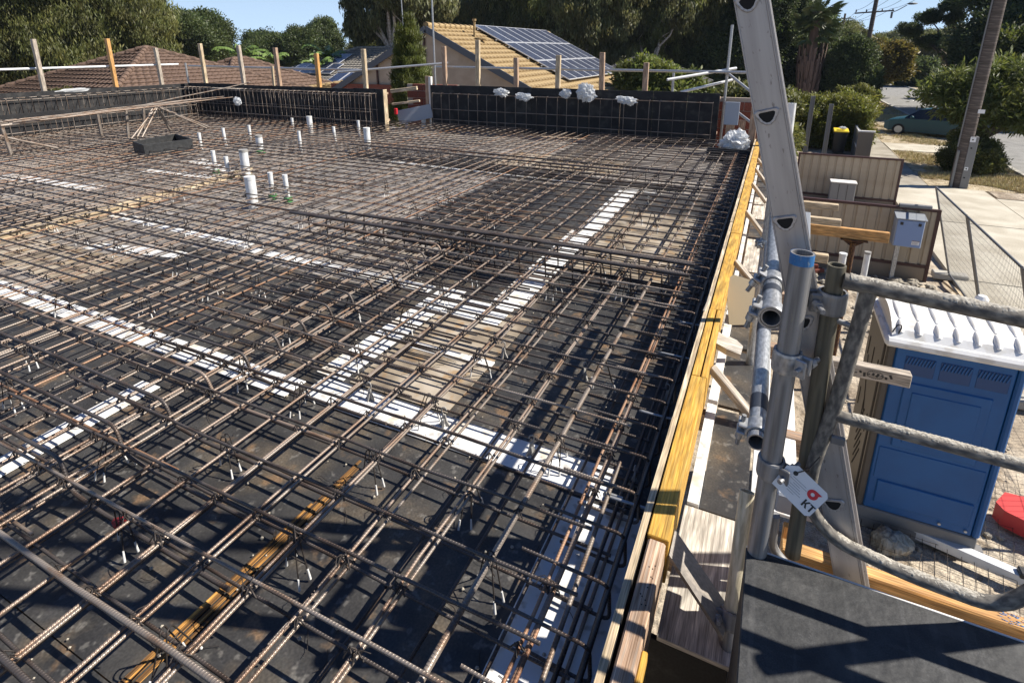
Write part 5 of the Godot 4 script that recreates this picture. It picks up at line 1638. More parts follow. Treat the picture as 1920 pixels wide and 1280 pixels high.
func make_houses():
	# --- the gabled house with yellow tiles and the big solar array
	var t := thing("gabled_house", "cream gabled house with a mossy yellow tiled roof and a large solar array", "house", V(-12.2, -EY, -24))
	var zf := -18.2
	var zb := -30.6
	var xr := -12.2
	var yr := 0.84
	var p := deg_to_rad(26.5)
	var run := 5.35
	var ye := yr - run * tan(p)
	walls(t, xr - 4.9, xr + 4.7, zb + 0.5, zf - 0.02, ye - 0.02, M.render_wall)
	var gw := MB.new()
	gw.extrude(PackedVector2Array([Vector2(-4.9, ye), Vector2(4.7, ye), Vector2(4.7, ye + 0.2), Vector2(0, yr - 0.12), Vector2(-4.9, ye + 0.1)]), Transform3D(Basis(), V(xr, 0, zf - 0.13)), 0.2)
	part("gable_wall", gw, M.render_wall, t)
	roof_face(t, V(xr + run, ye, zf + 0.12), V(xr + run, ye, zb), V(xr, yr, zb), V(xr, yr, zf + 0.12), M.tile_yellow)
	roof_face(t, V(xr - run, ye, zb), V(xr - run, ye, zf + 0.12), V(xr, yr, zf + 0.12), V(xr, yr, zb), M.tile_yellow)
	caps(t, V(xr, yr + 0.03, zf + 0.1), V(xr, yr + 0.03, zb), M.tile_yellow)
	for s in [1.0, -1.0]:
		var b := MB.new()
		b.bar(V(xr + s * (run + 0.02), ye - 0.1, zf + 0.15), V(xr, yr - 0.09, zf + 0.15), 0.04, 0.24, 0.004)
		part("barge_board", b, M.fascia, t)
	var gu := MB.new()
	gu.bx(xr + run, ye - 0.1, zb, xr + run + 0.12, ye + 0.01, zf + 0.1, 0.02)
	part("gutter", gu, M.fascia, t)
	for q in [[-2.55, -0.35], [2.15, -1.4], [-0.2, 0.5]]:
		var b := MB.new()
		b.bx(xr + q[0], -EY, zf - 0.02, xr + q[0] + 0.07, q[1], zf + 0.05, 0.01)
		part("downpipe", b, M.fence_maroon, t)
	var bb := MB.new()
	bb.bx(xr - 4.95, -EY, zf + 0.02, xr - 0.3, -1.35, zf + 0.1)
	part("brick_base", bb, M.red_brick, t)
	var vp := MB.new()
	vp.tube(PackedVector3Array([V(xr + 0.75, yr - 0.5, zf - 2.3), V(xr + 0.75, yr + 0.28, zf - 2.3)]), 0.05, 10)
	vp.tube(PackedVector3Array([V(xr + 0.75, yr + 0.28, zf - 2.3), V(xr + 0.75, yr + 0.36, zf - 2.3)]), 0.085, 10)
	part("vent_pipe", vp, M.tile_yellow, t)
	var fl := MB.new()
	fl.lump(V(xr + 1.0, yr - 0.42, zf - 2.25), V(0.35, 0.05, 0.3), noise_of(4, 0.02, 2), 0.3)
	part("flashing", fl, M.tile_yellow, t)
	var an := MB.new()
	an.tube(bend([V(xr - 0.75, 0.4, zf + 0.2), V(xr - 0.95, 0.55, zf + 0.2), V(xr - 1.0, 2.6, zf + 0.2)], 0.1), 0.02, 8)
	part("antenna_mast", an, M.galvanised, t)
	var dn := V(cos(p), -sin(p), 0)
	var nrm := V(sin(p), cos(p), 0)
	for row in 3:
		var h := 1.66
		for c in 8:
			var o := V(xr, yr, -21.75 - c * 1.045) + dn * (0.0 + (row + 1) * (h + 0.02) - 0.12) + nrm * 0.16
			solar(t, o, V(0, 0, -1), -dn, 1.045, h)
	var rl := MB.new()
	for row in 3:
		for q in [0.3, 1.3]:
			var s: Vector3 = V(xr, yr, 0) + dn * (row * 1.68 + q - 0.1) + nrm * 0.1
			rl.bar(s + V(0, 0, -21.7), s + V(0, 0, -30.15), 0.04, 0.05)
	part("mounting_rails", rl, M.solar_frame, t)
	# a low lean-to of yellow tiles left of the gable
	var lt := thing("lean_to_roof", "low yellow tiled roof left of the gabled house", "roof", V(-21.0, -EY, -22))
	hip_roof(lt, -24.5, -17.2, -26.5, -20.0, -2.35, 0.2, M.tile_yellow)
	walls(lt, -24.0, -17.6, -26.0, -20.4, -2.5, M.red_brick)
	# --- brown house at the left
	var bh := thing("brown_roofed_house", "long house with a brown tiled hip roof behind the left form wall", "house", V(-27, -EY, -18))
	hip_roof(bh, -33.5, -20.5, -23.2, -10.2, -2.55, 0.393, M.tile_brown)
	hip_roof(bh, -31.0, -22.2, -26.2, -16.6, -2.5, 0.44, M.tile_brown)
	walls(bh, -33.0, -21.0, -22.7, -10.7, -2.7, M.render_wall)
	walls(bh, -30.5, -22.7, -25.7, -22.75, -2.65, M.render_wall)
	# --- grey-roofed house with scattered panels
	var gh := thing("grey_roofed_house", "house with a pale grey tiled hip roof and scattered solar panels", "house", V(-29, -EY, -34))
	hip_roof(gh, -36.0, -20.5, -41.0, -29.0, -2.35, 0.395, M.tile_grey)
	walls(gh, -35.5, -21.0, -40.5, -29.5, -2.5, M.render_wall)
	var gn := V(0, cos(0.395), sin(0.395))
	var gup := V(0, sin(0.395), -cos(0.395))
	for q in [[-33.0, 1.6], [-31.95, 1.6], [-30.9, 1.6], [-29.85, 1.6], [-31.5, 3.35], [-30.4, 3.35], [-28.2, 0.2], [-27.1, 0.2], [-26.0, 0.2]]:
		solar(gh, V(q[0], -2.35, -29.0) + gup * q[1] + gn * 0.14, V(1, 0, 0), gup, 1.04, 1.66)
	var eup := V(-cos(0.395), sin(0.395), 0)
	var en := V(sin(0.395), cos(0.395), 0)
	for q in [[-32.0, 1.5], [-33.05, 1.5], [-34.1, 1.5], [-31.6, 3.3]]:
		solar(gh, V(-20.5, -2.35, q[0]) + eup * q[1] + en * 0.14, V(0, 0, -1), eup, 1.04, 1.66)
	# --- dark-roofed house on the right
	var dh := thing("dark_roofed_house", "low cream house with a dark tiled roof right of the solar array", "house", V(-8.5, -EY, -38))
	hip_roof(dh, -13.0, -4.6, -46.0, -35.0, -2.45, 0.44, M.tile_dark)
	walls(dh, -12.5, -5.1, -45.5, -35.5, -2.6, M.render_wall)
	house_window(dh, -7.2, -5.7, -4.0, -2.9, -35.49)
	var aw := MB.new()
	aw.bx(-6.6, -2.35, -36.0, -5.0, -2.28, -34.4, 0.01)
	part("white_awning", aw, M.white_edge, dh)
	# --- a far roof behind the far tree by the road
	var fh := thing("far_house", "far house with a grey roof half hidden beside the street trees", "house", V(9.2, -EY, -105))
	hip_roof(fh, 6.5, 16.5, -112, -102, -1.7, 0.3, M.tile_dark)
	walls(fh, 7, 16, -111.5, -102.5, -1.8, M.render_wall)

# ---------------------------------------------------------------- poles, wires, cars and fences by the street
func make_street():
	var wp := thing("power_pole", "near timber power pole with a grey steel reinforced foot and white plates", "power pole", V(6.0, -EY, -22.9))
	var b := MB.new()
	b.tube(PackedVector3Array([V(5.93, -EY, -22.9), V(5.96, 0, -22.9), V(6.02, 5.5, -22.9)]), [0.2, 0.18, 0.15], 16)
	part("timber_shaft", b, M.pole_wood, wp)
	var st := MB.new()
	st.bx(5.98, -EY, -22.74, 6.2, -2.82, -22.68, 0.01)
	st.bx(6.17, -EY, -22.95, 6.21, -2.82, -22.68, 0.01)
	st.bx(5.72, -EY, -22.76, 5.79, -3.3, -22.69, 0.01)
	part("steel_stay", st, M.pole_steel, wp)
	var pl := MB.new()
	pl.bx(5.98, -3.0, -22.676, 6.13, -2.84, -22.671, 0.0)
	pl.bx(6.02, -2.06, -22.72, 6.2, -1.94, -22.7, 0.0)
	pl.bx(6.0, -3.95, -22.676, 6.1, -3.84, -22.671, 0.0)
	part("white_plate", pl, M.sticker_white, wp)
	var bo := MB.new()
	for q in [[6.05, -2.92], [6.06, -3.2], [6.05, -3.9], [6.05, -4.2], [6.08, -2.2]]: bo.bx(q[0] - 0.02, q[1] - 0.02, -22.69, q[0] + 0.02, q[1] + 0.02, -22.66, 0.004)
	part("bolt", bo, M.hole_dark, wp)
	var cd := MB.new()
	cd.tube(PackedVector3Array([V(5.74, -3.2, -22.85), V(5.82, 5.4, -22.85)]), 0.025, 8)
	part("conduit", cd, M.pole_steel, wp)
	var p2 := thing("power_pole", "far timber power pole with two cross arms and a street lamp, by the bend", "power pole", V(7.0, -EY, -61.3))
	b = MB.new()
	b.tube(PackedVector3Array([V(7.0, -EY, -61.3), V(7.1, 0, -61.3), V(7.25, 6.2, -61.3)]), [0.24, 0.2, 0.16], 12)
	part("timber_shaft", b, M.pole_wood, p2)
	for q in [[3.15, 1.5], [5.15, 1.35]]:
		b = MB.new()
		b.bar(V(7.15 - q[1], q[0] - 0.1, -61.1), V(7.15 + q[1], q[0] + 0.05, -61.1), 0.1, 0.12, 0.01)
		for k in [-1.4, -0.6, 0.6, 1.4]: b.lathe(V(7.15 + k * q[1] / 1.5, q[0] + 0.0, -61.1), [Vector2(0.05, 0.0), Vector2(0.06, 0.1), Vector2(0.03, 0.22)], 8)
		part("cross_arm", b, M.pole_wood, p2)
	b = MB.new()
	b.tube(bend([V(8.55, 3.05, -61.1), V(8.9, 3.2, -61.0), V(9.5, 3.6, -60.8)], 0.3), 0.035, 8)
	b.lump(V(9.85, 3.7, -60.7), V(0.4, 0.09, 0.14), noise_of(1, 0.1, 1), 0.0)
	b.bx(8.45, 2.55, -61.2, 8.6, 3.1, -61.0, 0.02)
	part("street_lamp_arm", b, M.pole_steel, p2)
	var p3 := thing("power_pole", "distant power pole in front of the round tree", "power pole", V(7.2, -EY, -92))
	b = MB.new()
	b.tube(PackedVector3Array([V(7.2, -EY, -92), V(7.4, 4.6, -92)]), [0.2, 0.13], 8)
	b.bar(V(6.3, 3.9, -91.9), V(8.4, 3.95, -91.9), 0.1, 0.1)
	part("timber_shaft", b, M.pole_wood, p3)
	# wires between the poles
	for k in 4:
		b = MB.new()
		var x := -1.3 + 0.85 * k
		var pts := PackedVector3Array()
		for i in 21:
			var f := i / 20.0
			pts.append(V(lerpf(7.15 + x, 6.0 + x * 0.9, f), lerpf(3.35, 5.3, f) - 4.0 * 0.9 * f * (1 - f), lerpf(-61.1, -22.9, f)))
		b.tube(pts, 0.014, 5)
		solo("power_line", b, M.cable, "power line between the near and the far pole, %s" % ["leftmost", "second from the left", "third from the left", "rightmost"][k], "power line", "power lines along the street")
		b = MB.new()
		pts = PackedVector3Array()
		for i in 17:
			var f := i / 16.0
			pts.append(V(lerpf(7.15 + x, 7.3 + x * 0.7, f), lerpf(3.35, 4.0, f) - 4.0 * 0.6 * f * (1 - f), lerpf(-61.1, -92, f)))
		b.tube(pts, 0.016, 5)
		solo("power_line", b, M.cable, "power line running on beyond the far pole, %s" % ["leftmost", "second from the left", "third from the left", "rightmost"][k], "power line", "power lines beyond the far pole")
	for k in 3:
		b = MB.new()
		var pts := PackedVector3Array()
		for i in 21:
			var f := i / 20.0
			pts.append(V(lerpf(6.3 + k * 0.85, 24.0 + k * 3.0, f), lerpf(5.2, 10.0 + k * 0.6, f) - 1.2 * f * (1 - f) * 4.0, lerpf(-61.1, -40.0, f)))
		b.tube(pts, 0.016, 5)
		solo("power_line", b, M.cable, "power line rising to the upper right from the far pole, %s" % ["leftmost", "middle", "rightmost"][k], "power line", "power lines across the street")
	make_car()
	make_fences()
func make_car():
	var t := thing("parked_car", "dark teal hatchback parked on the verge behind the street tree", "car", V(7.85, -EY, -36.57))
	var ax := V(-0.918, 0, -0.396).normalized()   # rear to front
	var sd := V(-0.396, 0, 0.918).normalized()
	var o := V(7.85, -EY, -36.57)
	var P := func(l: float, s: float, h: float) -> Vector3: return o + ax * l + sd * s + V(0, h, 0)
	# sections along the length: [l, half width at sill, half width at belt, half width at roof, sill h, belt h, roof h]
	var S := [[-2.0, 0.70, 0.74, 0.60, 0.34, 0.74, 0.80], [-1.92, 0.80, 0.82, 0.60, 0.22, 0.92, 1.0], [-1.6, 0.83, 0.84, 0.57, 0.2, 0.95, 1.38], [-1.1, 0.84, 0.85, 0.59, 0.2, 0.94, 1.49], [-0.2, 0.84, 0.85, 0.6, 0.2, 0.92, 1.51], [0.5, 0.84, 0.85, 0.56, 0.2, 0.91, 1.4], [1.1, 0.83, 0.84, 0.62, 0.2, 0.9, 0.98], [1.8, 0.8, 0.8, 0.6, 0.22, 0.78, 0.82], [2.05, 0.66, 0.68, 0.5, 0.3, 0.62, 0.66]]
	var body := MB.new()
	var glass := MB.new()
	for i in S.size() - 1:
		var a: Array = S[i]
		var c: Array = S[i + 1]
		for s in [-1.0, 1.0]:
			body.plane4(P.call(a[0], s * a[1], a[4]), P.call(c[0], s * c[1], c[4]), P.call(c[0], s * c[2], c[5]), P.call(a[0], s * a[2], a[5]), sd * s)
			var m: MB = glass if i >= 1 and i <= 5 else body
			m.plane4(P.call(a[0], s * a[2], a[5]), P.call(c[0], s * c[2], c[5]), P.call(c[0], s * c[3], c[6]), P.call(a[0], s * a[3], a[6]), sd * s + V(0, 0.5, 0))
		var m2: MB = glass if i == 1 or i == 5 else body
		m2.plane4(P.call(a[0], -a[3], a[6]), P.call(a[0], a[3], a[6]), P.call(c[0], c[3], c[6]), P.call(c[0], -c[3], c[6]), V(0, 1, 0))
		body.plane4(P.call(a[0], -a[1], a[4]), P.call(a[0], a[1], a[4]), P.call(c[0], c[1], c[4]), P.call(c[0], -c[1], c[4]), V(0, -1, 0))
	for e in [0, S.size() - 1]:
		var a: Array = S[e]
		body.plane4(P.call(a[0], -a[1], a[4]), P.call(a[0], a[1], a[4]), P.call(a[0], a[2], a[5]), P.call(a[0], -a[2], a[5]), ax * (-1.0 if e == 0 else 1.0))
		body.plane4(P.call(a[0], -a[2], a[5]), P.call(a[0], a[2], a[5]), P.call(a[0], a[3], a[6]), P.call(a[0], -a[3], a[6]), ax * (-1.0 if e == 0 else 1.0))
	part("body", body, M.car_teal, t)
	part("windows", glass, M.car_glass, t)
	for l in [-1.25, 1.3]:
		for s in [-1.0, 1.0]:
			var w := MB.new()
			w.tube(PackedVector3Array([P.call(l, s * 0.66, 0.3), P.call(l, s * 0.85, 0.3)]), 0.3, 20)
			var wh := part("wheel", w, M.car_rubber, t)
			var r := MB.new()
			r.tube(PackedVector3Array([P.call(l, s * 0.84, 0.3), P.call(l, s * 0.862, 0.3)]), 0.19, 14)
			part("rim", r, M.car_rim, wh).position = Vector3.ZERO
	for s in [-1.0, 1.0]:
		var l := MB.new()
		l.box(Transform3D(Basis(sd, Vector3.UP, ax), P.call(-1.98, s * 0.66, 0.8)), V(0.2, 0.2, 0.1), 0.02)
		part("tail_lamp", l, M.car_lamp, t)
		var mi := MB.new()
		mi.lump(P.call(0.75, s * 0.95, 1.0), V(0.1, 0.08, 0.1), noise_of(1, 0.1, 1), 0.0, 10, 6)
		part("wing_mirror", mi, M.car_teal, t)
	var pb := MB.new()
	pb.box(Transform3D(Basis(sd, Vector3.UP, ax), P.call(-2.012, 0, 0.5)), V(0.4, 0.11, 0.012), 0.003)
	part("number_plate", pb, M.sticker_white, t)
	var bp := MB.new()
	bp.box(Transform3D(Basis(sd, Vector3.UP, ax), P.call(-1.98, 0, 0.32)), V(1.5, 0.16, 0.12), 0.03)
	part("bumper", bp, M.black_plastic, t)
func sheet_fence(called: String, label: String, x0: float, x1: float, z: float, y0: float, y1: float, n: int):
	var t := thing(called, label, "fence", V((x0 + x1) / 2, -EY, z))
	var w := (x1 - x0) / n
	for k in n:
		var b := MB.new()
		var xa := x0 + w * k
		var prof := [Vector2(0.0, 0.0), Vector2(0.06, 0.0), Vector2(0.08, -0.028), Vector2(0.115, -0.028), Vector2(0.135, 0.0), Vector2(w, 0.0)]
		for i in 5:
			b.plane4(V(xa + prof[i].x, y0, z + prof[i].y), V(xa + prof[i + 1].x, y0, z + prof[i + 1].y), V(xa + prof[i + 1].x, y1, z + prof[i + 1].y), V(xa + prof[i].x, y1, z + prof[i].y), V(0, 0, 1))
			b.plane4(V(xa + prof[i].x, y0, z + prof[i].y - 0.004), V(xa + prof[i + 1].x, y0, z + prof[i + 1].y - 0.004), V(xa + prof[i + 1].x, y1, z + prof[i + 1].y - 0.004), V(xa + prof[i].x, y1, z + prof[i].y - 0.004), V(0, 0, -1))
		part("panel_sheet", b, M.fence_cream, t)
	for q in [[y1 - 0.02, y1 + 0.035], [y0 - 0.02, y0 + 0.045]]:
		var b := MB.new()
		b.bx(x0 - 0.03, q[0], z - 0.045, x1 + 0.03, q[1], z + 0.02, 0.004)
		part("rail", b, M.fence_maroon, t)
	for q in [x0 - 0.035, x1 + 0.035]:
		var b := MB.new()
		b.bx(q - 0.03, -EY - 0.1, z - 0.048, q + 0.03, y1 + 0.036, z + 0.023, 0.004)
		part("post", b, M.fence_maroon, t)
	var pl := MB.new()
	pl.bx(x0, -EY - 0.12, z - 0.025, x1, y0 - 0.022, z + 0.012, 0.004)
	part("plinth", pl, M.loo_tan, t)
func make_fences():
	sheet_fence("metal_fence", "front cream corrugated metal fence with maroon frame, blue meter box before it", 0.86, 3.2, -13.1, -4.35, -3.15, 11)
	sheet_fence("metal_fence", "rear cream corrugated metal fence with maroon frame, grey cabinet before it", 0.95, 3.62, -19.46, -4.5, -3.22, 12)
	# the fence with the grey back beyond the bins
	var g := thing("side_fence", "grey sheet fence with two rails seen from behind, beside the hedge", "fence", V(3.5, -EY, -32))
	for k in 5:
		var b := MB.new()
		b.bx(3.46 + 0.09 * k, -EY - 0.1, -27.5 - 2.0 * k, 3.5 + 0.09 * k, -3.4, -29.47 - 2.0 * k, 0.004)
		part("panel_sheet", b, M.cabinet_silver, g)
	for y in [-3.44, -4.1]:
		var b := MB.new()
		b.bar(V(3.42, y, -27.5), V(3.82, y, -37.4), 0.04, 0.06, 0.004)
		part("rail", b, M.white_edge, g)
	var eb := MB.new()
	eb.bx(3.4, -EY - 0.1, -27.45, 3.95, -3.45, -27.38, 0.004)
	part("end_panel", eb, M.loo_tan, g)
	var tp := MB.new()
	tp.bx(3.36, -3.445, -27.48, 4.0, -3.38, -27.35, 0.01)
	part("top_rail", tp, M.white_edge, g)
	# two bare posts
	for q in [[1.53, -28.25, -2.06, "taller left one"], [2.26, -27.85, -2.35, "shorter right one"]]:
		var b := MB.new()
		b.bx(q[0] - 0.09, -EY - 0.2, q[1] - 0.05, q[0] + 0.09, q[2], q[1] - 0.02, 0.004)
		b.bx(q[0] + 0.06, -EY - 0.2, q[1] - 0.02, q[0] + 0.09, q[2] - 0.002, q[1] + 0.05, 0.004)
		b.bx(q[0] - 0.09, -EY - 0.2, q[1] - 0.02, q[0] - 0.06, q[2] - 0.003, q[1] + 0.05, 0.004)
		solo("steel_post", b, M.fence_grey, "bare grey steel post before the hedge, %s" % q[3], "steel post", "steel posts before the hedge")
	var bn := thing("wheelie_bin", "dark wheelie bin with a yellow lid and rubbish on it, before the hedge", "bin", V(2.85, -EY, -28.6))
	var b := MB.new()
	b.lathe(V(2.85, -EY, -28.6), [Vector2(0.3, 0.05), Vector2(0.38, 0.95), Vector2(0.4, 0.97), Vector2(0.0, 0.97)], 4, Basis(Vector3.UP, PI / 4))
	part("bin_body", b, M.black_plastic, bn)
	b = MB.new()
	b.box(Transform3D(Basis(V(1, 0, 0), 0.12), V(2.85, -EY + 1.04, -28.6)), V(0.6, 0.07, 0.62), 0.03)
	part("lid", b, M.bin_yellow, bn)
	crumpled("rubbish", "scrunched yellow and white wrapper lying on the bin lid", V(2.9, -EY + 1.16, -28.5), V(0.2, 0.08, 0.14), M.plastic_film, 51)
	# temporary fence of wire mesh panels, leaning in
	var F := [V(3.7, -EY, -13.35), V(3.68, -EY, -11.1), V(3.66, -EY, -8.6), V(3.64, -EY, -6.1)]
	for k in 3:
		var a: Vector3 = F[k]
		var c: Vector3 = F[k + 1]
		var up := V(-0.56, 1.9, 0.0)
		var t := thing("temporary_fence_panel", "leaning temporary fence panel of fine wire mesh, %s" % ["farthest one, by the front metal fence", "middle one over the driveway", "nearest one, at the right edge"][k], "temporary fence", (a + c) / 2, "temporary fence panels")
		var fr := MB.new()
		var e := (c - a).normalized() * 0.04
		for q in [[a + e, a + e + up], [c - e, c - e + up], [a + e + up, c - e + up], [a + e + up * 0.06, c - e + up * 0.06]]: fr.tube(PackedVector3Array(q), 0.019, 8)
		part("frame", fr, M.wire_mesh, t)
		var me := MB.new()
		var L := (c - a).length()
		var nh := int(L / 0.065)
		for i in range(1, nh):
			var p := a.lerp(c, float(i) / nh)
			me.tube(PackedVector3Array([p + up * 0.06, p + up]), 0.0022, 3, false)
		for i in 13:
			var f := 0.1 + 0.9 * i / 13.0
			me.tube(PackedVector3Array([a + up * f, c + up * f]), 0.0022, 3, false)
		part("wire_mesh", me, M.wire_mesh, t, "stuff")
		var ft := MB.new()
		ft.bx(a.x - 0.3, -EY - 0.02, a.z - 0.12, a.x + 0.3, -EY + 0.12, a.z + 0.12, 0.02)
		part("foot_block", ft, M.kerb, t)
	var si := MB.new()
	si.bar(V(3.55, -EY + 0.03, -13.0), V(3.75, -EY + 0.03, -11.9), 0.08, 0.05, 0.005)
	solo("timber_length", si, M.pale_timber, "short timber lying at the foot of the temporary fence", "timber")

# ---------------------------------------------------------------- things on the ground below the scaffold
func make_small_things():
	make_loo()
	# meter cabinets
	var mb := thing("meter_cabinet", "blue-grey steel meter cabinet on a post before the front metal fence, small sticker", "meter cabinet", V(2.73, -EY, -12.95))
	var b := MB.new()
	b.bx(2.49, -3.86, -13.02, 2.97, -3.26, -12.74, 0.012)
	part("case", b, M.cabinet_grey, mb)
	b = MB.new()
	b.bx(2.51, -3.845, -12.739, 2.955, -3.3, -12.72, 0.008)
	part("door", b, M.cabinet_blue, mb)
	b = MB.new()
	b.box(Transform3D(Basis(V(1, 0, 0), 0.16), V(2.73, -3.245, -12.87)), V(0.52, 0.02, 0.36), 0.006)
	part("rain_hood", b, M.cabinet_silver, mb)
	b = MB.new()
	b.bx(2.8, -3.79, -12.7195, 2.93, -3.7, -12.7185)
	part("sticker", b, M.sticker_white, mb)
	b = MB.new()
	for k in 4: b.bx(2.81, -3.735 - 0.014 * k, -12.7182, 2.915 - 0.02 * (k % 2), -3.731 - 0.014 * k, -12.7178)
	b.bx(2.8, -3.716, -12.7183, 2.93, -3.702, -12.7179)
	part("sticker_print", b, M.sticker_ink, mb)
	for x in [2.58, 2.88]:
		b = MB.new()
		b.bx(x - 0.025, -3.4, -12.72, x + 0.025, -3.34, -12.705, 0.004)
		part("latch", b, M.black_plastic, mb)
	b = MB.new()
	b.bx(2.58, -EY - 0.2, -12.95, 2.66, -3.86, -12.88, 0.006)
	part("post", b, M.galvanised, mb)
	var gc := thing("grey_cabinet", "silver-topped grey cabinet before the rear metal fence", "cabinet", V(2.15, -EY, -18.9))
	b = MB.new()
	b.bx(1.84, -EY, -19.1, 2.5, -3.92, -18.75, 0.015)
	part("case", b, M.fence_grey, gc)
	b = MB.new()
	b.box(Transform3D(Basis(), V(2.17, -3.9, -18.92)), V(0.7, 0.03, 0.4), 0.008)
	part("lid", b, M.white_edge, gc)
	for x in [2.06, 2.28]:
		b = MB.new()
		b.bx(x - 0.006, -EY + 0.02, -18.749, x + 0.006, -3.95, -18.744)
		part("door_seam", b, M.black_plastic, gc)
	var gr := MB.new()
	gr.pipe(V(2.55, -3.09, -13.1), V(3.1, -3.09, -13.12), 0.045, 0.005)
	solo("green_pipe", gr, M.fence_grey, "short grey-green pipe lying on top of the front metal fence", "pipe")
	# the yellow timber carried on a T-headed prop
	var zt := -8.75
	var yt := MB.new()
	yt.bx(0.4, -2.62, zt - 0.035, 1.66, -2.47, zt + 0.035, 0.004, 2.0)
	solo("yellow_bearer", yt, M.orange_timber, "yellow laminated timber resting on the T-headed prop", "timber")
	var pr := thing("formwork_prop", "rusty T-headed steel prop under the yellow timber before the metal fence", "prop", V(1.25, -EY, zt))
	b = MB.new()
	b.tube(PackedVector3Array([V(1.25, -EY, zt), V(1.25, -3.4, zt)]), 0.045, 14)
	part("outer_tube", b, M.prop_rust, pr)
	b = MB.new()
	b.tube(PackedVector3Array([V(1.25, -3.4, zt), V(1.25, -2.68, zt)]), 0.036, 14)
	part("inner_tube", b, M.prop_rust, pr)
	b = MB.new()
	b.bx(1.08, -2.64, zt - 0.07, 1.42, -2.625, zt + 0.07, 0.003)
	b.extrude(PackedVector2Array([Vector2(-0.16, 0), Vector2(0.16, 0), Vector2(0.02, -0.1), Vector2(-0.02, -0.1)]), Transform3D(Basis(), V(1.25, -2.64, zt)), 0.008)
	part("head_plate", b, M.prop_rust, pr)
	b = MB.new()
	b.tube(bend([V(1.21, -3.6, zt + 0.04), V(1.14, -3.66, zt + 0.08), V(1.2, -3.72, zt + 0.1), V(1.3, -3.66, zt + 0.06)], 0.03), 0.009, 7)
	part("prop_pin", b, M.tie_wire, pr)
	b = MB.new()
	b.bx(1.15, -EY - 0.01, zt - 0.1, 1.35, -EY + 0.01, zt + 0.1, 0.002)
	part("base_plate", b, M.prop_rust, pr)
	var p2 := MB.new()
	p2.tube(PackedVector3Array([V(1.0, -EY, -7.9), V(0.9, -3.2, -7.95)]), 0.03, 12)
	solo("formwork_prop", p2, M.prop_rust, "second rusty prop leaning behind the gate post, red-brown", "prop")
	# plastic pipes standing in the ground
	for q in [[1.32, -3.27, "left one beside the prop"], [1.655, -3.19, "right one with a grey cap"]]:
		var pv := pipe_thing("ground_pipe", "white plastic pipe standing before the metal fence, %s" % q[2], "pipe", V(q[0], -EY - 0.1, -10.0), V(q[0], q[1], -10.0), 0.055 if q[0] < 1.5 else 0.045, M.pvc, "white pipes standing in the ground")
		b = MB.new()
		var rr := 0.06 if q[0] < 1.5 else 0.049
		b.tube(PackedVector3Array([V(q[0], q[1] - 0.03, -10.0), V(q[0], q[1] + 0.006, -10.0)]), rr, 20)
		part("cap", b, M.pvc if q[0] < 1.5 else M.grey_plastic, pv)
	# rubble before the front fence
	var nn := noise_of(71, 0.03, 3)
	b = MB.new()
	for k in 60:
		var r := rng.randf_range(0.03, 0.09)
		b.lump(V(rng.randf_range(0.9, 3.3), -EY - 0.02, rng.randf_range(-12.9, -12.0)), V(r * 1.3, r * 0.6, r), nn, 0.7, 7, 5, true)
	solo("rubble", b, M.limestone, "rubble and clods along the foot of the front metal fence", "rubble", "", "stuff")
	for q in [[1.0, "red brick lying on the rubble, leftmost"], [1.25, "red brick lying on the rubble, beside the first"], [1.12, "red brick on top of the two others in the rubble"]]:
		b = MB.new()
		b.box(Transform3D(Basis(Vector3.UP, q[0] * 3.0), V(q[0], -EY + (0.05 if q[0] != 1.12 else 0.14), -12.55)), V(0.23, 0.08, 0.11), 0.006)
		solo("loose_brick", b, M.red_brick, q[1], "brick", "loose bricks in the rubble")
	# a printed timber bearer end under the gate
	var bt := MB.new()
	bt.bx(0.15, -2.36, -4.39, 1.12, -2.26, -4.31, 0.004, 4.0)
	var be := solo("printed_bearer", bt, M.grey_timber, "pale timber bearer with dark stamped print, jutting out before the blue toilet", "timber")
	b = MB.new()
	for k in 9:
		b.box(Transform3D(Basis(V(0, 0, 1), rng.randf_range(-0.5, 0.5)), V(0.78 + 0.027 * k, -2.31 + rng.randf_range(-0.012, 0.012), -4.309)), V(0.016, 0.008 + 0.012 * (k % 3), 0.001))
	for k in 22:
		var an := TAU * k / 22.0
		b.box(Transform3D(Basis(V(0, 0, 1), an), V(0.9 + 0.05 * cos(an), -2.31 + 0.03 * sin(an), -4.3092)), V(0.004, 0.012, 0.001))
	part("stamp", b, M.tag_black, be)
	# rock, edge angle, red bucket, mesh on the ground
	b = MB.new()
	b.lump(V(1.5, -EY + 0.03, -5.3), V(0.17, 0.12, 0.12), noise_of(72, 0.03, 4), 0.5, 18, 12)
	solo("limestone_block", b, M.limestone, "pale limestone lump in the shade before the toilet", "rock")
	b = MB.new()
	b.bar(V(1.35, -EY + 0.09, -5.62), V(2.75, -EY + 0.12, -5.24), 0.09, 0.006, 0.001)
	b.bar(V(1.35, -EY + 0.045, -5.575), V(2.75, -EY + 0.075, -5.195), 0.005, 0.09, 0.001)
	solo("steel_angle", b, M.cabinet_silver.duplicate(), "pale steel angle lying on the sand below the toilet", "steel angle")
	get_node("steel_angle").mesh.surface_get_material(0).albedo_color = Color(0.8, 0.81, 0.82)
	b = MB.new()
	b.bx(2.44, -EY + 0.1, -5.36, 2.6, -EY + 0.16, -5.26, 0.01)
	solo("black_clip", b, M.black_plastic, "black plastic clip at the right end of the steel angle", "clip")
	var rb := thing("red_container", "red plastic container lying on the sand at the right edge", "container", V(2.75, -EY, -6.1))
	b = MB.new()
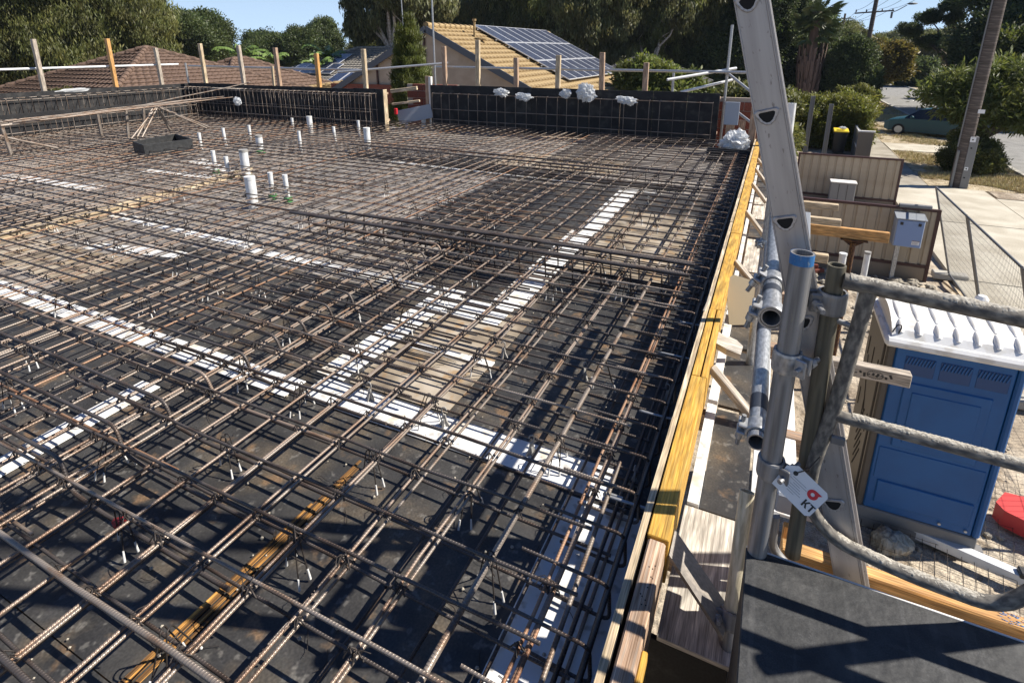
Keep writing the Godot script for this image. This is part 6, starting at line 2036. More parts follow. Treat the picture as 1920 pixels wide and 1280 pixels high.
	b.extrude(PackedVector2Array([Vector2(-0.28, -0.1), Vector2(-0.2, -0.17), Vector2(0.3, -0.17), Vector2(0.33, 0.15), Vector2(-0.1, 0.17), Vector2(-0.25, 0.1)]), Transform3D(Basis(V(0.9, 0, 0.43), V(0.4, 0.1, -0.9).normalized(), V(0, 1, 0.1).normalized()).orthonormalized(), V(2.78, -EY + 0.12, -6.08)), 0.2)
	part("tub", b, M.red_plastic, rb)
	b = MB.new()
	b.box(Transform3D(Basis(Vector3.UP, -0.45), V(2.88, -EY + 0.23, -6.06)), V(0.16, 0.012, 0.05), 0.004)
	b.box(Transform3D(Basis(Vector3.UP, -0.45), V(2.84, -EY + 0.23, -6.16)), V(0.14, 0.012, 0.03), 0.004)
	part("handle_slot", b, M.red_dark, rb)
	b = MB.new()
	for k in 26:
		b.tube(wavy(V(0.9 + k * 0.1, -EY + 0.05, -4.2), V(1.5 + k * 0.1, -EY + 0.05, -6.9), 12, 0.012), 0.0022, 4, false)
		b.tube(wavy(V(0.9, -EY + 0.052, -4.2 - k * 0.1), V(3.6, -EY + 0.052, -4.0 - k * 0.1), 12, 0.012), 0.0022, 4, false)
	solo("ground_mesh", b, M.tie_wire, "sheet of thin steel mesh lying on the sand round the toilet", "steel mesh", "", "stuff")
	# white pipes through the deck
	var P := [[-8.93, -6.16, 0.29, 0], [-8.93, -6.64, 0.31, 0], [-8.91, -7.16, 0.3, 0], [-7.81, -6.44, 0.28, 1], [-7.07, -5.04, 0.3, 0], [-6.6, -4.89, 0.28, 0], [-6.39, -4.99, 0.37, 1], [-5.09, -4.01, 0.33, 1], [-5.22, -4.39, 0.29, 0], [-4.95, -4.37, 0.29, 0], [-9.26, -8.53, 0.27, 0], [-8.74, -8.51, 0.33, 1], [-7.25, -6.8, 0.33, 0], [-7.39, -7.78, 0.28, 0], [-7.55, -8.64, 0.29, 0], [-6.27, -7.36, 0.37, 1], [-7.26, -9.86, 0.39, 2], [-6.98, -10.1, 0.36, 1]]
	var names := ["thin one at the left end of the first row", "thin one second in the first row", "thin one third in the first row", "wide one behind the pair by the box", "thin one just right of the black box", "thin one left of the middle wide pipe", "middle wide one with a grey cap", "widest nearest one with a white cap", "thin one right of the nearest wide pipe", "thin one farther right of the nearest wide pipe", "thin one before the left back form", "wide one before the left back form", "thin one alone in the middle", "thin one right of the wide pipe by the form", "thin one before the end of the left back form", "wide one before the opening", "thin one in the opening", "wide one in the opening by the brown post"]
	for i in P.size():
		var q: Array = P[i]
		var tl := rng.randf_range(-0.022, 0.006)
		var r: float = [0.027, 0.056, 0.038][q[3]]
		var t := pipe_thing("plumbing_pipe", "white plastic pipe through the bars, %s" % names[i], "pipe", V(q[0], DECK - 0.05, q[1]), V(q[0] + tl, DECK + q[2] * 1.08, q[1]), r, M.pvc, "white plumbing pipes standing in the deck", 0.003)
		b = MB.new()
		b.tube(PackedVector3Array([V(q[0] + tl * 0.93, DECK + q[2] * 1.08 - 0.03, q[1]), V(q[0] + tl, DECK + q[2] * 1.08 + 0.004, q[1])]), r + 0.002, 20)
		part("cap", b, M.grey_plastic if i in [3, 6] else M.pvc, t)
		if i in [3, 4, 5, 6, 8, 9]:
			b = MB.new()
			b.tube(PackedVector3Array([V(q[0], DECK, q[1]), V(q[0], DECK + 0.05, q[1])]), r + 0.022, 14)
			part("green_collar", b, M.green_tape, t)

func make_loo():
	var x0 := 1.19
	var x1 := 2.185
	var z0 := -5.47
	var z1 := -6.3
	var yb := -4.385
	var yt := -2.585
	var t := thing("portable_toilet", "blue portable toilet with tan door side and white ribbed roof", "portable toilet", V((x0 + x1) / 2, -EY, (z0 + z1) / 2))
	var b := MB.new()
	b.bx(x0 + 0.02, yb, z0 - 0.03, x1 - 0.02, yt, z1, 0.02)
	part("shell", b, M.loo_blue, t)
	# the moulded back panel: a border standing proud, fields set back, louvres at the top
	var f := func(a: float, c: float, d: float, e: float, z: float, th: float, called: String, m: Material, bev := 0.012):
		var q := MB.new()
		q.bx(a, c, z0 + z - th, d, e, z0 + z, bev)
		part(called, q, m, t)
	f.call(x0 + 0.07, yb, x1 - 0.06, yt, 0.0, 0.04, "back_panel", M.loo_blue, 0.015)
	f.call(x0 + 0.18, -3.62, x1 - 0.17, -2.93, 0.014, 0.03, "raised_field", M.loo_blue, 0.014)
	f.call(x0 + 0.25, -3.56, x1 - 0.24, -3.02, 0.022, 0.02, "inner_field", M.loo_blue, 0.01)
	f.call(x0 + 0.14, -4.29, x1 - 0.1, -4.03, 0.016, 0.03, "lower_field", M.loo_blue, 0.015)
	f.call(x0 + 0.1, -4.01, x1 - 0.08, -3.66, 0.008, 0.02, "middle_field", M.loo_blue, 0.008)
	for k in 3:
		var xa := x0 + 0.15 + 0.262 * k
		f.call(xa, -2.86, xa + 0.23, -2.67, 0.004, 0.02, "louvre_pocket", M.loo_blue_deep, 0.008)
		var q := MB.new()
		for j in 9: q.box(Transform3D(Basis(V(0, 0, 1), -0.25), V(xa + 0.018 + 0.024 * j, -2.715, z0 + 0.008)), V(0.012, 0.075, 0.012), 0.003)
		part("louvre", q, M.loo_blue, t)
	for q in [[x0, x0 + 0.065], [x1 - 0.055, x1]]:
		var c := MB.new()
		c.bx(q[0], yb, z0 - 0.06, q[1], yt + 0.01, z0 + 0.012, 0.015)
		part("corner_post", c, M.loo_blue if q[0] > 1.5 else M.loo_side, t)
	for q in [[x0 + 0.68, -4.33], [x0 + 0.88, -4.33]]:
		var c := MB.new()
		c.lathe(V(q[0], q[1], z0 + 0.012), [Vector2(0.014, 0), Vector2(0.012, 0.01), Vector2(0, 0.012)], 10, Basis(V(1, 0, 0), V(0, 0, 1), V(0, -1, 0)))
		part("screw", c, M.screw, t)
	# the tan side with its louvre slots
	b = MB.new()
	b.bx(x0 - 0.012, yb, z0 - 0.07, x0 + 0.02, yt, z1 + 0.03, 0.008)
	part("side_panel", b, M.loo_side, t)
	b = MB.new()
	for k in 6:
		b.box(Transform3D(Basis(V(1, 0, 0), 0.55), V(x0 - 0.013, -4.05 + 0.08 * k, z0 - 0.3 - 0.02 * k)), V(0.008, 0.36, 0.02), 0.003)
	for k in 3:
		for y in [-2.95, -3.55]: b.box(Transform3D(Basis(), V(x0 - 0.013, y, z0 - 0.16 - 0.25 * k)), V(0.008, 0.2, 0.02), 0.004)
	b.box(Transform3D(Basis(V(1, 0, 0), -0.5), V(x0 - 0.013, -3.35, z0 - 0.45)), V(0.008, 0.7, 0.012), 0.003)
	part("vent_slot", b, M.loo_vent, t)
	# base and skid
	b = MB.new()
	b.bx(x0 + 0.005, -4.51, z0 + 0.01, x1 - 0.01, yb, z1 + 0.02, 0.01)
	part("base_tray", b, M.loo_skid, t)
	b = MB.new()
	b.bx(x0 - 0.02, -EY - 0.02, z0 + 0.0, x1 + 0.06, -4.515, z0 - 0.09, 0.006)
	b.bx(x0 - 0.02, -EY - 0.02, z1 + 0.1, x1 + 0.06, -4.515, z1, 0.006)
	part("skid", b, M.loo_skid, t)
	# roof: a shallow barrel with a deep rim, and ribs across it
	var rx0 := x0 - 0.035
	var rx1 := x1 + 0.035
	var rz0 := z0 + 0.06
	var rz1 := z1 - 0.06
	b = MB.new()
	b.bx(rx0, yt - 0.01, rz1, rx1, yt + 0.075, rz0, 0.03)
	part("roof_rim", b, M.loo_roof, t)
	b = MB.new()
	var nz := 14
	var prof := []
	for i in nz + 1:
		var u := float(i) / nz
		prof.append(Vector2(lerpf(rz0 - 0.05, rz1 + 0.05, u), yt + 0.07 + 0.16 * pow(sin(PI * u), 0.6)))
	for i in nz:
		b.plane4(V(rx0 + 0.05, prof[i].y, prof[i].x), V(rx1 - 0.05, prof[i].y, prof[i].x), V(rx1 - 0.05, prof[i + 1].y, prof[i + 1].x), V(rx0 + 0.05, prof[i + 1].y, prof[i + 1].x), V(0, 1, 0))
		for e in [[rx0 + 0.05, -1.0], [rx1 - 0.05, 1.0]]:
			b.plane4(V(e[0], yt + 0.06, prof[i].x), V(e[0], yt + 0.06, prof[i + 1].x), V(e[0], prof[i + 1].y, prof[i + 1].x), V(e[0], prof[i].y, prof[i].x), V(e[1], 0, 0))
	part("roof_shell", b, M.loo_roof, t)
	for k in 7:
		var q := MB.new()
		var x := rx0 + 0.12 + 0.14 * k
		for half in [[0.05, 0.2], [0.22, 0.62], [0.66, 0.95]]:
			var pts := PackedVector3Array()
			var rr := PackedFloat32Array()
			for i in 11:
				var u := lerpf(half[0], half[1], i / 10.0)
				pts.append(V(x, yt + 0.058 + 0.16 * pow(sin(PI * u), 0.6), lerpf(rz0 - 0.05, rz1 + 0.05, u)))
				rr.append(0.034 * pow(sin(PI * clampf(i / 10.0, 0.06, 0.94)), 0.35))
			q.tube(pts, Array(rr), 9)
		part("roof_rib", q, M.loo_roof, t)
	b = MB.new()
	b.lathe(V(rx1 - 0.22, yt + 0.2, rz1 + 0.16), [Vector2(0.05, 0), Vector2(0.05, 0.06), Vector2(0.055, 0.06), Vector2(0.055, 0.09), Vector2(0.035, 0.12), Vector2(0, 0.125)], 16)
	part("vent_cap", b, M.loo_roof, t)
	b = MB.new()
	for k in 12:
		var an := TAU * k / 12.0
		b.box(Transform3D(Basis(Vector3.UP, -an), V(rx1 - 0.22 + 0.0505 * cos(an), yt + 0.23, rz1 + 0.16 + 0.0505 * sin(an))), V(0.003, 0.04, 0.012))
	part("vent_slots", b, M.tag_black, t)
	b = MB.new()
	b.tube(bend([V(rx0 + 0.05, yt + 0.11, rz0 - 0.07), V(rx0 + 0.08, yt + 0.19, rz0 - 0.08), V(rx0 + 0.12, yt + 0.18, rz0 - 0.09), V(rx0 + 0.1, yt + 0.1, rz0 - 0.08)], 0.03), 0.006, 7)
	part("rope_loop", b, M.black_plastic, t)

# ---------------------------------------------------------------- trees and shrubs
var sprays := {}
func spray(kind: String, m: Material) -> ArrayMesh:
	# a spray of single leaves about half a metre across
	var key: String = kind + m.resource_name
	if sprays.has(key): return sprays[key]
	var b := MB.new()
	var g := RandomNumberGenerator.new()
	g.seed = hash(kind)
	var n: int = {"broad": 26, "droop": 24, "needle": 34, "fine": 40, "long": 12}[kind]
	for k in n:
		var d := V(g.randf_range(-1, 1), g.randf_range(-1, 1), g.randf_range(-1, 1)).normalized()
		var p := d * 0.3 * pow(g.randf(), 0.5)
		var L := 0.15
		var w := 0.07
		var dir := (d + V(g.randf_range(-0.6, 0.6), g.randf_range(-0.5, 0.5), g.randf_range(-0.6, 0.6))).normalized()
		if kind == "droop":
			dir = V(g.randf_range(-0.45, 0.45), -1, g.randf_range(-0.45, 0.45)).normalized(); L = 0.19; w = 0.05
		elif kind == "needle":
			dir = (V(g.randf_range(-0.5, 0.5), 1.0, g.randf_range(-0.5, 0.5)) + d * 0.3).normalized(); L = 0.2; w = 0.035
		elif kind == "fine":
			L = 0.1; w = 0.05
		elif kind == "long":
			dir = (d + V(0, -0.35, 0)).normalized(); L = 0.3; w = 0.075
		L *= g.randf_range(0.75, 1.3)
		var s := dir.cross(V(g.randf_range(-1, 1), g.randf_range(-1, 1), g.randf_range(-1, 1))).normalized() * w * 0.5
		var nn := (dir.cross(s)).normalized()
		if nn.y < 0: nn = -nn
		nn = (nn + d * 0.8).normalized()
		var a := p
		var c := p + dir * L + nn * -0.02
		var m1 := p + dir * L * 0.45 + s
		var m2 := p + dir * L * 0.45 - s
		var i := b.vert(a, nn, Vector2.ZERO)
		b.vert(m1, nn, Vector2.ZERO); b.vert(c, nn, Vector2.ZERO); b.vert(m2, nn, Vector2.ZERO)
		b.face(i, i + 1, i + 2); b.face(i, i + 2, i + 3)
	sprays[key] = b.mesh(m)
	return sprays[key]
func crown(t: Node3D, blobs: Array, kind: String, m: Material, per: int, size: float, sd: int, clump := 0.28, vary := 0.3, called := "crown"):
	# blobs: [centre, radii]; each is filled with leaf clumps thrown mostly towards its surface
	var g := RandomNumberGenerator.new()
	g.seed = sd
	var ts: Array[Transform3D] = []
	var cs: Array[Color] = []
	for bl in blobs:
		var c: Vector3 = bl[0]
		var r: Vector3 = bl[1]
		var nsub := maxi(6, int(per / 22.0))
		for k in nsub:
			var d := V(g.randfn(), g.randfn(), g.randfn()).normalized()
			var q := pow(g.randf(), 0.33) * g.randf_range(0.82, 1.12)
			var sc := c + d * r * q
			var sr := clump * minf(r.x, minf(r.y, r.z)) * g.randf_range(0.6, 1.4)
			var tone := g.randf_range(1.0 - vary, 1.0 + vary)
			for j in 22:
				var e := V(g.randfn(), g.randfn(), g.randfn()) * 0.55
				var p := sc + V(e.x, e.y * (1.15 if kind == "droop" else 0.65), e.z) * sr
				var bs := Basis(V(g.randf_range(-1, 1), g.randf_range(-1, 1), g.randf_range(-1, 1)).normalized(), g.randf() * (0.5 if kind == "droop" or kind == "needle" else TAU)).rotated(Vector3.UP, g.randf() * TAU)
				ts.append(Transform3D(bs * (size * g.randf_range(0.7, 1.35)), p))
				var f := tone * g.randf_range(0.8, 1.2)
				cs.append(Color(f * g.randf_range(0.9, 1.12), f, f * g.randf_range(0.8, 1.1)))
	tag(many(called, spray(kind, m), ts, cs, t), "", "", "", "stuff")
func limbs(t: Node3D, base: Vector3, heads: Array, r: float, m: Material, sd: int, fork := 0.35):
	# a trunk that forks into limbs, each reaching one of the heads
	var g := RandomNumberGenerator.new()
	g.seed = sd
	var b := MB.new()
	var mid := Vector3.ZERO
	for h in heads: mid += h / heads.size()
	var f := base.lerp(mid, fork)
	f.x = base.x + (mid.x - base.x) * fork * 0.6
	b.tube(PackedVector3Array([base - V(0, 0.2, 0), base + V(0, 0.3, 0), base.lerp(f, 0.55) + V(g.randf_range(-0.1, 0.1), 0, g.randf_range(-0.1, 0.1)), f]), [r * 1.35, r * 1.05, r * 0.9, r * 0.72], 10)
	part("trunk", b, m, t)
	for h in heads:
		var l := MB.new()
		var k1 := f.lerp(h, 0.4) + V(g.randf_range(-0.3, 0.3), g.randf_range(0, 0.4), g.randf_range(-0.3, 0.3))
		var k2 := f.lerp(h, 0.75) + V(g.randf_range(-0.3, 0.3), g.randf_range(0, 0.3), g.randf_range(-0.3, 0.3))
		l.tube(PackedVector3Array([f - V(0, 0.1, 0), k1, k2, h]), [r * 0.6, r * 0.42, r * 0.28, r * 0.1], 7)
		for w in 3:
			var s := k1.lerp(h, g.randf())
			l.tube(PackedVector3Array([s, s + V(g.randf_range(-1, 1), g.randf_range(0.1, 0.9), g.randf_range(-1, 1)) * r * 4.0]), [r * 0.18, r * 0.05], 5)
		part("limb", l, m, t)
func round_tree(called: String, label: String, cat: String, c: Vector3, r: Vector3, n: int, kind: String, m: Material, size: float, per: int, sd: int, bark: Material, trunk_r := 0.2, group := "", clump := 0.28, vary := 0.3, base_y := -EY) -> Node3D:
	# a tree of several overlapping heads round the middle c
	var g := RandomNumberGenerator.new()
	g.seed = sd * 7 + 1
	var t := thing(called, label, cat, V(c.x, base_y, c.z), group)
	var blobs := []
	var heads := []
	for k in n:
		var a := TAU * k / n + g.randf_range(-0.5, 0.5)
		var q := g.randf_range(0.35, 0.68)
		var h := c + V(cos(a) * q * r.x, g.randf_range(-0.6, 0.62) * r.y, sin(a) * q * r.z)
		var s := g.randf_range(0.34, 0.58)
		blobs.append([h, V(r.x * s, r.y * s * 0.92, r.z * s)])
		heads.append(h + V(0, r.y * s * 0.3, 0))
	blobs.append([c, r * 0.6])
	limbs(t, V(c.x, base_y, c.z), heads, trunk_r, bark, sd)
	crown(t, blobs, kind, m, per, size, sd, clump, vary)
	return t
func make_trees():
	var dk: Material = M.bark_dark
	# left: the big drooping tree, round trees, banana palms
	round_tree("weeping_tree", "huge dark weeping tree filling the upper left corner", "tree", V(-43.0, 4.0, -20.5), V(8.2, 8.0, 7.0), 12, "droop", M.leaf_olive, 1.15, 5200, 101, dk, 0.5, "", 0.24, 0.5)
	round_tree("weeping_tree", "dark weeping tree at the left edge beside the huge one", "tree", V(-42, 0.5, -9), V(6.0, 7.0, 5.0), 9, "droop", M.leaf_olive, 1.1, 4200, 102, dk, 0.4, "", 0.26, 0.5)
	round_tree("bushy_tree", "round grey-green tree right of the huge weeping tree", "tree", V(-46.5, 0.3, -32.5), V(3.6, 3.0, 3.6), 7, "fine", M.leaf_dark, 1.9, 900, 103, dk, 0.25)
	round_tree("bushy_tree", "lower dark tree between the weeping tree and the sky gap", "tree", V(-51, -1.4, -38.5), V(3.4, 2.7, 3.4), 6, "fine", M.leaf_dark, 1.9, 800, 104, dk, 0.25)
	round_tree("bushy_tree", "round dark green tree standing left in the group beyond the banana palms", "tree", V(-50.5, -0.6, -44.5), V(3.4, 3.3, 3.4), 8, "fine", M.leaf_dark, 2.0, 1000, 105, dk, 0.3)
	round_tree("bushy_tree", "taller dark round tree in the middle beyond the banana palms", "tree", V(-45.0, 0.0, -46.0), V(3.3, 3.3, 3.3), 8, "fine", M.leaf_dark, 2.0, 1000, 106, dk, 0.3)
	round_tree("bushy_tree", "dark tree behind the white limbed gum", "tree", V(-40.5, -1.2, -48.5), V(3.2, 3.0, 3.2), 7, "fine", M.leaf_olive, 2.0, 800, 107, dk, 0.3)
	banana("banana_palm", "banana palm with torn leaves behind the brown roof", V(-34.0, -EY, -27.5), 4.2, 1.15, 201)
	banana("banana_palm", "second banana palm, close right of the first behind the brown roof", V(-32.2, -EY, -28.5), 3.9, 0.95, 202)
	banana("banana_palm", "banana palm nearest the panels on the grey roof", V(-31.4, -EY, -33.2), 4.0, 1.2, 203)
	banana("banana_palm", "small banana palm at the gap between the two roofs", V(-30.3, -EY, -31.0), 3.6, 0.8, 204)
	# the white limbed gum behind the cypress
	var gt := thing("gum_tree", "open gum tree with pale bare limbs behind the cypress", "tree", V(-27.2, -EY, -36))
	var hs := [V(-30.3, 4.0, -36), V(-28.6, 5.0, -36.6), V(-26.6, 4.6, -35.6), V(-25.2, 3.6, -36.3), V(-29.8, 2.2, -35.6), V(-27.4, 6.2, -36)]
	limbs(gt, V(-27.3, -EY, -36), hs, 0.3, M.bark_pale, 301, 0.5)
	var bl := []
	for h in hs: bl.append([h, V(1.5, 1.0, 1.5)])
	for k in 6: bl.append([V(-27.4 + (k - 2.5) * 1.25, 1.6 + 1.9 * ((k * 5) % 3), -36.4 - 0.3 * k), V(1.2, 0.9, 1.2)])
	crown(gt, bl, "droop", M.leaf_gum, 330, 1.7, 302, 0.4, 0.3)
	# the cypress
	var ct := thing("cypress", "dark narrow cypress before the cream gable wall", "tree", V(-10.5, -EY, -14.6))
	var tb := MB.new()
	tb.tube(PackedVector3Array([V(-10.5, -EY - 0.1, -14.6), V(-10.5, 0.2, -14.6)]), [0.12, 0.03], 8)
	part("trunk", tb, dk, ct)
	var cb := []
	for k in 46:
		var f := k / 45.0
		var a := k * 2.4
		var rr := 1.05 * pow(1.0 - f, 0.5) * (0.75 + 0.25 * sin(f * 3.0))
		cb.append([V(-10.5 + cos(a) * rr * 0.72, -4.2 + f * 4.85, -14.6 + sin(a) * rr * 0.72), V(0.3, 0.52, 0.3) * (1.0 - 0.45 * f)])
	crown(ct, cb, "needle", M.leaf_green, 150, 0.42, 303, 0.5, 0.4)
	# the row of gums behind the gabled house, near ones first
	var rows := [[-30.5, 3.0, -46, 4.4, 5.5, "gum tree rising right behind the white limbed gum"], [-25.0, 4.0, -47.5, 4.6, 6.5, "gum tree behind the peak of the gabled house"], [-19.5, 3.6, -46.5, 4.3, 6.3, "gum tree behind the left half of the solar array"], [-14.6, 3.0, -45, 3.9, 6.3, "gum tree behind the right half of the solar array"], [-9.6, 3.2, -49, 4.0, 7.2, "gum tree with pale trunks right of the solar array"]]
	for k in rows.size():
		var q: Array = rows[k]
		round_tree("gum_tree", "tall olive " + q[5], "tree", V(q[0], q[1], q[2]), V(q[3], q[4], q[3]), 10, "droop", M.leaf_gum if k % 2 else M.leaf_olive, 1.5, 2000, 310 + k, M.bark_pale, 0.32, "gums behind the houses", 0.24, 0.5)
	var far := [[-40, 0.5, -62], [-33, 1.5, -63], [-25.5, 2.0, -64], [-18.5, 2.2, -62], [-12, 2.0, -63], [-5.5, 1.8, -66], [0.5, 1.0, -70]]
	var fl := ["far dark tree behind the white limbed gum, leftmost of its row", "far dark tree left behind the row of gums", "far dark tree behind the gabled house, beyond the gums", "far dark tree in the middle behind the gums", "far dark tree behind the pale trunks", "far dark tree left behind the tall ladder", "far dark tree behind the fan palm"]
	for k in far.size():
		round_tree("bushy_tree", fl[k], "tree", V(far[k][0], far[k][1], far[k][2]), V(4.6, 6.0, 4.0), 8, "fine", M.leaf_dark, 2.2, 1200, 330 + k, dk, 0.3, "", 0.34, 0.35)
	# the pale trunks low in the last gum
	var pt := thing("gum_tree", "cluster of slender pale gum trunks right of the solar array", "tree", V(-9.4, -EY, -46))
	limbs(pt, V(-9.4, -EY, -46), [V(-11.2, 1.8, -46), V(-10.0, 2.8, -46.3), V(-8.6, 2.6, -45.8), V(-7.8, 1.6, -46)], 0.26, M.bark_pale, 340, 0.42)
	crown(pt, [[V(-9.4, 3.0, -46), V(2.6, 1.4, 2.0)]], "droop", M.leaf_gum, 500, 1.9, 341, 0.3)
	# towards the street
	round_tree("bushy_tree", "tall dark dense tree behind the ladder", "tree", V(-4.0, 2.6, -52), V(3.9, 7.0, 3.6), 11, "fine", M.leaf_dark, 2.1, 1300, 351, dk, 0.4)
	round_tree("bushy_tree", "dark leafy tree left of the fan palm", "tree", V(-0.6, 2.2, -56), V(2.7, 6.8, 3.0), 9, "fine", M.leaf_dark, 2.1, 1200, 352, dk, 0.35)
	round_tree("green_bush", "bright green bushy shrub behind the right end of the forms", "shrub", V(-4.1, -2.2, -26), V(2.7, 1.75, 2.2), 9, "broad", M.leaf_green, 1.15, 900, 353, dk, 0.12, "", 0.3, 0.35)
	round_tree("green_bush", "lower green shrub left of the ladder beyond the far corner", "shrub", V(-0.9, -2.9, -24), V(1.7, 1.5, 1.6), 7, "broad", M.leaf_olive, 1.0, 800, 354, dk, 0.1, "", 0.3, 0.35)
	fan_palm()
	round_tree("bushy_tree", "dark shrubby tree between the fan palm and the far power pole", "tree", V(4.5, -1.7, -52), V(2.4, 2.2, 2.2), 9, "fine", M.leaf_dark, 1.5, 1100, 355, dk, 0.2, "", 0.3, 0.4)
	round_tree("round_tree", "far round clipped-looking tree left of the far power pole", "tree", V(7.7, 0.4, -95), V(3.6, 2.8, 3.4), 10, "fine", M.leaf_olive, 2.2, 1000, 356, dk, 0.3, "", 0.26, 0.2)
	round_tree("street_tree", "yellow-green and rusty street tree right of the far power pole, bent trunk", "tree", V(8.7, -1.3, -64), V(2.4, 1.9, 2.2), 9, "broad", M.leaf_rust, 1.6, 900, 357, dk, 0.16, "", 0.34, 0.45)
	var bt := MB.new()
	bt.tube(PackedVector3Array([V(7.3, -EY, -58), V(7.55, -3.9, -58), V(7.6, -3.3, -58.1), V(7.95, -2.5, -58.3)]), [0.16, 0.13, 0.12, 0.1], 9)
	solo("bent_trunk", bt, dk, "dark bent tree trunk at the foot of the far power pole", "trunk")
	# the hedge
	var hd := thing("hedge", "clipped leafy hedge, sunlit on top and dark below, behind the steel posts", "hedge", V(1.9, -EY, -31.5))
	var hb := []
	for k in 14:
		for j in 3: hb.append([V(-0.2 + k * 0.32, -2.95 + 0.05 * ((k * 3 + j) % 3), -30.2 - j * 1.1), V(0.42, 0.62, 0.7)])
		hb.append([V(-0.2 + k * 0.32, -3.9, -30.0), V(0.4, 0.75, 0.5)])
	crown(hd, hb, "broad", M.leaf_yellow, 176, 0.72, 360, 0.5, 0.3)
	var hs2 := MB.new()
	for k in 8: hs2.tube(PackedVector3Array([V(0.1 + k * 0.5, -EY - 0.1, -31), V(0.1 + k * 0.5 + 0.1, -2.8, -31.1)]), [0.04, 0.02], 6)
	part("stem", hs2, dk, hd)
	round_tree("green_bush", "pale green low shrub above the hedge at the foot of the far pole", "shrub", V(5.2, -3.5, -46), V(1.5, 0.9, 1.2), 6, "broad", M.leaf_yellow, 0.9, 420, 361, dk, 0.06)
	# the street tree in front of the car, and the bush at its foot
	var s := thing("street_tree", "spreading street tree with hanging long leaves behind the near power pole", "tree", V(7.4, -EY, -27.0))
	var sb := [[V(5.95, -1.75, -26.9), V(0.8, 0.6, 0.8)], [V(6.6, -1.5, -27.2), V(1.1, 0.75, 1.0)], [V(7.7, -1.3, -27.0), V(1.1, 0.85, 1.1)], [V(8.7, -1.7, -27.0), V(1.1, 0.85, 1.0)], [V(7.2, -2.15, -26.5), V(1.0, 0.65, 0.9)], [V(8.4, -2.4, -26.6), V(0.9, 0.6, 0.9)], [V(9.4, -2.2, -27.2), V(0.8, 0.7, 0.9)], [V(7.9, -0.9, -27.6), V(0.8, 0.5, 0.8)]]
	var sh := []
	for q in sb: sh.append(q[0])
	limbs(s, V(7.4, -EY, -27.0), sh, 0.13, dk, 370, 0.45)
	crown(s, sb, "long", M.leaf_green, 300, 0.7, 371, 0.42, 0.45)
	round_tree("green_bush", "dense grey-green bush at the foot of the street tree", "shrub", V(7.0, -3.8, -25.9), V(0.95, 0.8, 0.85), 8, "broad", M.leaf_olive, 0.55, 620, 372, dk, 0.06, "", 0.35, 0.35)
	# the big dark trees across the street
	round_tree("bushy_tree", "big dark tree across the street at the upper right corner", "tree", V(16.8, 1.6, -50), V(5.6, 5.6, 5.0), 12, "fine", M.leaf_dark, 2.2, 1400, 381, dk, 0.45, "", 0.34, 0.45)
	round_tree("bushy_tree", "dark green tree across the street before the biggest one", "tree", V(14.8, -0.9, -44), V(3.3, 2.8, 3.0), 9, "broad", M.leaf_green, 1.5, 900, 382, dk, 0.25, "", 0.34, 0.45)
	round_tree("bushy_tree", "olive tree at the right edge behind the near power pole", "tree", V(20.5, -0.6, -42), V(3.4, 3.0, 2.8), 8, "broad", M.leaf_olive, 1.2, 800, 383, dk, 0.2, "", 0.34, 0.45)
	round_tree("bushy_tree", "yellow-green shrub across the street behind the street tree", "shrub", V(14.0, -2.9, -48), V(2.6, 1.3, 2.0), 7, "broad", M.leaf_rust, 1.3, 600, 384, dk, 0.1)
	round_tree("green_bush", "grey-leaved shrub at the bend of the street under the dark tree", "shrub", V(14.4, -3.4, -64), V(1.5, 1.2, 1.4), 6, "broad", M.leaf_grey, 1.3, 420, 385, dk, 0.08)
	round_tree("green_bush", "row of low shrubs closing the far end of the street", "shrub", V(15.5, -2.9, -84), V(4.2, 1.7, 2.0), 9, "broad", M.leaf_dark, 1.8, 600, 386, dk, 0.1)
	# the lacy acacia with bare limbs
	var la := thing("acacia", "lacy open tree with dark bare limbs against the sky", "tree", V(12.9, -EY, -56))
	var lh := [V(9.6, 1.2, -56), V(10.4, 2.4, -56.4), V(11.6, 3.3, -56), V(12.6, 3.9, -56.3), V(13.6, 4.3, -56), V(10.6, 0.4, -55.8), V(12.0, 2.0, -56)]
	limbs(la, V(12.9, -EY, -56), lh, 0.2, dk, 391, 0.42)
	var lb := []
	for q in lh:
		for k in 3: lb.append([q + V(rng.randf_range(-0.6, 0.6), rng.randf_range(-0.25, 0.35), rng.randf_range(-0.5, 0.5)), V(0.5, 0.18, 0.5)])
	crown(la, lb, "fine", M.leaf_dark, 60, 1.1, 392, 0.45)
	# distance
	var ds := [[12.5, -0.4, -150, 6.0, 3.2], [19.5, 0.0, -150, 6.0, 3.3], [26, 0.2, -140, 6.0, 3.2], [22, -0.3, -118, 4.2, 2.6], [4, 0.5, -150, 6.0, 3.0], [33, 0.5, -130, 6.0, 3.4], [14.5, -1.0, -112, 2.6, 2.2]]
	for k in ds.size():
		var q: Array = ds[k]
		round_tree("bushy_tree", "distant grey-green tree beyond the bend of the street, %s" % ["first right of the far pole", "second right of the far pole", "behind the lacy tree", "lower one before the lacy tree", "left of the far pole", "far right one", "small one at the street's end"][k], "tree", V(q[0], q[1], q[2]), V(q[3], q[4], 3.0), 7, "fine", M.leaf_olive, 3.0, 500, 400 + k, dk, 0.3, "distant trees at the end of the street")
	# far belt of bush behind everything
	var hz := thing("far_bush", "far belt of bush on the horizon", "bush", V(0, -EY, -230))
	var fb := []
	for k in 60: fb.append([V(-190 + k * 6.5, -1.6 + 1.3 * sin(k * 1.7), -215 - 12.0 * sin(k * 0.9)), V(5.5, 3.6, 4.0)])
	crown(hz, fb, "fine", M.leaf_olive, 200, 5.0, 420, 0.4)
	hz.set_meta("kind", "stuff")
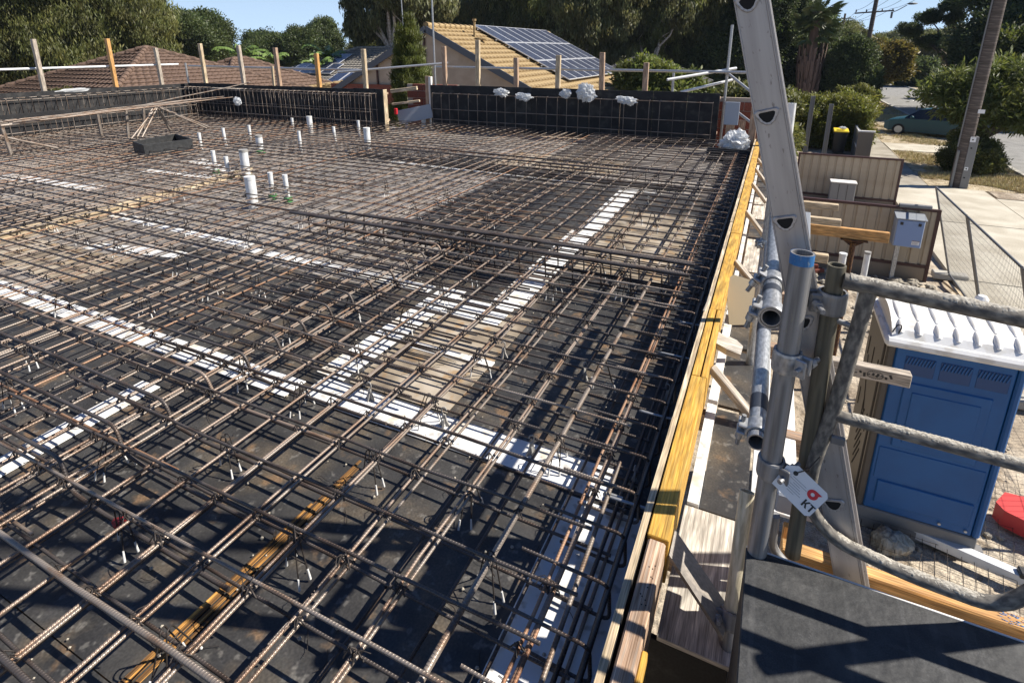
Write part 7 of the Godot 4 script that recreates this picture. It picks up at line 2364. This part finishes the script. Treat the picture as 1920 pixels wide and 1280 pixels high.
	# greenery before the brown house
	round_tree("green_bush", "thin leafy creeper in front of the brown roof at the left", "shrub", V(-18.6, -1.6, -8.5), V(1.1, 0.75, 0.8), 5, "fine", M.leaf_olive, 0.55, 220, 430, dk, 0.05)
func banana(called: String, label: String, at: Vector3, h: float, size: float, sd: int):
	var t := thing(called, label, "palm", at, "banana palms behind the roofs")
	var b := MB.new()
	b.tube(PackedVector3Array([at - V(0, 0.1, 0), at + V(0, h, 0)]), [0.16, 0.09], 9)
	part("trunk", b, M.leaf_broad_palm, t)
	var g := RandomNumberGenerator.new()
	g.seed = sd
	for k in 10:
		var m := MB.new()
		var a := TAU * k / 10.0 + g.randf_range(-0.3, 0.3)
		var d := V(cos(a), 0, sin(a))
		var s := d.cross(Vector3.UP)
		var rise := g.randf_range(0.5, 1.5)
		var L := size * g.randf_range(1.3, 2.0)
		var prev := Vector3.ZERO
		var n := 9
		for i in n + 1:
			var f := float(i) / n
			var p := at + V(0, h, 0) + d * L * f * 0.85 + V(0, rise * L * f * (1.0 - 0.72 * f) * 0.9, 0)
			if i > 0:
				var w0 := 0.26 * size * sin(PI * clampf((f - 1.0 / n) * 0.95 + 0.06, 0, 1))
				var w1 := 0.26 * size * sin(PI * clampf(f * 0.95 + 0.06, 0, 1))
				for e in [-1.0, 1.0]:
					var dr := V(0, -0.1 * size - g.randf() * 0.12, 0)
					m.plane4(prev, p - (p - prev) * 0.08, p - (p - prev) * 0.08 + s * e * w1 + dr, prev + s * e * w0 + dr, Vector3.UP)
			prev = p
		part("leaf", m, M.leaf_broad_palm, t)
func fan_palm():
	var at := V(2.15, -EY, -50)
	var t := thing("fan_palm", "tall fan palm with a thick skirt of dead fronds behind the hedge", "palm", at)
	var b := MB.new()
	b.tube(PackedVector3Array([at - V(0, 0.1, 0), at + V(0, 7.4, 0)]), [0.4, 0.3], 12)
	part("trunk", b, M.palm_skirt, t)
	var g := RandomNumberGenerator.new()
	g.seed = 77
	var sk := MB.new()
	for k in 420:
		var a := g.randf() * TAU
		var y := g.randf_range(0.9, 5.1)
		var d := V(cos(a), 0, sin(a))
		var r := lerpf(0.75, 1.05, y / 5.0) * g.randf_range(0.75, 1.05)
		var s := d.cross(Vector3.UP) * g.randf_range(0.04, 0.12)
		var p := at + d * r + V(0, y, 0)
		sk.plane4(p - s, p + s, p + s * 0.6 - d * 0.12 - V(0, g.randf_range(0.7, 1.5), 0), p - s * 0.6 - d * 0.12 - V(0, g.randf_range(0.7, 1.5), 0), d)
	part("dead_frond_skirt", sk, M.palm_skirt, t)
	for k in 74:
		var m := MB.new()
		var a := g.randf() * TAU
		var el := g.randf_range(-0.75, 1.2)
		var d := V(cos(a) * cos(el), sin(el), sin(a) * cos(el))
		var c := at + V(0, 7.0 + g.randf_range(-1.3, 0.6), 0) + d * g.randf_range(0.75, 1.25)
		m.tube(PackedVector3Array([at + V(0, 6.9, 0), c]), 0.025, 4)
		var s := d.cross(Vector3.UP).normalized()
		var up := s.cross(d)
		for j in 15:
			var q := (j - 7) / 7.0 * 1.25
			var ld := (d * cos(q) + s * sin(q) + up * 0.12 * cos(q * 2)).normalized()
			var L := 0.95 * (1.0 - 0.25 * absf(q))
			var tip := c + ld * L - V(0, 0.16 * L + 0.12 * absf(q), 0)
			var w := ld.cross(up).normalized() * 0.045
			m.tri3(c, c + ld * L * 0.55 + w, tip, up)
			m.tri3(c, c + ld * L * 0.55 - w, tip, up)
		part("frond", m, M.leaf_palm, t)
